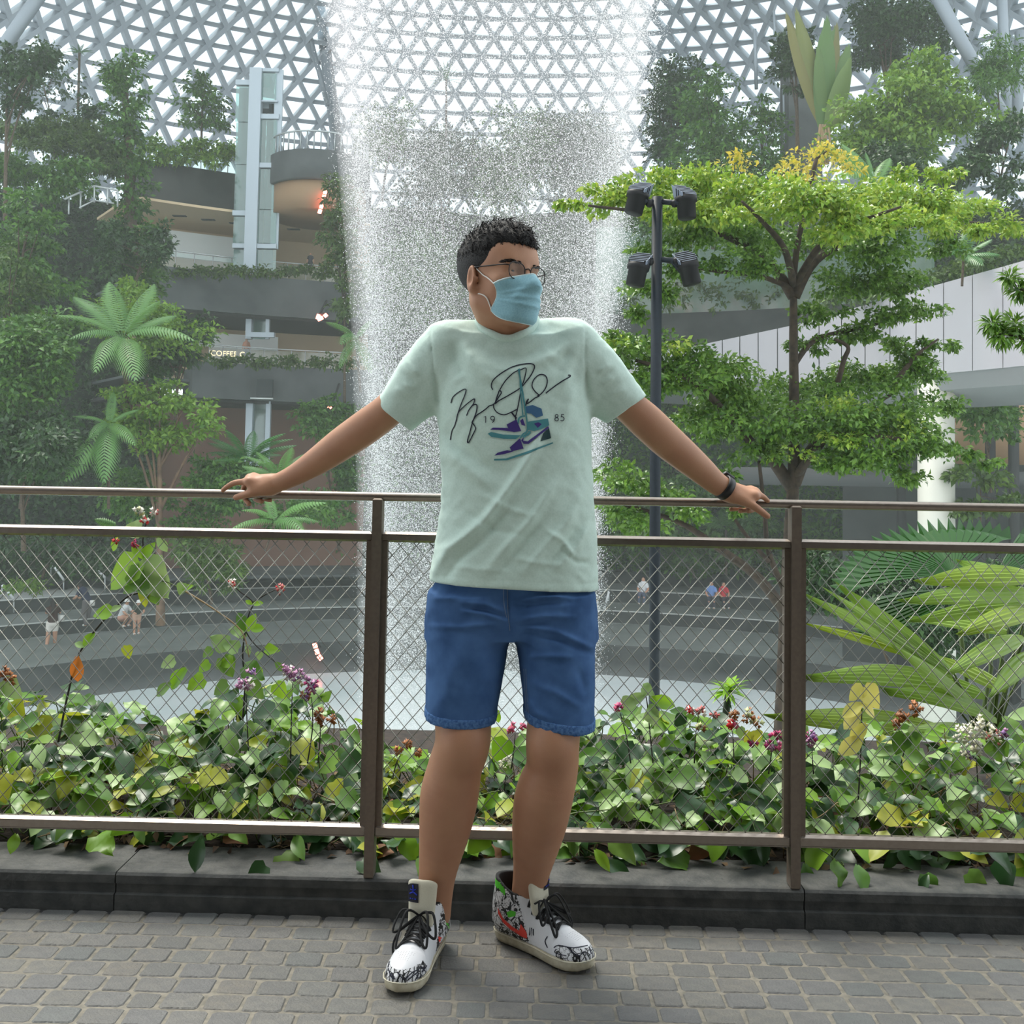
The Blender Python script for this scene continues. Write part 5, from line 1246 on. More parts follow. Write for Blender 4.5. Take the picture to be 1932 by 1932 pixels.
RF = ([-5.8, -2.6, 1, 4.1, 7, 10.3, 13], [2.0, 2.08, 2.2, 2.38, 2.7, 3.06, 3.5])
drops('waterfall', 'tall ring of falling water drops plunging into the misty pool', 800000, RF, -5.75, 12.5, ([-6, 0, 6, 12], [.17, .14, .17, .26]), .0042, 5)

# coloured show lamp washing the upper fall
sl = bpy.data.lights.new('show_lamp', 'SPOT'); sl.energy = 2400; sl.color = (1, .42, .50); sl.spot_size = rad(58); sl.spot_blend = .7; sl.shadow_soft_size = .4
so2 = bpy.data.objects.new('show_lamp', sl); COL.objects.link(so2); so2.location = (CX - 9, CYY - 8, 15); so2.rotation_euler = (Vector((CX, CYY, 9.5)) - so2.location).to_track_quat('-Z', 'Y').to_euler()
# ================================================================= trees, palms and shrubs of the hall
G0 = np.random.default_rng(21)
FM = {'mid': leaf_mat('foliage_mid', [(43, 84, 26), (64, 109, 32), (88, 131, 43), (46, 86, 29)], .45, .28, 'isl'),
      'dark': leaf_mat('foliage_dark', [(26, 54, 22), (37, 71, 27), (53, 90, 32)], .42, .22, 'isl'),
      'lime': leaf_mat('foliage_lime', [(90, 131, 34), (117, 155, 44), (73, 116, 32), (134, 168, 54)], .5, .35, 'isl'),
      'olive': leaf_mat('foliage_olive', [(71, 100, 32), (52, 81, 28), (89, 118, 40)], .5, .25, 'isl'),
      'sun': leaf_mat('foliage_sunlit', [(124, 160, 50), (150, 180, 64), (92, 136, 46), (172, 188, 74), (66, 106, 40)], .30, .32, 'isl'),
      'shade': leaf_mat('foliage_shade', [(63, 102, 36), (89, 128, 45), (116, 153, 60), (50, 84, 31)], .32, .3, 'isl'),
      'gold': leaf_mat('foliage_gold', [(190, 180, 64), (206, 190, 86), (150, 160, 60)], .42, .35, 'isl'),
      'palm': leaf_mat('palm_green', [(86, 131, 67), (101, 145, 76)], .45, .3), 'palmd': leaf_mat('palm_dark', [(52, 101, 46), (66, 118, 53)], .42, .25),
      'banana': leaf_mat('banana_green', [(84, 120, 62), (104, 130, 66), (120, 116, 60)], .45, .3), 'fan': leaf_mat('fan_dark_green', [(27, 76, 11), (34, 87, 14)], .34, .25),
      'pleat': leaf_mat('pleated_lime', [(122, 156, 55), (139, 169, 80), (152, 179, 95), (142, 163, 46)], .36, .35)}
def crown_pts(crowns, d, dens, g, flat=1.):
    """leaf centres for crowns given in picture pixels (cx, cy, rx, ry) at depth d"""
    C, D = [], []; s = d / FPX; far = d > 14
    for c in crowns:
        cx, cy, rx, ry = c[:4]; dd = c[4] if len(c) > 4 else 0.
        n = int(math.pi * rx * ry * dens * (2.3 if far else 1)) + 6; K = max(3, int(rx * ry / (90 if far else 150)))
        v = g.normal(size=(K, 3)); v /= np.linalg.norm(v, axis=1, keepdims=True); v *= g.random(K)[:, None] ** .45 * .92           # leaf sprays gathered in clumps
        k = g.integers(0, K, n); u = g.normal(size=(n, 3)); u *= (g.random(n) ** .5 / (np.linalg.norm(u, axis=1) + 1e-9))[:, None]
        R3 = np.array((rx * s, min(rx, 1.6 * ry + 20) * s, ry * s)); cl = np.clip((6 + .30 * min(rx, ry * 2)) * s * (.6 + .8 * g.random(K)), 0, 9)[:, None] * np.array((1.25, 1.25, .55))
        p = np.array(at(cx, cy, d + dd)) + v[k] * R3 + u * cl[k]; C.append(p); D.append(v[k] * np.array((.9, .9, .4)) + u * np.array((.7, .7, .3)))
    return np.concatenate(C), np.concatenate(D)
def foliage(root, name, crowns, d, leaf_px, mat_, dens, seed, droop=.25, wr=.5, flatup=.6, out=.9):
    g = np.random.default_rng(seed); C, D = crown_pts(crowns, d, dens, g); n = len(C); s = d / FPX
    D = D * out + g.normal(size=(n, 3)) * .55 + np.array((0, 0, -.12)); U = np.array((0, -.25, 1)) + g.normal(size=(n, 3)) * flatup
    L = leaf_px * (1.25 if d > 14 else 1) * s * (.6 + .8 * g.random(n)); return scatter_leaves(name, C, D, U, L, L * wr, FM[mat_], root, seed, 'stuff', droop=droop)
def tree(name, label, cat, crowns, d, leaf_px, mat_, base=None, dens=.02, seed=0, group=None, trunk_px=6, fname='foliage', bark_=None, wr=.5):
    cx = sum(c[0] for c in crowns) / len(crowns); top = min(c[1] for c in crowns); bx, by = base if base else (cx, max(c[1] + c[3] for c in crowns) + 20)
    root = thing(name, label, cat, at(bx, by, d), group); foliage(root, fname, crowns, d, leaf_px, mat_, dens, seed, wr=wr)
    if trunk_px:
        s = d / FPX; mb = MB(); rr = trunk_px / 2 * s; tx = crowns[0][0]
        q = spline([at(bx, by, d), at(bx * .7 + tx * .3, by * .6 + top * .4, d), at(tx * .8 + bx * .2, top * .8 + by * .2, d)], 5); mb.tube(q, [rr * (1.15 - .75 * i / (len(q) - 1)) for i in range(len(q))], 7)
        mb.build('trunk', bark_ or bark, root)
        for k, c in enumerate(crowns[:9]):
            j = int(len(q) * (.35 + .55 * ((k * .37) % 1))); a = q[min(j, len(q) - 2)]; b = at(c[0], c[1] + c[3] * .3, d + (c[4] if len(c) > 4 else 0))
            if (b - a).length > rr * 3: MB().tube(spline([a, a.lerp(b, .5) + Vector((0, 0, .08 * (b - a).length)), b], 3), [rr * .45, rr * .42, rr * .36, rr * .3, rr * .24, rr * .18, rr * .1], 5).build('branch', bark_ or bark, root)
    return root
def frond_mesh(L, W, n=26, droop=.5, sweep=.55, lw=.95, vee=-.30, shape=None):
    """feather frond: leaflets grow from a shared midrib, one connected mesh along +y"""
    V = []; F = []; m = 2 * n
    def rach(t): return Vector((0, L * (t - .10 * droop * t * t), L * (.18 * t - droop * t * t)))
    for k in range(m + 1): V.append(rach(k / m))
    for j in range(n):
        t = (j + .5) / n
        if t < .10: continue
        w = W / 2 * (shape(t) if shape else max(.12, math.sin(math.pi * min(1, .12 + .88 * t)) ** .7)); a, b = 2 * j, 2 * j + 1
        tg_ = (V[min(m, b + 1)] - V[max(0, a - 1)]).normalized()
        for s_ in (-1, 1):
            ax = Vector((s_, 0, 0)) * (1 - .3 * sweep) + tg_ * sweep + Vector((0, 0, vee)); ax.normalize(); hw = L / n * lw * .5
            p = (V[a] + V[b]) / 2; mid = p + ax * w * .55; tip = p + ax * w + Vector((0, 0, -.28 * w)) + tg_ * w * .15; k = len(V)
            V += [mid - tg_ * hw, mid + tg_ * hw, tip]; F += [(a, b, k + 1, k) if s_ > 0 else (b, a, k, k + 1), (k, k + 1, k + 2) if s_ > 0 else (k + 1, k, k + 2)]
    k = len(V); r = .008 * L
    for q in range(m + 1): t = q / m; V += [V[q] + Vector((-r * (1 - t * .8), 0, -r)), V[q] + Vector((r * (1 - t * .8), 0, -r))]
    for q in range(m): F += [(k + 2 * q, k + 2 * q + 1, k + 2 * q + 3, k + 2 * q + 2), (q, k + 2 * q, k + 2 * q + 2, q + 1), (k + 2 * q + 1, q, q + 1, k + 2 * q + 3)]
    return V, F
def blade_mesh(L, W, pleats=9, n=9, droop=.35, shape=None, depth=.02, tears=0, seed=0):
    """pleated or plain undivided blade along +y (fan, banana): zigzag across, one connected mesh"""
    V = []; F = []; m = 2 * pleats; shp = shape or (lambda t: max(.05, math.sin(math.pi * min(1, .06 + .9 * t)) ** .65))
    for j in range(n + 1):
        t = j / n; w = W / 2 * shp(t)
        for i in range(m + 1):
            x = (2 * i / m - 1); jag = (.035 * L * (1 if i % 2 else -.4) if j == n else 0)
            V.append((x * w, L * t * (1 - .12 * droop * t) - abs(x) ** 2 * .06 * L * t + jag, (depth * W * (1 if i % 2 else -1) * min(1, 4 * t) * .5) + L * (.10 * t - droop * t * t) - abs(x) ** 1.6 * W * .10))
    for j in range(n):
        for i in range(m): F.append((j * (m + 1) + i, j * (m + 1) + i + 1, (j + 1) * (m + 1) + i + 1, (j + 1) * (m + 1) + i))
    return V, F
def put(parent, name, VF, p, fwd, up, m, smooth=True):
    s, f, u = frame(fwd, up); M = Matrix((s, f, u)).transposed().to_4x4(); M.translation = p
    return MB().add(*VF).build(name, m, parent, smooth, M)
def palm(name, label, base, crown, d, fronds, m='palm', trunk_px=8, group=None, cat='palm', W=.32, n=24, kind='frond', droop=None):
    """fronds: (tip px, tip py, depth offset of the tip, droop)"""
    root = thing(name, label, cat, at(*base, d), group); c = at(*crown, d)
    if trunk_px: MB().tube(spline([at(*base, d), at(base[0] * .4 + crown[0] * .6, base[1] * .4 + crown[1] * .6, d), c], 4), trunk_px / 2 * d / FPX, 8).build('trunk', bark, root)
    for k, (x, y, dd, dr) in enumerate(fronds):
        tip = at(x, y, d + dd); L = (tip - c).length; ax = (tip - c); ax = ax + Vector((0, 0, (dr - .18) * L)); up = Vector((random.uniform(-.2, .2), -.25, 1))
        VF = frond_mesh(L / (1 - .1 * dr), L * W * 1.22, n, dr) if kind == 'frond' else blade_mesh(L, L * W, 7, 10, dr, depth=.02)
        put(root, 'frond', VF, c, ax, up, FM[m])
    return root
def ring_fronds(cx, cy, R, n, d, seed, dr=.45, dz=1.):
    r = random.Random(seed); out = []
    for k in range(n):
        a = 2 * math.pi * (k + r.uniform(-.3, .3)) / n; out.append((cx + R * math.cos(a) * r.uniform(.8, 1.1), cy - R * .42 * math.sin(a) * r.uniform(.7, 1.2) - R * .10, -math.sin(a) * R * d / FPX * .7 * dz * (1 if r.random() < .7 else -1), dr * r.uniform(.7, 1.3)))
    return out
# ---------------------------------------------------------------- the tiered tree right of the man
TD = 11.5
tt = thing('tiered_tree', 'tiered tree with flat sunlit yellow-green top layer, standing behind the black floodlight pole', 'tree', at(1480, 1400, TD))
tb_ = mat('tree_bark', (66, 54, 42), .85, noise=(14, (44, 36, 28), 6), bump=(40, .5))
def br(pts, r0, r1, name='branch', dd=None):
    q = spline([at(x, y, TD + (z[0] if z else 0)) for x, y, *z in pts], 5); n = len(q)
    MB().tube(q, [(r0 + (r1 - r0) * i / (n - 1)) * TD / FPX for i in range(n)], 8).build(name, tb_, tt)
br([(1474, 1420), (1480, 1280), (1488, 1060), (1497, 900), (1498, 740), (1497, 600), (1502, 480), (1540, 300)], 17, 4, 'trunk')
br([(1494, 920), (1455, 865), (1430, 850, -.2), (1380, 790, -.5), (1300, 715, -.9), (1200, 680, -1.2)], 13, 3)
br([(1499, 915), (1535, 840), (1600, 790, .4), (1690, 740, .7)], 12, 3); br([(1500, 900), (1540, 850, -.3), (1580, 820, -.6), (1720, 830, -.9)], 9, 3)
br([(1497, 560), (1455, 500), (1390, 455, -.4), (1270, 410, -.8), (1110, 388, -1.2)], 11, 2); br([(1499, 560), (1540, 490), (1620, 450, .4), (1760, 420, .8), (1910, 425, 1.)], 11, 2)
br([(1498, 540), (1480, 470, -.6), (1440, 420, -1.), (1400, 380, -1.5)], 8, 2); br([(1499, 540), (1550, 460, -.6), (1620, 420, -1.2), (1700, 390, -1.6)], 8, 2); br([(1497, 545), (1430, 520, -.2), (1340, 510, -.4), (1240, 490, -.6)], 6, 2)
br([(1484, 1160), (1430, 1090, -.3), (1350, 1030, -.5), (1280, 985, -.6), (1170, 950, -.7)], 11, 3); br([(1482, 1120), (1450, 1040, -.2), (1442, 960, -.2), (1432, 870, -.3)], 6, 3); br([(1450, 1060, -.2), (1400, 1000, -.3), (1370, 950, -.3)], 5, 2)
br([(1497, 690), (1540, 640, .2), (1620, 620, .4), (1700, 600, .5)], 6, 2); br([(1580, 725, .2), (1592, 680, .2), (1600, 655, .2), (1575, 640, .2)], 6, 3); br([(1690, 720, .3), (1730, 670, .4), (1770, 640, .5)], 6, 2); br([(1540, 300), (1560, 285)], 3, 1)
TOPC = [(1090, 385, 45, 11, -1.1), (1160, 372, 70, 26, -.9), (1240, 362, 80, 30, -.7), (1250, 402, 80, 18, -1.2), (1330, 358, 95, 36, .3), (1330, 395, 90, 24, -1.2), (1430, 372, 100, 34, -.4), (1520, 378, 105, 36, -1.2), (1620, 380, 105, 38, .2), (1600, 420, 100, 30, -1.3), (1710, 388, 100, 36, -.5), (1800, 402, 90, 32, .4), (1870, 425, 60, 18, .6), (1925, 432, 30, 12, .7), (1700, 325, 45, 10, .3), (1780, 332, 50, 12, .5), (1700, 425, 100, 24, -1.), (1820, 430, 70, 16, -.2)]
GOLDC = [(1540, 305, 50, 40, .2), (1490, 320, 45, 32, -.2), (1400, 308, 45, 20, .2), (1590, 315, 40, 28, .4), (1560, 275, 26, 18, .2)]
SEC = [(1340, 440, 95, 34, -.5), (1430, 455, 95, 44, .3), (1560, 450, 100, 40, .5), (1650, 470, 90, 36, -.3), (1400, 500, 80, 28, -.6), (1300, 500, 70, 18, -.5), (1600, 530, 90, 32, .2), (1700, 540, 70, 30, .4), (1220, 470, 60, 12, -.6), (1270, 470, 40, 14, -.6), (1740, 585, 40, 24, .5), (1680, 600, 60, 22, .3), (1240, 545, 60, 26, -.6), (1205, 590, 24, 22, -.6), (1540, 590, 60, 18, .2), (1340, 405, 90, 20, .9), (1770, 470, 70, 20, .6)]
LOW = [(1175, 660, 55, 32, -1.2), (1180, 720, 55, 34, -1.2), (1260, 665, 85, 26, -.9), (1260, 720, 90, 40, -.9), (1350, 690, 80, 34, -.6), (1370, 745, 95, 42, -.4), (1450, 745, 80, 40, .4), (1440, 810, 85, 40, -.3), (1330, 800, 80, 34, -.5), (1560, 740, 90, 40, .4), (1640, 715, 95, 36, .6), (1720, 700, 75, 36, .6), (1700, 660, 60, 20, .6), (1770, 650, 70, 10, .6), (1620, 630, 80, 18, .4), (1540, 650, 50, 16, .2), (1580, 800, 90, 44, -.5), (1680, 790, 90, 40, -.4), (1650, 850, 95, 36, -.6), (1740, 840, 70, 28, -.6), (1800, 850, 60, 12, -.6), (1860, 870, 36, 9, -.6), (1570, 870, 60, 26, -.3), (1420, 850, 60, 22, -.3), (1690, 900, 60, 16, -.4), (1180, 905, 60, 30, -.7), (1165, 965, 50, 26, -.7), (1250, 935, 55, 24, -.6), (1300, 960, 50, 22, -.5), (1360, 900, 50, 18, -.3), (1215, 990, 50, 18, -.7), (1400, 960, 40, 18, -.3), (1780, 760, 50, 22, .5)]
YEL = [(1600, 760, 60, 22, -.7), (1700, 815, 60, 20, -.8), (1590, 835, 60, 18, -.8), (1500, 860, 40, 16, -.6), (1240, 650, 60, 16, -1.2), (1160, 645, 40, 14, -1.4)]
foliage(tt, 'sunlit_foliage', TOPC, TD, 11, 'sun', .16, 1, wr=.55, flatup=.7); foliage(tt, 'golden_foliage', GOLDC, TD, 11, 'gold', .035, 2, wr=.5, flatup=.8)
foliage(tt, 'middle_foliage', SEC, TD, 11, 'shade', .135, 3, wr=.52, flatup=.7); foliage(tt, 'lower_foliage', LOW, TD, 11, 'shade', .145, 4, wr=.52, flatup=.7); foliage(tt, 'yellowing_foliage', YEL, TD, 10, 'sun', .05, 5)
# ---------------------------------------------------------------- left side
def tiers(cx, top, bot, w, n, seed, ry=.16):
    r = random.Random(seed); out = []
    for k in range(n):
        t = k / max(1, n - 1); ww = w * (.34 + .52 * min(1, t * 1.5) - .14 * max(0, t - .7)); out.append((cx + r.uniform(-.34, .34) * w * (.35 + .65 * min(1, t * 1.6)), top + (bot - top) * t, ww * r.uniform(.45, .65), ww * ry * r.uniform(.8, 1.3), r.uniform(-1, 1)))
    return out
def blob(cx, cy, rx, ry, n, seed):
    r = random.Random(seed); return [(cx + r.uniform(-.6, .6) * rx, cy + r.uniform(-.6, .6) * ry, rx * r.uniform(.42, .7), ry * r.uniform(.36, .6), r.uniform(-1, 1)) for _ in range(n)]
T = tree
T('vine_column', 'tall narrow column wrapped in leafy climbers, left of the lift tower', 'climbing plant', [(238, 130, 40, 36), (232, 175, 46, 36), (240, 220, 42, 34), (236, 265, 38, 30), (258, 300, 30, 26), (252, 340, 36, 34), (248, 390, 34, 34), (252, 440, 38, 34), (250, 490, 46, 34), (268, 530, 50, 34)], 36, 9, 'mid', (250, 600), .055, 31, trunk_px=30)
T('dark_tree', 'dark leafy tree at the upper left corner before the steel tube', 'tree', [(14, 100, 28, 26), (12, 150, 36, 40), (20, 200, 30, 30), (40, 190, 20, 30)] + blob(60, 120, 50, 60, 4, 1), 33, 9, 'dark', (10, 420), .05, 32, trunk_px=8)
T('sparse_tree', 'thin sparse young tree with see-through crown against the glass roof', 'tree', blob(90, 150, 55, 60, 9, 3), 40, 7, 'dark', (100, 260), .008, 33, trunk_px=3)
palm('tufted_palm', 'small tufted palm on a thin bare stem before the roof', (147, 215), (150, 100), 42, ring_fronds(150, 96, 26, 11, 42, 3, .5), 'palmd', 5, W=.28, n=10)
T('clipped_bush', 'round clipped dark bush beside the leafy column', 'bush', [(165, 205, 26, 20), (150, 212, 18, 14), (182, 215, 16, 14)], 39, 7, 'dark', (166, 262), .075, 34, trunk_px=4)
T('clipped_bush', 'low dome of clipped bush at the far left terrace', 'bush', [(110, 218, 22, 13), (80, 222, 20, 12)], 39.5, 7, 'dark', (105, 250), .07, 35, trunk_px=4)
T('forked_tree', 'rounded tree with forked stems between leafy column and lift', 'tree', [(382, 165, 34, 26), (360, 195, 30, 26), (402, 200, 30, 28), (372, 230, 34, 20), (410, 240, 24, 16), (390, 150, 20, 14)], 42.8, 8, 'mid', (380, 292), .05, 36, trunk_px=5)
T('roof_hedge', 'bright hedge along the top of the dark upper wall', 'hedge', [(x, 278 + 4 * math.sin(x), 24, 13) for x in range(275, 440, 20)] + [(x, 300, 24, 12) for x in range(290, 440, 24)], 42.6, 8, 'lime', (350, 318), .06, 37, trunk_px=0)
T('terrace_shrubs', 'band of olive shrubs on the upper left terrace', 'shrub', blob(90, 262, 130, 34, 12, 5) + blob(170, 300, 110, 40, 8, 6), 37, 8, 'olive', (100, 330), .05, 38, trunk_px=4)
T('terrace_shrubs', 'hazy shrubs hanging over the left terrace edge below the olive band', 'shrub', blob(60, 330, 110, 34, 9, 7) + blob(130, 350, 90, 30, 6, 8), 35, 8, 'mid', (80, 390), .05, 39, trunk_px=4)
T('layered_tree', 'broad layered tree with flat green shelves at the left edge, upper', 'tree', tiers(60, 365, 560, 170, 11, 9), 29, 9, 'mid', (20, 700), .05, 40, trunk_px=8)
T('layered_tree', 'layered tree with drooping shelves left of the stair rail', 'tree', tiers(20, 470, 640, 130, 8, 10), 28, 9, 'olive', (8, 760), .045, 41, trunk_px=7)
T('dark_shrub', 'dark shrub mass below the leafy column', 'shrub', blob(290, 470, 40, 60, 6, 12) + blob(215, 470, 50, 60, 6, 13), 34, 8, 'dark', (250, 560), .05, 42, trunk_px=5)
T('layered_tree', 'light layered tree crown behind the big feather palm', 'tree', tiers(270, 535, 640, 190, 9, 14), 30.5, 8, 'lime', (280, 760), .04, 43, trunk_px=7)
T('dark_tree', 'dark leafy tree mass at the left edge beside the feather palm', 'tree', blob(50, 690, 90, 110, 14, 15), 25, 10, 'mid', (40, 960), .05, 44, trunk_px=9)
T('dark_tree', 'dark shaded tree low at the left edge above the rail', 'tree', blob(50, 850, 90, 90, 12, 16), 24, 10, 'dark', (45, 1040), .05, 45, trunk_px=9)
T('dark_tree', 'shaded tree between feather palm and middle slab', 'tree', blob(345, 640, 50, 60, 7, 17) + blob(300, 690, 70, 50, 6, 18), 31, 9, 'dark', (330, 800), .05, 46, trunk_px=7)
palm('feather_palm', 'big feather palm with broad arching pale fronds in the left forest', (240, 760), (232, 640), 26.5, [(118, 590, -1, .55), (140, 548, .5, .5), (208, 528, 1, .25), (285, 530, 1, .3), (288, 560, -.5, .45), (345, 640, -1.2, .6), (330, 590, .8, .4), (240, 715, -2.2, .5), (180, 700, -2, .6), (150, 640, -1.5, .6)], 'palm', 9, W=.36, n=26)
T('bright_tree', 'bright layered tree on a bare brown stem left of the man\'s hand', 'tree', [(300, 735, 60, 14), (240, 745, 50, 14), (350, 760, 60, 16), (280, 775, 80, 20), (400, 790, 44, 14), (350, 810, 70, 20), (240, 800, 60, 18), (300, 835, 80, 18)], 26.5, 9, 'lime', (303, 1180), .055, 47, trunk_px=16, bark_=mat('brown_trunk', (116, 92, 72), .85, noise=(4, (86, 68, 54), 5)))
palm('broad_palm', 'low palm with broad drooping blades beside the brown stem', (205, 960), (205, 800), 25, [(140, 785, -.5, .5), (215, 738, .3, .3), (175, 825, -1, .6), (125, 905, -1.4, .3), (190, 905, -1.6, .4), (245, 840, -1, .5), (260, 770, .5, .4)], 'palm', 6, W=.34, n=22)
palm('broad_palm', 'fern-like palm clump under the middle slab, left of the arm', (470, 960), (468, 870), 27, ring_fronds(468, 850, 85, 13, 27, 6, .5), 'palmd', 5, W=.34, n=20)
palm('broad_palm', 'palm with arching tips just above the top rail, left of the post', (545, 1010), (530, 905), 26, ring_fronds(530, 885, 80, 12, 26, 7, .55), 'palm', 5, W=.36, n=20)
palm('broad_palm', 'pale palm fronds hanging under the left hand', (500, 1040), (520, 985), 24, [(600, 945, -1, .5), (465, 960, -1, .5), (560, 1005, -1.5, .5), (440, 1000, -1, .5), (600, 985, 0, .5), (500, 930, .5, .4)], 'palm', 4, W=.34, n=20)
T('undergrowth', 'leafy shrubs filling under the bright tree behind the mesh', 'shrub', blob(400, 900, 70, 60, 8, 19) + blob(250, 930, 80, 50, 7, 20) + blob(380, 970, 60, 40, 5, 50) + blob(470, 900, 90, 50, 7, 53) + blob(560, 960, 80, 36, 6, 54), 27.5, 8, 'mid', (330, 1010), .05, 48, trunk_px=5)
T('undergrowth', 'pale narrow-leaved bush behind the mesh, left of the post', 'shrub', blob(395, 1030, 60, 46, 7, 21) + blob(410, 1090, 50, 36, 5, 22), 26, 12, 'olive', (400, 1140), .045, 49, trunk_px=5, wr=.25)
T('dark_shrub', 'dark shrubs on the tiers at the lower left behind the mesh', 'shrub', blob(60, 1030, 110, 34, 9, 23) + blob(160, 1060, 70, 26, 5, 24), 33, 8, 'dark', (80, 1090), .05, 50, trunk_px=5)
T('step_plants', 'low plants on the lower left tiers by the dark-haired visitor', 'shrub', blob(50, 1106, 60, 12, 5, 25), 35, 7, 'lime', (50, 1124), .06, 51, trunk_px=0)
for k, (x0, x1, y, d, lb) in enumerate(((310, 640, 512, 41.6, 'trailing plants along the top of the middle slab'), (400, 660, 683, 41.6, 'trailing plants along the top of the lower slab'))):
    T('trailing_plants', lb, 'trailing plant', [(x, y + 3 * math.sin(x * .2), 16, 7 + 4 * math.sin(x * .13) ** 2) for x in range(x0, x1, 16)], 40.6, 7, 'olive', ((x0 + x1) / 2, y + 6), .07, 60 + k, trunk_px=0)
T('leaning_tree', 'misty tree beside the falling water, right of the red lamps', 'tree', blob(640, 430, 34, 110, 9, 26) + blob(660, 560, 34, 70, 6, 27), 38, 8, 'olive', (650, 760), .04, 63, trunk_px=5)
palm('broad_palm', 'misty palm fronds beside the falling water', (680, 740), (672, 640), 34, [(620, 605, -1, .5), (640, 690, -1, .5), (700, 700, -1, .5), (700, 600, .5, .4), (650, 650, -2, .5)], 'palm', 5, W=.36, n=18)
T('misty_shrub', 'misty shrubs behind the pool left of the falling water', 'shrub', blob(620, 800, 60, 60, 7, 28) + blob(660, 900, 40, 80, 7, 29) + blob(600, 960, 60, 40, 4, 30), 38, 8, 'mid', (640, 1040), .04, 64, trunk_px=5)
# ---------------------------------------------------------------- behind the fall
for k, (x, y, rx, ry, lb) in enumerate(((720, 260, 60, 60, 'rounded tree seen through the left side of the fall'), (840, 330, 90, 110, 'dark tree seen through the middle of the fall'), (980, 300, 90, 110, 'tree seen through the fall above the man\'s head'), (1090, 330, 90, 130, 'tree seen through the right side of the fall'), (800, 520, 120, 110, 'lower trees seen through the fall left of the head'), (1080, 540, 110, 120, 'lower trees seen through the fall right of the head'))):
    T('veiled_tree', lb, 'tree', blob(x, y, rx, ry, 12, 70 + k), 45, 7, 'dark' if k % 2 else 'mid', (x, y + ry + 60), .035, 70 + k, trunk_px=6)
palm('spiky_plant', 'spiky round-headed plant seen through the upper left of the fall', (842, 260), (842, 150), 44, [(842 + 36 * math.cos(a), 150 - 36 * math.sin(a), 0, .12) for a in np.linspace(-.3, 3.5, 16)], 'palmd', 4, W=.10, n=10)
# ---------------------------------------------------------------- right side
T('high_tree', 'tall dark tree before the roof at upper right, left of the slanting tube', 'tree', blob(1700, 50, 90, 60, 12, 31) + blob(1660, 130, 60, 50, 5, 32), 37, 8, 'dark', (1690, 300), .045, 80, trunk_px=9)
T('bright_layered_tree', 'bright layered tree at upper right crossed by the slanting tube', 'tree', tiers(1730, 110, 300, 240, 14, 33), 31, 9, 'lime', (1740, 400), .055, 81, trunk_px=9)
T('dark_crowned_tree', 'dark whorled tree on bare stems beside the grey fin wall', 'tree', [(1500, 75, 34, 20), (1480, 95, 28, 20), (1520, 110, 36, 24), (1490, 140, 34, 20), (1510, 160, 24, 16)], 34, 10, 'dark', (1505, 290), .06, 82, trunk_px=8)
tp = thing('banana_plant', 'tall banana-like plant with upright paddle leaves beside the dark whorled tree', 'plant', at(1556, 300, 33))
for x0, y0, x1, y1, w_, m_ in ((1548, 230, 1478, 30, .16, 0), (1550, 220, 1497, 22, .18, 0), (1552, 240, 1556, 36, .22, 0), (1556, 240, 1570, 60, .22, 1), (1560, 250, 1598, 90, .26, 1), (1562, 250, 1602, 110, .26, 0), (1560, 230, 1540, 90, .24, 0), (1566, 240, 1606, 190, .5, 0), (1556, 200, 1575, 50, .2, 1)):
    a, b = at(x0, y0, 33), at(x1, y1, 33 + .8 * (m_ - .5)); L = (b - a).length
    put(tp, 'paddle_leaf', blade_mesh(L, L * w_, 4, 8, .04, depth=.0), a, b - a, Vector((.15, -1, .1)), FM['banana'])
for x0, x1 in ((1540, 1548), (1552, 1550), (1562, 1556), (1572, 1562), (1558, 1552)): MB().tube([at(x0, 310, 33), at((x0 + x1) / 2, 270, 33), at(x1, 235, 33)], .05, 6).build('stalk', stem_t, tp)
put(tp, 'paddle_leaf', blade_mesh(2.0, .8, 4, 8, .5, depth=0), at(1575, 210, 33), Vector((1, -.5, -.1)), Vector((0, -.4, 1)), FM['banana'])
T('misty_tree', 'misty layered tree right of the fall, before the dark band', 'tree', tiers(1340, 140, 330, 160, 12, 34, .2), 36, 8, 'mid', (1345, 470), .045, 83, trunk_px=6)
T('misty_tree', 'misty pointed tree left of the grey fin wall', 'tree', tiers(1435, 185, 340, 110, 10, 35, .2), 35, 8, 'mid', (1440, 420), .045, 84, trunk_px=6)
T('misty_tree', 'dim tree at the right edge of the fall', 'tree', blob(1270, 200, 60, 110, 10, 36), 40, 8, 'dark', (1280, 420), .04, 85, trunk_px=6)
T('misty_shrub', 'misty shrubs along the terrace above the dark right band', 'shrub', blob(1300, 400, 160, 60, 14, 37), 37.5, 8, 'mid', (1300, 480), .04, 86, trunk_px=5)
T('hanging_creeper', 'creepers hanging down the misted glass wall', 'climbing plant', [(x, 560 + 14 * math.sin(x), 16, 34) for x in range(1190, 1560, 34)], 41.5, 8, 'olive', (1370, 600), .022, 87, trunk_px=0)
palm('arching_palm', 'palm with long arching silver fronds above the tiered tree', (1660, 420), (1650, 350), 25, [(1585, 280, -1, .5), (1600, 262, .5, .4), (1680, 290, .5, .4), (1720, 330, -1, .5), (1590, 340, -1.5, .6), (1640, 285, 0, .3), (1700, 380, -1.5, .5)], 'palm', 7, W=.34, n=22)
T('dark_shrub', 'dark shrubs on the upper right wall below the tube feet', 'shrub', blob(1900, 250, 60, 40, 6, 38) + blob(1840, 310, 60, 50, 6, 39) + blob(1910, 330, 40, 40, 4, 40), 27, 9, 'dark', (1880, 400), .05, 88, trunk_px=5)
T('bamboo_clump', 'feathery bamboo clump at the upper right edge', 'bamboo', blob(1885, 120, 60, 70, 9, 41), 31, 11, 'mid', (1888, 260), .035, 89, trunk_px=4, wr=.2)
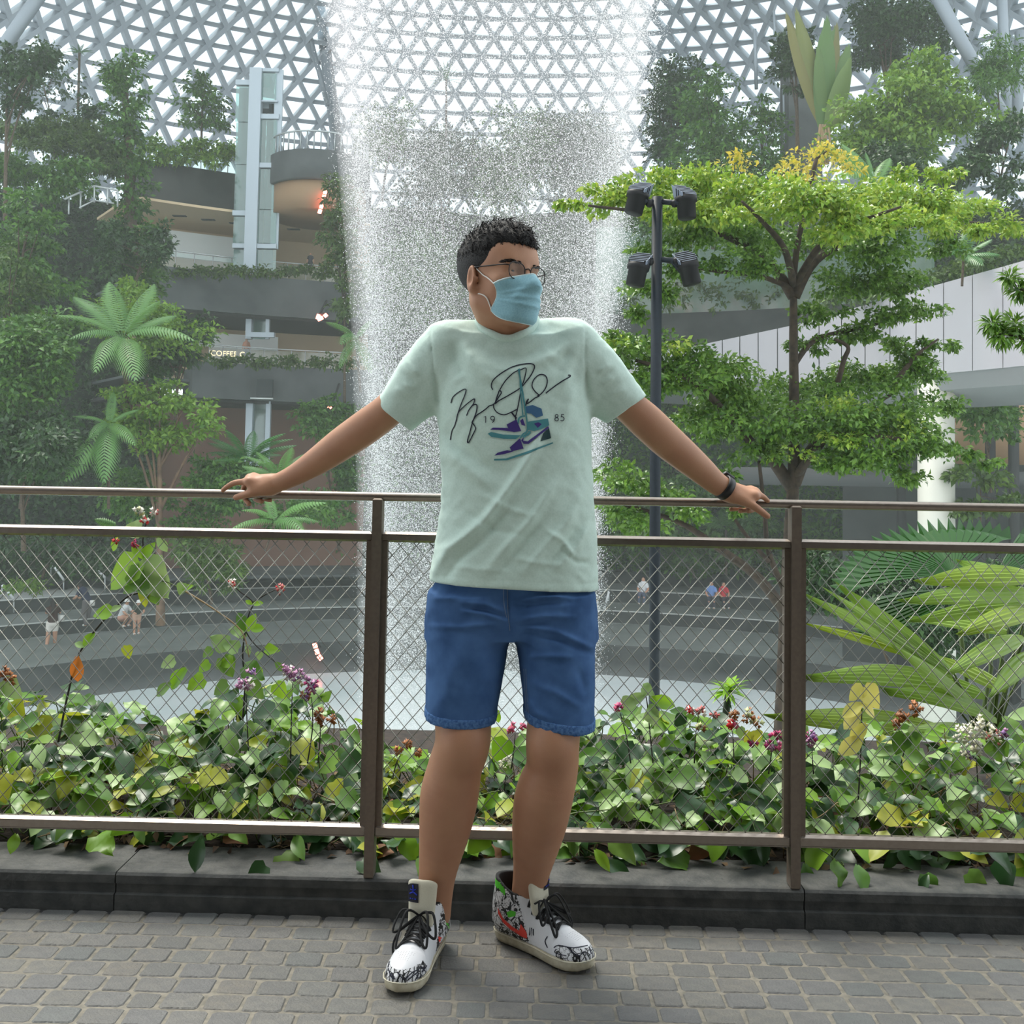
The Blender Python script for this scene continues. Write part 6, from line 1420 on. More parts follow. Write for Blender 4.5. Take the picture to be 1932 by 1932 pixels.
T('dark_shrub', 'dark shrub under the bright layered tree on the upper right', 'shrub', blob(1680, 310, 70, 40, 7, 42) + blob(1790, 330, 60, 36, 5, 43), 28.5, 9, 'dark', (1730, 400), .05, 90, trunk_px=5)
palm('fan_leaf_palm', 'small fan palm standing on the ramp at right', (1815, 540), (1818, 485), 22.5, [(1790, 440, -.4, .2), (1830, 430, .3, .2), (1870, 450, -.3, .3), (1885, 480, -.5, .4), (1770, 470, -.5, .4), (1850, 500, -.8, .5)], 'palmd', 5, W=.5, n=16)
T('ramp_plants', 'line of plants growing along the top of the white ramp', 'shrub', [(x, float(np.interp(x, [r[0] for r in RT], [r[1] for r in RT])) - 22, 34, 22) for x in range(1560, 1960, 46)], 26, 9, 'olive', (1760, 560), .04, 91, trunk_px=0)
T('ramp_shade_plants', 'shaded plants under the white ramp beside the cream column', 'shrub', blob(1860, 800, 60, 60, 6, 44) + blob(1900, 760, 40, 60, 4, 45), 27, 10, 'mid', (1870, 930), .03, 92, trunk_px=4)
T('ramp_shade_plants', 'umbrella-leaved plants low under the white ramp at right', 'shrub', [(1850, 955, 50, 14), (1800, 965, 40, 10), (1900, 950, 40, 14), (1840, 900, 60, 20)], 24, 11, 'olive', (1850, 1010), .05, 93, trunk_px=4)
T('misty_shrub', 'misty shrubs behind the pool right of the man', 'shrub', blob(1200, 1010, 90, 40, 8, 46) + blob(1340, 1040, 100, 44, 9, 47) + blob(1440, 1010, 70, 50, 6, 48) + blob(1300, 930, 130, 40, 8, 55), 45.5, 9, 'mid', (1310, 1090), .045, 94, trunk_px=5)
palm('broad_palm', 'pale palm fronds below the right forearm', (1370, 1085), (1370, 1000), 45, ring_fronds(1370, 985, 80, 11, 45, 9, .5), 'palm', 5, W=.36, n=18)
T('shade_bank', 'dark leafy bank right of the right rail post', 'shrub', blob(1640, 1130, 150, 70, 12, 49) + blob(1800, 1150, 130, 90, 10, 52) + blob(1560, 1060, 60, 34, 4, 51), 15, 10, 'dark', (1680, 1260), .05, 95, trunk_px=5)
# undergrowth over the hillsides: uncountable
def cover(name, label, px0, px1, prof, n, m, seed):
    g = np.random.default_rng(seed); P = []
    for _ in range(n):
        t = g.random() * (len(prof) - 1); i = int(t); f = t - i; r = prof[i][0] + (prof[i + 1][0] - prof[i][0]) * f; z = prof[i][1] + (prof[i + 1][1] - prof[i][1]) * f
        px = px0 + (px1 - px0) * g.random(); p = rp(px, r - .35 * g.random(), z + .2 * g.random()); P.append(p)
    P = np.array(P); D = g.normal(size=(n, 3)) + np.array((0, -.7, .1)); U = np.array((0, -.4, 1)) + g.normal(size=(n, 3)) * .5; L = .16 + .22 * g.random(n)
    o = scatter_leaves(name, P, D, U, L, L * .5, FM[m], None, seed, 'stuff'); tag(o, label, 'undergrowth')
cover('hillside_undergrowth', 'dense undergrowth covering the left forest slope', -150, 300, [(26.3, -3.4), (26.8, 0), (28.8, 3), (30.3, 7), (31.8, 10.5), (33.2, 13.3)], 16000, 'dark', 1)
cover('hillside_undergrowth', 'undergrowth on the slope behind the fall', 640, 1300, [(29, -3.4), (29.2, 4), (30.3, 8), (31.8, 12), (32.8, 14.4)], 16000, 'mid', 2)
cover('hillside_undergrowth', 'undergrowth on the right upper slope', 1150, 2100, [(25.4, 6), (26.3, 8.5), (28.8, 10.2), (31.3, 11.8), (32.8, 13)], 12000, 'dark', 3)
cover('hillside_undergrowth', 'low planting at the foot of the right wall beyond the pool', 1100, 1760, [(28.2, -3.3), (28.7, -1), (28.9, 2), (29, 5)], 14000, 'mid', 4)
# ================================================================= single plants in the bed behind the railing
def leafpx(root, a, b, Y, mk, q=None, dy=0., up=(0, -1, .55)):
    A, B = at(*a, Y), at(*b, Y + dy); return leaf_part(root, A, B - A, Vector(up) + Vector((random.gauss(0, .15), 0, random.gauss(0, .15))), (B - A).length, mk, q)
def stempx(root, pts, Y, r=.0022, m=None, name='stem'):
    q = spline([at(p[0], p[1], Y + (p[2] if len(p) > 2 else 0)) for p in pts], 5); n = len(q)
    return MB().tube(q, [r * (1.1 - .5 * i / (n - 1)) for i in range(n)], 6).build(name, m or stem_d, root)
petal = {k: mat('petal_' + k, c, .5) for k, c in dict(red=(206, 36, 40), white=(238, 232, 220), pink=(214, 92, 128), mauve=(186, 134, 172), violet=(150, 110, 168), magenta=(176, 46, 110), brown=(142, 88, 50), rust=(176, 112, 62), cream=(232, 230, 196), rose=(196, 104, 100), bud=(206, 210, 150)).items()}
def flower(root, x, y, Y, rpx, kinds, n, seed, size=.006, name='flower_head'):
    """cluster of little bells: four-petalled cups turned every way"""
    r = random.Random(seed); c = at(x, y, Y); R_ = rpx * Y / FPX; mb = MB(); ms = [petal[k] for k in kinds]
    for i in range(n):
        u = Vector((r.gauss(0, 1), r.gauss(0, 1), r.gauss(0, 1))).normalized() * (R_ * r.random() ** .5); p = c + u; ax = (u.normalized() + Vector((0, -.5, .2))).normalized(); s, f, w = frame(ax, (0, 0, 1)); k = i % len(ms); z = size * r.uniform(.7, 1.3)
        M = Matrix((s, w, f)).transposed().to_4x4(); M.translation = p; V = [M @ Vector((0, 0, -z * .8))]
        for q in range(8): a = math.pi * q / 4; rr = z * (.9 if q % 2 == 0 else .55); V.append(M @ Vector((rr * math.cos(a), rr * math.sin(a), z * (.75 if q % 2 == 0 else .35))))
        V.append(M @ Vector((0, 0, z * .25))); mb.add(V, [(0, 1 + (q + 1) % 8, 1 + q) for q in range(8)] + [(9, 1 + q, 1 + (q + 1) % 8) for q in range(8)], k)
    o = mb.build(name, ms, root, True); o['kind'] = 'stuff'; return o
random.seed(77)
# tall vine with red flowers
Y0 = 3.12
v = thing('flowering_vine', 'tall red and white flowered vine rising above the mid rail, left panel', 'plant', at(130, 1400, Y0))
stempx(v, [(110, 1400), (128, 1310), (150, 1232), (200, 1165), (240, 1126), (272, 1113), (276, 1070), (270, 1030), (272, 1000), (284, 965)], Y0, .0032); stempx(v, [(272, 1113), (286, 1110), (300, 1090)], Y0, .002); stempx(v, [(345, 1113), (400, 1147), (455, 1190), (470, 1240)], Y0 + .05, .0028, stem_t); stempx(v, [(300, 1095), (320, 1100), (345, 1113)], Y0, .002, stem_g)
for a, b, mk, q in (((268, 997), (226, 1004), 'p', 3), ((223, 1014), (209, 1040), 'l', 2), ((268, 1052), (250, 1024), 'l', 2), ((270, 1055), (288, 1022), 'l', 2), ((262, 1058), (199, 1110), 'l', 0), ((264, 1060), (316, 1130), 'p', 3), ((266, 1064), (300, 1140), 'g', 3), ((273, 1088), (226, 1117), 'g', 0), ((274, 1113), (270, 1147), 'y', 0), ((297, 1016), (316, 1040), 'p', 2), ((346, 1100), (338, 1125), 'p', 0), ((344, 1113), (363, 1103), 'l', 2), ((210, 1153), (172, 1160), 'l', 0), ((208, 1153), (228, 1142), 'p', 2), ((160, 1220), (140, 1212), 'p', 2), ((158, 1218), (176, 1193), 'l', 2), ((146, 1240), (144, 1290), 'o', 4), ((240, 1218), (242, 1245), 'y', 0)): leafpx(v, a, b, Y0 - .01, mk, q)
put(v, 'fern_frond', frond_mesh(.075, .035, 12, .2, .5, .9), at(222, 992, Y0 + .02), at(172, 978, Y0 + .02) - at(222, 992, Y0 + .02), Vector((0, -1, .3)), FM['palm'])
for k, (x, y, r_, ks, n) in enumerate(((262, 964, 9, ('white', 'bud', 'white'), 12), (272, 983, 8, ('red', 'red', 'white'), 12), (283, 1000, 8, ('red', 'white'), 10), (291, 966, 8, ('white', 'white', 'rose'), 9), (256, 1026, 9, ('red', 'magenta'), 10), (219, 1021, 4, ('red',), 4))): flower(v, x, y, Y0 - .02, r_, ks, int(n * 1.3), k, .0068)
v = thing('flowering_vine', 'forked dark stem bearing two small red and white flower heads, left panel', 'plant', at(450, 1400, Y0 + .1))
stempx(v, [(452, 1420), (462, 1300), (458, 1230), (468, 1165), (477, 1137), (455, 1118), (440, 1105)], Y0 + .1, .0028); stempx(v, [(477, 1137), (500, 1122), (526, 1110)], Y0 + .1, .0022); stempx(v, [(463, 1190), (480, 1215), (520, 1250)], Y0 + .1, .002)
flower(v, 437, 1102, Y0 + .09, 9, ('red', 'white', 'white', 'rose'), 18, 11, .0066); flower(v, 530, 1111, Y0 + .09, 9, ('white', 'rose', 'bud', 'red'), 18, 12, .0066)
for a, b, mk, q in (((477, 1140), (496, 1136), 'l', 2), ((475, 1140), (463, 1132), 'l', 2), ((466, 1190), (448, 1156), 'g', 2), ((468, 1190), (480, 1158), 'l', 2), ((466, 1192), (430, 1186), 'p', 3), ((470, 1186), (500, 1184), 'l', 2), ((430, 1220), (395, 1200), 'p', 3), ((450, 1225), (418, 1212), 'p', 0), ((470, 1235), (466, 1215), 'p', 2), ((490, 1230), (487, 1248), 'p', 0), ((500, 1225), (528, 1226), 'l', 0), ((440, 1246), (412, 1255), 'l', 3), ((460, 1258), (500, 1280), 'g', 3), ((480, 1262), (496, 1285), 'l', 0), ((420, 1240), (440, 1278), 'g', 3), ((400, 1225), (380, 1240), 'g', 0), ((395, 1250), (372, 1268), 'l', 0), ((520, 1250), (536, 1266), 'g', 2), ((385, 1280), (350, 1300), 'l', 3), ((430, 1290), (400, 1310), 'g', 0), ((470, 1290), (498, 1318), 'g', 0), ((520, 1290), (540, 1320), 'l', 0), ((352, 1262), (312, 1300), 'l', 4), ((330, 1245), (300, 1258), 'p', 0), ((322, 1290), (290, 1312), 'g', 2)): leafpx(v, a, b, Y0 + .08 + random.uniform(-.04, .04), mk, q)
def stem_flower(label, base, pts, Y, heads, leaves=(), nm='flowering_plant'):
    t = thing(nm, label, 'flower', at(*base, Y)); stempx(t, [base] + pts, Y, .002)
    for k, (x, y, r_, ks, n) in enumerate(heads): flower(t, x, y, Y - .015, r_, ks, int(n * 1.3), x, .0082)
    for a, b, mk, q in leaves: leafpx(t, a, b, Y - .01, mk, q)
    return t
stem_flower('mauve papery flower heads on a dark stem left of the left rail post', (548, 1440), [(550, 1350), (552, 1290)], 3.05, [(545, 1270, 13, ('mauve', 'mauve', 'white'), 16), (563, 1277, 14, ('mauve', 'violet', 'cream'), 18), (537, 1262, 7, ('mauve',), 6)], [((552, 1300), (540, 1318), 'l', 2)])
stem_flower('violet flower head with brown tips nearest the left rail post', (580, 1440), [(590, 1370), (588, 1315)], 3.03, [(590, 1295, 14, ('violet', 'mauve', 'magenta'), 18), (577, 1312, 10, ('brown', 'violet'), 10), (583, 1278, 5, ('mauve',), 4)])
stem_flower('pale pink papery flower head among leaves, left of the mauve ones', (470, 1440), [(466, 1360), (465, 1310)], 3.05, [(462, 1292, 16, ('mauve', 'white', 'mauve'), 20), (474, 1272, 9, ('violet', 'mauve'), 8)])
stem_flower('dry rust-brown seed head left of the left rail post', (600, 1440), [(604, 1390), (604, 1360)], 3.0, [(602, 1345, 9, ('rust', 'brown'), 12), (605, 1362, 8, ('brown', 'rust'), 10), (627, 1357, 8, ('rust',), 9)])
stem_flower('dry orange-brown seed head at the left edge of the bed', (-20, 1400), [(0, 1320), (5, 1290)], 3.0, [(8, 1272, 13, ('rust', 'brown', 'rust'), 18), (22, 1282, 8, ('rust',), 8)], [((5, 1285), (40, 1318), 'p', 0), ((0, 1290), (-25, 1330), 'l', 0)])
stem_flower('dry brown seed head on thin twigs just right of the left rail post', (740, 1470), [(748, 1440), (755, 1425)], 3.1, [(765, 1405, 9, ('brown', 'rust'), 10), (750, 1415, 7, ('rust',), 8), (790, 1420, 6, ('rust',), 6)])
stem_flower('small pink flowers showing between the legs', (965, 1450), [(970, 1410), (972, 1385)], 3.1, [(968, 1376, 9, ('pink', 'rose'), 12), (985, 1372, 6, ('pink',), 6)], [((955, 1395), (930, 1440), 'l', 0), ((940, 1340), (938, 1366), 'l', 4)])
stem_flower('white blossom low behind the knee of the man', (950, 1500), [(955, 1460)], 3.2, [(955, 1437, 18, ('cream', 'white'), 22)])
stem_flower('single pink flower tassel right of the shorts', (1190, 1440), [(1182, 1390), (1170, 1345)], 3.05, [(1166, 1335, 9, ('pink', 'pink', 'magenta'), 12)], [((1175, 1330), (1208, 1318), 'p', 0), ((1178, 1360), (1190, 1372), 'g', 0)])
stem_flower('veined leafy stem with pale leaves in front of the pole foot', (1232, 1440), [(1226, 1380), (1220, 1320), (1212, 1298)], 3.05, [], [((1212, 1296), (1236, 1312), 'p', 3), ((1228, 1318), (1278, 1332), 'l', 4), ((1222, 1335), (1246, 1352), 'p', 0), ((1224, 1340), (1240, 1372), 'p', 3), ((1216, 1310), (1178, 1328), 'p', 4)], 'leafy_plant')
stem_flower('row of small rose-red flowers left of the rosette plant', (1310, 1440), [(1312, 1390), (1318, 1350)], 3.1, [(1300, 1340, 10, ('rose', 'red', 'white'), 12), (1322, 1343, 10, ('rose', 'white'), 12), (1348, 1350, 8, ('rose',), 8), (1322, 1372, 9, ('bud', 'brown'), 10)], [((1290, 1350), (1272, 1372), 'd', 0)])
stem_flower('bright red flower spray with rust seed heads beside the rosette plant', (1385, 1450), [(1384, 1410), (1382, 1380)], 3.05, [(1382, 1367, 10, ('red', 'red', 'pink'), 14), (1385, 1348, 9, ('rust', 'brown'), 10), (1413, 1352, 14, ('rust', 'bud'), 18), (1428, 1364, 11, ('bud', 'rust'), 12)], [((1395, 1372), (1400, 1396), 'p', 0), ((1425, 1378), (1432, 1410), 'y', 0), ((1415, 1380), (1405, 1402), 'y', 0)])
stem_flower('magenta flowers left of the right rail post', (1450, 1460), [(1455, 1425), (1460, 1395)], 3.05, [(1463, 1386, 9, ('magenta', 'pink'), 12), (1452, 1408, 10, ('magenta', 'mauve'), 12), (1470, 1412, 10, ('mauve', 'pink'), 10), (1420, 1402, 7, ('magenta',), 8)])
stem_flower('violet flower head just right of the right rail post', (1535, 1460), [(1532, 1420)], 3.05, [(1532, 1390, 12, ('violet', 'mauve', 'magenta'), 18), (1526, 1400, 8, ('mauve',), 8)])
stem_flower('large white hydrangea-like blossom cluster at the right of the bed', (1845, 1480), [(1842, 1430)], 3.1, [(1822, 1388, 24, ('white', 'cream', 'white'), 40), (1850, 1372, 20, ('white', 'cream'), 28), (1875, 1388, 16, ('white', 'rose', 'cream'), 18), (1842, 1412, 12, ('cream', 'white'), 14), (1822, 1425, 10, ('cream', 'violet'), 12), (1898, 1385, 8, ('mauve', 'violet'), 8)], [((1870, 1395), (1892, 1440), 'g', 3), ((1885, 1400), (1905, 1430), 'g', 0)])
stem_flower('rust-coloured seed heads under the pleated leaves at right', (1700, 1440), [(1710, 1400), (1715, 1370)], 3.1, [(1705, 1352, 13, ('rust', 'brown'), 18), (1730, 1337, 13, ('rust', 'rust', 'brown'), 18), (1690, 1368, 9, ('brown',), 10)], [((1720, 1370), (1730, 1395), 'p', 0), ((1715, 1380), (1735, 1420), 'g', 3), ((1705, 1385), (1690, 1425), 'g', 3)])
# yellow sapling
v = thing('yellow_sapling', 'thin sapling with pale yellow paired leaves, right of the right rail post', 'plant', at(1622, 1520, 3.0)); stempx(v, [(1618, 1530), (1624, 1420), (1626, 1340), (1628, 1296)], 3.0, .0022)
for a, b, mk, q in (((1628, 1296), (1602, 1322), 'y', 0), ((1630, 1297), (1664, 1338), 'y', 0), ((1626, 1328), (1588, 1350), 'y', 2), ((1627, 1328), (1655, 1352), 'y', 2), ((1622, 1342), (1592, 1376), 'y', 2), ((1634, 1366), (1604, 1398), 'y', 2), ((1626, 1392), (1582, 1424), 'y', 2)): leafpx(v, a, b, 2.99, mk, q)
for nm in ('yellow_leaf',):
    m_ = leaf_mat('sapling_yellow', [(206, 202, 92), (222, 214, 128), (198, 194, 84)], .45, .35)
    me_c = {}
    for o in v.children:
        if o.name.startswith('leaf'):
            if o.data.name not in me_c: c_ = o.data.copy(); c_.materials.clear(); c_.materials.append(m_); me_c[o.data.name] = c_
            o.data = me_c[o.data.name]
# rosette plant
rt = thing('rosette_plant', 'small spiky stem topped by a green leaf rosette, left of the right rail post', 'plant', at(1366, 1420, 4.6))
MB().tube(spline([at(1364, 1430, 4.6), at(1368, 1360, 4.6), at(1376, 1300, 4.6)], 5), [.020] * 6 + [.016] * 4 + [.014], 8).build('stem', mat('grey_green_bark', (58, 70, 52), .8), rt)
rr = random.Random(5); lv, lf = leaf_grid(1, .22, lance, .35, .2, 1, 6); me = MB().add(lv, lf).mesh('leaf'); me.materials.append(LM['l'])
me2 = MB().add(lv, lf).mesh('leaf'); me2.materials.append(LM['d'])
for k in range(34):
    a = k * 2.4; e = rr.uniform(-.1, .9); f = Vector((math.cos(a), math.sin(a), e)); L = rr.uniform(.07, .115); s_, f_, u_2 = frame(f, (0, 0, 1)); M = Matrix((s_, f_, u_2)).transposed().to_4x4() @ Matrix.Scale(L, 4); M.translation = at(1376, 1300 + rr.uniform(-6, 10), 4.6)
    o = bpy.data.objects.new('leaf', me); COL.objects.link(o); o.matrix_basis = M; o.parent = rt; o.matrix_parent_inverse = rt.matrix_basis.inverted()
for k in range(18):
    a = k * 2.4; y = 1318 + 5.0 * k; f = Vector((math.cos(a), math.sin(a), .15)); L = .06; s_, f_, u_2 = frame(f, (0, 0, 1)); M = Matrix((s_, f_, u_2)).transposed().to_4x4() @ Matrix.Scale(L, 4); M.translation = at(1374 - k * .5, y, 4.6)
    o = bpy.data.objects.new('leaf', me2); COL.objects.link(o); o.matrix_basis = M; o.parent = rt; o.matrix_parent_inverse = rt.matrix_basis.inverted()
# big fan palm
def fan_mesh(c, R_, a0, a1, n, Y, sq=.6, dep=.5, jag=.05):
    V = [at(*c, Y)]; F = []; m = 2 * n
    for ring in (.25, .55, .8, 1.0):
        for i in range(m + 1):
            a = rad(a0 + (a1 - a0) * i / m); k = ring * (1 + (jag * (1 if i % 2 else -1.2) if ring == 1 else 0)); dr = .16 * ring ** 2
            p = at(c[0] + R_ * k * math.cos(a), c[1] - R_ * k * sq * math.sin(a) + R_ * dr, Y + (math.sin(a) * dep * ring * R_ * Y / FPX)); V.append(p + Vector((0, (.012 if i % 2 else -.012) * ring * 1.4, (.010 if i % 2 else -.010) * ring)))
    for i in range(m): F.append((0, 1 + i + 1, 1 + i))
    for r in range(3):
        for i in range(m): b = 1 + r * (m + 1) + i; F.append((b, b + 1, b + m + 2, b + m + 1))
    return V, F
fp = thing('fan_palm', 'fan palm with big dark green serrated leaves behind the mid rail at right', 'palm', at(1840, 1400, 4.4))
for c, R_, a0, a1, n, Y in (((1800, 1085), 222, 178, 60, 24, 4.3), ((1850, 1110), 240, 210, 176, 9, 4.5), ((1872, 1100), 250, 76, 18, 16, 4.2)):
    MB().add(*fan_mesh(c, R_, a0, a1, n, Y)).build('fan_leaf', FM['fan'], fp, False); MB().tube([at(c[0], c[1], Y), at(c[0] + 20, 1260, Y), at(1842, 1420, 4.4)], .010, 6).build('leaf_stalk', stem_g, fp)
# pleated-leaf palm
pp = thing('pleated_palm', 'palm with long pleated lime leaves arching behind the mesh at right', 'palm', at(1870, 1420, 3.8))
lanc = lambda t: max(.06, math.sin(math.pi * min(1, .10 + .88 * t ** .9)) ** .75)
for a, b, w_, dr, dy, pl in (((1800, 1270), (1572, 1104), 56, .02, 0, 6), ((1790, 1262), (1545, 1112), 30, .02, -.05, 4), ((1770, 1255), (1512, 1130), 40, .10, -.1, 5), ((1720, 1235), (1514, 1184), 24, .10, -.1, 3), ((1850, 1335), (1672, 1222), 46, .06, -.25, 5), ((1800, 1290), (1540, 1318), 50, .32, -.2, 6), ((1960, 1085), (1738, 1116), 54, .22, -.1, 6), ((1960, 1118), (1708, 1156), 50, .20, -.15, 6), ((1950, 1140), (1720, 1190), 40, .18, -.1, 5), ((1955, 1150), (1832, 1222), 42, .25, -.3, 5), ((1880, 1355), (1690, 1330), 46, .28, -.3, 6), ((1790, 1378), (1448, 1376), 56, .14, -.35, 7), ((1860, 1310), (1640, 1292), 44, .30, .05, 5), ((1930, 1200), (1800, 1290), 40, .2, -.3, 5), ((1950, 1230), (1880, 1330), 36, .2, -.3, 4), ((1900, 1190), (1715, 1175), 36, .2, .1, 5), ((1920, 1100), (1800, 1062), 40, .2, .1, 5), ((1870, 1385), (1700, 1392), 40, .1, -.4, 5), ((1900, 1300), (1760, 1240), 34, .12, .1, 4)):
    A, B = at(*a, 3.8), at(*b, 3.8 + dy); L = (B - A).length; W_2 = w_ * 3.8 / FPX; ax = B - A + Vector((0, 0, (dr - .06) * L))
    put(pp, 'pleated_leaf', blade_mesh(L, W_2, pl, 12, dr, lanc, .05), A, ax, Vector((random.uniform(-.25, .25), -.75, .8)), FM['pleat'], False)
    MB().tube([A, A.lerp(at(1870, 1420, 3.8), .5) + Vector((0, .02, .02)), at(1870, 1420, 3.8)], .004, 5).build('leaf_stalk', stem_g, pp)
# spiky overhanging branch at the right edge
ob = thing('overhanging_branch', 'leafy branch tips with spiky leaves reaching in at the right edge before the ramp', 'branch', at(2020, 1200, 6))
MB().tube(spline([at(2020, 1200, 6), at(2010, 900, 6), at(1985, 690, 6), at(1930, 640, 6), at(1885, 630, 6)], 5), [.02] * 8 + [.012] * 8 + [.006] * 5, 6).build('branch', tb_, ob); MB().tube(spline([at(2005, 820, 6), at(1990, 600, 6), at(1925, 545, 6)], 5), .009, 6).build('branch', tb_, ob)
C_ = []; D_ = []; g_ = np.random.default_rng(3)
for x, y, r_, n in ((1872, 612, 24, 120), (1890, 635, 30, 150), (1915, 612, 26, 120), (1905, 525, 22, 110), (1925, 548, 24, 120), (1935, 640, 24, 100)):
    u = g_.normal(size=(n, 3)); u /= np.linalg.norm(u, axis=1, keepdims=True); C_.append(np.array(at(x, y, 6)) + u * r_ * .55 * 6 / FPX * g_.random(n)[:, None]); D_.append(u + np.array((0, 0, -.2)))
C_ = np.concatenate(C_); D_ = np.concatenate(D_); scatter_leaves('spiky_foliage', C_, D_, g_.normal(size=C_.shape) * .4 + np.array((0, -.3, 1)), .07, .016, FM['shade'], ob, 2)
# low dry litter under the creepers
g_ = np.random.default_rng(8); n = 1500; Xl = g_.uniform(-1.9, 1.9, n); P = np.stack([Xl, DY(Xl) + .02 + .9 * g_.random(n) ** 1.2 + .12, np.full(n, .078) + .02 * g_.random(n)], 1)
lit = scatter_leaves('leaf_litter', P, g_.normal(size=(n, 3)) * np.array((1, 1, .25)), np.array((0, 0, 1)) + g_.normal(size=(n, 3)) * .3, .03 + .03 * g_.random(n), .018, leaf_mat('litter', [(96, 72, 52), (70, 54, 42), (128, 104, 72)], .9, .05, 'isl'), None, 4); tag(lit, 'dry brown leaf litter on the soil under the creepers', 'litter')
# ================================================================= floodlight pole
LPD = 9.6; navy = mat('navy_steel', (22, 31, 40), .5, .1, noise=(30, (18, 26, 34), 3), spec=.3); blkm = mat('lamp_black', (9, 10, 13), .5, spec=.3); finm = mat('lamp_fin', (150, 156, 166), .4, .2)
lp = thing('floodlight_pole', 'dark navy pole carrying four black louvred floodlights before the fall', 'lamp', at(1234, 1420, LPD))
MB().tube([at(1234, 1430, LPD), at(1236, 900, LPD), at(1240, 372, LPD)], 10.3 * LPD / FPX, 20).build('pole', navy, lp)
s_ = LPD / FPX
def floodlight(cx, cy, ang, ax, ay, turn):
    """cx, cy: rim centre px; ang: lean of the can; arm to the pole at ax, ay; turn: heading of the slanted louvre"""
    c = at(cx, cy, LPD - .06); M = Matrix.Translation(c) @ Matrix.Rotation(rad(ang), 4, 'Y') @ Matrix.Rotation(rad(turn), 4, 'Z')
    can = MB().lathe([(.0, -40 * s_), (15 * s_, -40 * s_), (17.5 * s_, -38 * s_), (18 * s_, -9 * s_), (21 * s_, -8 * s_), (21.5 * s_, 2 * s_), (20 * s_, 2.2 * s_), (19 * s_, -3 * s_), (.001, -3.5 * s_)], M, 24).build('lamp_can', blkm, lp)
    for k in range(6):                                    # louvre blades step up towards the back
        y = (-15 + 6 * k) * s_; w2 = math.sqrt(max(.0001, (20.5 * s_) ** 2 - y * y)); h_ = (5 + 4.6 * k) * s_
        f_ = MB().box((0, 0, 0), (2 * w2, .8 * s_, h_)); f_.v = [tuple(M @ (Vector(p) + Vector((0, y, h_ / 2)))) for p in f_.v]; f_.build('louvre', blkm, can, False)
        e_ = MB().box((0, 0, 0), (2 * w2, 1.6 * s_, 1.1 * s_)); e_.v = [tuple(M @ (Vector(p) + Vector((0, y, h_)))) for p in e_.v]; e_.build('louvre_edge', finm, can, False)
    sd_ = 1 if ax > cx else -1; V = []
    for x in (17.5, 19.0): V += [M @ Vector((sd_ * x * s_, q * s_, z * s_)) for q, z in ((-14, 0), (12, 0), (17, 29), (-14, 6))]
    MB().add(V, [(0, 1, 2, 3), (7, 6, 5, 4), (0, 4, 5, 1), (1, 5, 6, 2), (2, 6, 7, 3), (3, 7, 4, 0)]).build('visor', mat('visor_grey', (112, 122, 136), .4, .3), can, False)
    MB().tube([at(ax, ay, LPD), at((ax + cx) / 2, ay + 2, LPD - .03), c + (M.to_3x3() @ Vector((sd_ * 15 * s_, 0, -10 * s_)))], 5.5 * s_, 10).build('arm', navy, lp); MB().ball(at(cx + 21 * sd_, ay + 4, LPD - .05), 8 * s_, 10).build('knuckle', blkm, lp)
floodlight(1204, 366, 14, 1238, 380, -32); floodlight(1294, 374, -4, 1240, 380, 28); floodlight(1205, 501, 10, 1237, 490, -24); floodlight(1297, 499, -14, 1238, 489, 8)
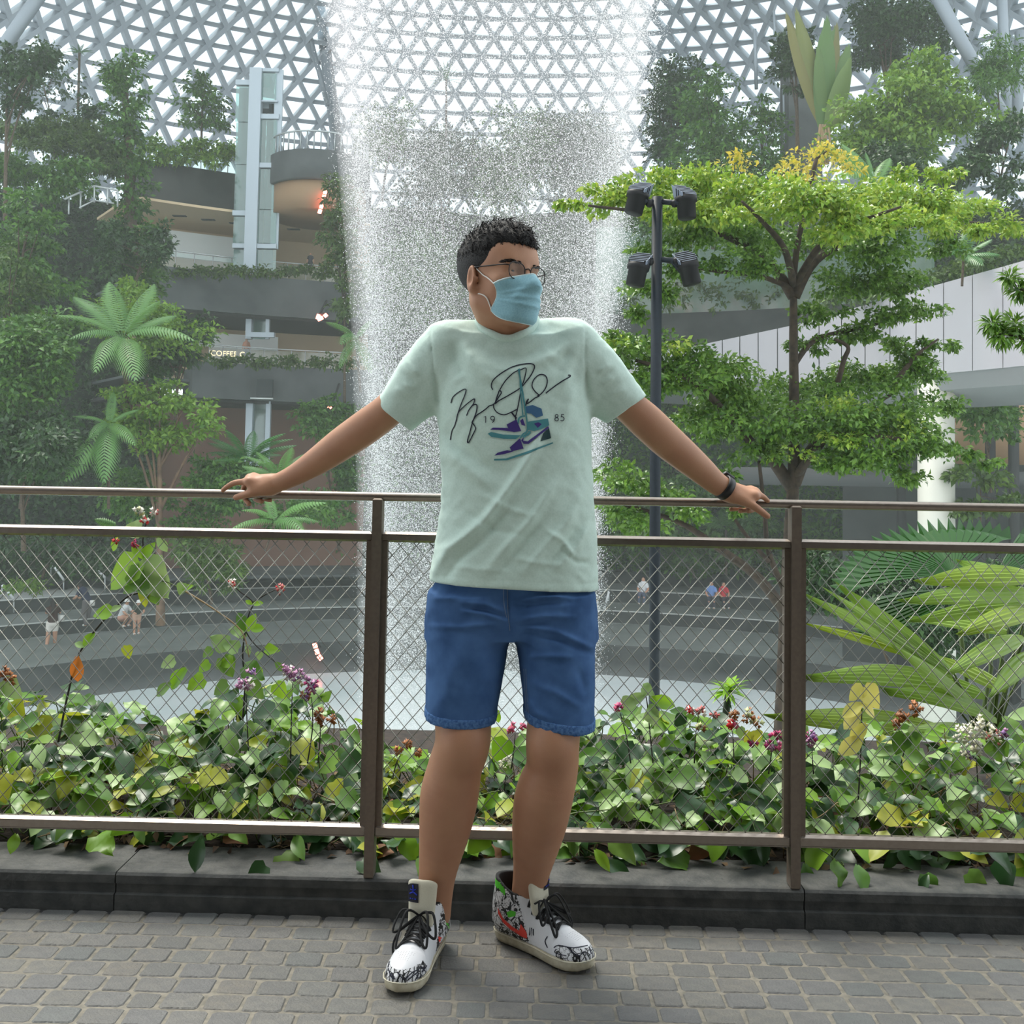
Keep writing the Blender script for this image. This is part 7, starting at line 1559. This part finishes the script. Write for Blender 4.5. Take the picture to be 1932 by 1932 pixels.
# ================================================================= far visitors, small stair rails
def visitor(label, fx_, fy_, d, hpx, hair, top, bottom, pose='stand', face=180, skin=(196, 150, 124), hat=None, shoes=(230, 230, 226), bag=None):
    """small standing/crouching/sitting figure: one body mesh, clothes and hair over it"""
    base = at(fx_, fy_, d); H_ = hpx * d / FPX; k = 1.0; root = thing('person', label, 'person', base); rot = Matrix.Rotation(rad(face), 3, 'Z')
    J = dict(hip=(0, 0, .52), neck=(0, 0, .83), head=(0, .01, .925), kl=(-.055, .03, .28), kr=(.055, .01, .28), fl=(-.06, -.03, .02), fr=(.06, .04, .02), el=(-.15, .0, .64), er=(.15, .0, .64), hl=(-.15, .08, .50), hr=(.15, .08, .50))
    if pose == 'photo': J.update(el=(-.12, .10, .72), er=(.12, .10, .72), hl=(-.04, .18, .86), hr=(.04, .18, .86), fl=(-.09, -.10, .02), fr=(.05, .10, .02), kl=(-.07, -.02, .28))
    if pose == 'bend': J.update(neck=(0, .14, .78), head=(0, .22, .84), el=(-.14, .20, .62), er=(.14, .20, .62), hl=(-.08, .32, .58), hr=(.08, .32, .58))
    if pose == 'crouch': J.update(hip=(0, -.05, .20), neck=(0, .06, .50), head=(0, .10, .60), kl=(-.10, .20, .24), kr=(.10, .20, .24), el=(-.14, .16, .34), er=(.14, .16, .34), hl=(-.05, .28, .28), hr=(.05, .28, .28), fl=(-.09, .06, .02), fr=(.09, .06, .02))
    if pose == 'sit': J.update(hip=(0, 0, .26), neck=(0, .03, .57), head=(0, .04, .67), kl=(-.07, .22, .27), kr=(.07, .22, .27), fl=(-.07, .24, .02), fr=(.07, .24, .02), el=(-.15, .08, .40), er=(.15, .08, .40), hl=(-.06, .18, .30), hr=(.06, .18, .30))
    P = {n: np.array(base + rot @ (Vector(p) * H_)) for n, p in J.items()}; S = SDF(); s2 = H_
    S.cone(P['hip'], P['neck'], .085 * s2, .075 * s2, .02); S.cone(P['neck'], P['head'], .035 * s2, .035 * s2, .02); S.ell(P['head'], (.050 * s2, .056 * s2, .066 * s2), .02)
    sh = lambda q: P['neck'] + np.array(rot @ Vector((q * .095, 0, -.03))) * s2; hp = lambda q: P['hip'] + np.array(rot @ Vector((q * .05, 0, 0))) * s2
    for q, a in ((-1, 'l'), (1, 'r')):
        S.chain([(sh(q), .036 * s2), (P['e' + a], .030 * s2), (P['h' + a], .022 * s2)], .02, 3); S.chain([(hp(q), .062 * s2), (P['k' + a], .042 * s2), (P['f' + a], .026 * s2)], .02, 3); S.cone(P['f' + a], P['f' + a] + np.array(rot @ Vector((0, .10, -.005))) * s2, .024 * s2, .020 * s2, .01)
    h_ = .016 * s2; mesh_obj('body', S.mesh('body', h_, 14), mat('visitor_skin_%d' % skin[0], skin, .6), root)
    T_ = SDF(); T_.cone(P['hip'] + np.array((0, 0, .03 * s2)), P['neck'] - np.array((0, 0, .01 * s2)), .098 * s2, .086 * s2, .02)
    for q, a in ((-1, 'l'), (1, 'r')): T_.cone(sh(q), sh(q) * .45 + P['e' + a] * .55, .047 * s2, .042 * s2, .03)
    mesh_obj('top', T_.mesh('top', h_, 14), mat('cloth_%d_%d_%d' % top, top, .85), root); B_ = SDF(); B_.cone(P['hip'] + np.array((0, 0, .02 * s2)), P['hip'], .098 * s2, .098 * s2, .02)
    for q, a in ((-1, 'l'), (1, 'r')): f = .5 if len(bottom) > 3 else .95; B_.cone(hp(q), hp(q) * (1 - f) + P['k' + a] * f, .072 * s2, .062 * s2, .02)
    if len(bottom) == 3:
        for a in 'lr': B_.cone(P['k' + a], P['f' + a] + np.array((0, 0, .03 * s2)), .052 * s2, .040 * s2, .02)
    mesh_obj('shorts' if len(bottom) > 3 else 'trousers', B_.mesh('bottom', h_, 14), mat('cloth_%d_%d_%d' % tuple(bottom[:3]), bottom[:3], .85), root)
    Hh = SDF(); up_ = np.array((0, 0, .018 * s2)); bk_ = np.array(rot @ Vector((0, -.018, 0))) * s2; Hh.ell(P['head'] + up_ + bk_, (.056 * s2, .060 * s2, .060 * s2), .01)
    if hair == 'long': Hh.cone(P['head'] + bk_ * 2, P['neck'] + bk_ * 3.4 - np.array((0, 0, .08 * s2)), .048 * s2, .040 * s2, .03)
    mesh_obj('hair', Hh.mesh('hair', h_, 14), mat('visitor_hair', (38, 30, 28), .7), root)
    if hat:
        M = Matrix.Translation(Vector(P['head'] + up_ * 1.4)); MB().lathe([(.062 * s2, 0), (.064 * s2, .02 * s2), (.05 * s2, .055 * s2), (.01 * s2, .066 * s2)], M, 14).lathe([(.06 * s2, -.004 * s2), (.085 * s2, -.008 * s2), (.085 * s2, 0), (.06 * s2, .006 * s2)], M, 14, caps=False).build('cap', mat('cap_white', (232, 232, 228), .8), root)
    for a in 'lr': MB().ball(Vector(P['f' + a] + np.array(rot @ Vector((0, .045, -.004))) * s2), (.032 * s2, .060 * s2, .026 * s2), 10).build('shoe', mat('shoe_%d' % shoes[0], shoes, .7), root)
    if bag: MB().box(base + rot @ (Vector(bag[0]) * H_), (.10 * s2, .07 * s2, .12 * s2), bev=.01).build('bag', mat('bag_white', (224, 224, 218), .8), root)
def Dz(fy, px=300, z=ZF): return (CAM.z - z) * FPX / (fy - (890 + (px - 966) * math.tan(ROLL)))
visitor('long-haired visitor in brown top and white shorts on the promenade, seen from behind', 97, 1226, 35.6, 94, 'long', (66, 46, 40), (226, 222, 214, 1), 'photo', 20, bag=((.16, 0, .62),))
visitor('visitor in a navy top bending forward on the lower tier', 163, 1180, 38.0, 84, 'short', (34, 42, 66), (104, 100, 100), 'bend', 70, bag=((.02, -.12, .5),))
visitor('crouching visitor in white shirt and white cap on the promenade', 232, 1181, 38.2, 74, 'short', (222, 226, 226), (206, 160, 140, 1), 'crouch', 250, hat=1)
visitor('visitor with white cap and dark top leaning beside the crouching one', 257, 1196, 37.2, 70, 'short', (58, 70, 58), (206, 170, 148, 1), 'bend', 210, hat=1)
visitor('visitor in grey top with raised arm on the upper tier at left', 118, 1130, 42.0, 60, 'short', (120, 116, 116), (60, 60, 64), 'photo', 0)
visitor('seated visitor in a light blue top on the right tiers', 1342, 1146, 43.0, 66, 'short', (120, 156, 216), (70, 74, 84), 'sit', 170)
visitor('seated visitor in a red top beside the blue one', 1364, 1146, 43.0, 64, 'short', (206, 62, 72), (60, 60, 66), 'sit', 190)
visitor('seated visitor in white shirt just left of the pole', 1214, 1138, 43.2, 66, 'short', (224, 228, 230), (80, 90, 110), 'sit', 160)
visitor('dark-clothed visitor standing on the beige level near the drum balcony', 585, 516, 43.5, 40, 'short', (52, 54, 60), (46, 48, 52), 'stand', 180)
visitor('visitor in a pale shirt behind the middle balustrade near the lift', 464, 682, 43.6, 44, 'short', (196, 150, 130), (60, 60, 66), 'stand', 200)
def slant_rail(label, x0, y0, x1, y1, d):
    t = thing('step_handrail', label, 'handrail', at(x1, y1 + 26, d)); m_ = mat('white_rail', (226, 230, 230), .4); MB().tube([at(x0, y0, d), at(x1, y1, d)], .05, 6).build('handrail', m_, t); 
    for x, y in ((x0, y0), (x1, y1)): MB().tube([at(x, y, d), at(x, y + 26, d)], .025, 5).build('post', pale, t)
slant_rail('white slanting handrail on the tiers at the far left edge', 4, 1104, 26, 1130, 37); slant_rail('white slanting handrail behind the visitor with raised arm', 96, 1060, 120, 1094, 40); slant_rail('white slanting handrail right of the visitor in navy', 167, 1057, 198, 1090, 40); slant_rail('short white handrail on the right tiers left of the pole', 1149, 1116, 1142, 1142, 43)
st2 = thing('stair_railing', 'pale metal stair railing among the trees at upper left', 'railing', at(180, 400, 34))
MB().tube([at(122, 376, 34), at(178, 351, 34.6), at(222, 359, 34.6)], .04, 5).build('handrail', pale, st2); MB().tube([at(150, 392, 34), at(178, 378, 34.6), at(215, 384, 34.6)], .03, 5).build('bottom_rail', pale, st2)
for x, y0, y1 in ((130, 373, 404), (152, 363, 394), (178, 351, 382), (203, 355, 386), (222, 359, 390)): MB().tube([at(x, y0, 34.3), at(x, y1, 34.3)], .03, 5).build('post', pale, st2)
# ================================================================= mist hanging in the hall (real scattering volume)
hz = MB().box((0, 36, 10), (110, 60, 34)).build('mist', None)
mm = bpy.data.materials.new('mist'); mm.use_nodes = True; _t = mm.node_tree; _t.nodes.remove(_t.nodes['Principled BSDF'])
vs = _t.nodes.new('ShaderNodeVolumeScatter'); vs.inputs['Color'].default_value = (.93, 1, .96, 1); vs.inputs['Density'].default_value = .0020; vs.inputs['Anisotropy'].default_value = .2
_t.links.new(vs.outputs[0], _t.nodes['Material Output'].inputs['Volume']); hz.data.materials.append(mm); hz['kind'] = 'stuff'
tag(hz, 'thin white mist drifting across the whole hall around the fall', 'mist')
sp_m = bpy.data.materials.new('spray'); sp_m.use_nodes = True; _t = sp_m.node_tree; _t.nodes.remove(_t.nodes['Principled BSDF'])
vs = _t.nodes.new('ShaderNodeVolumeScatter'); vs.inputs['Color'].default_value = (.97, .985, 1, 1); vs.inputs['Density'].default_value = .10; vs.inputs['Anisotropy'].default_value = .1
_t.links.new(vs.outputs[0], _t.nodes['Material Output'].inputs['Volume'])
zs = [-5.6, -2.6, 1, 4.1, 7, 10.3, 12.6]; ro = [np.interp(z, *RF) + .20 for z in zs]; ri = [np.interp(z, *RF) - .22 for z in zs]
pr = list(zip(ro, zs)) + list(zip(ri[::-1], zs[::-1])); pr = pr + [pr[0]]
o = revolve(pr, n=64).build('waterfall_spray', sp_m); o['kind'] = 'stuff'; tag(o, 'fine white spray hanging in the wall of the falling water ring', 'spray')
fog = MB().lathe([(.05, -5.75), (16.0, -5.74), (15.6, -5.2), (9, -4.9), (5.2, -4.6), (3.4, -3.6), (1.6, -3.0), (.05, -2.8)], Matrix.Translation((CX, CYY, 0)), 40).build('splash_fog', None)
fm = sp_m.copy(); fm.name = 'splash_fog'; fm.node_tree.nodes['Volume Scatter'].inputs['Density'].default_value = .035; fog.data.materials.append(fm); fog['kind'] = 'stuff'; tag(fog, 'low white splash fog where the fall meets the pool', 'fog')
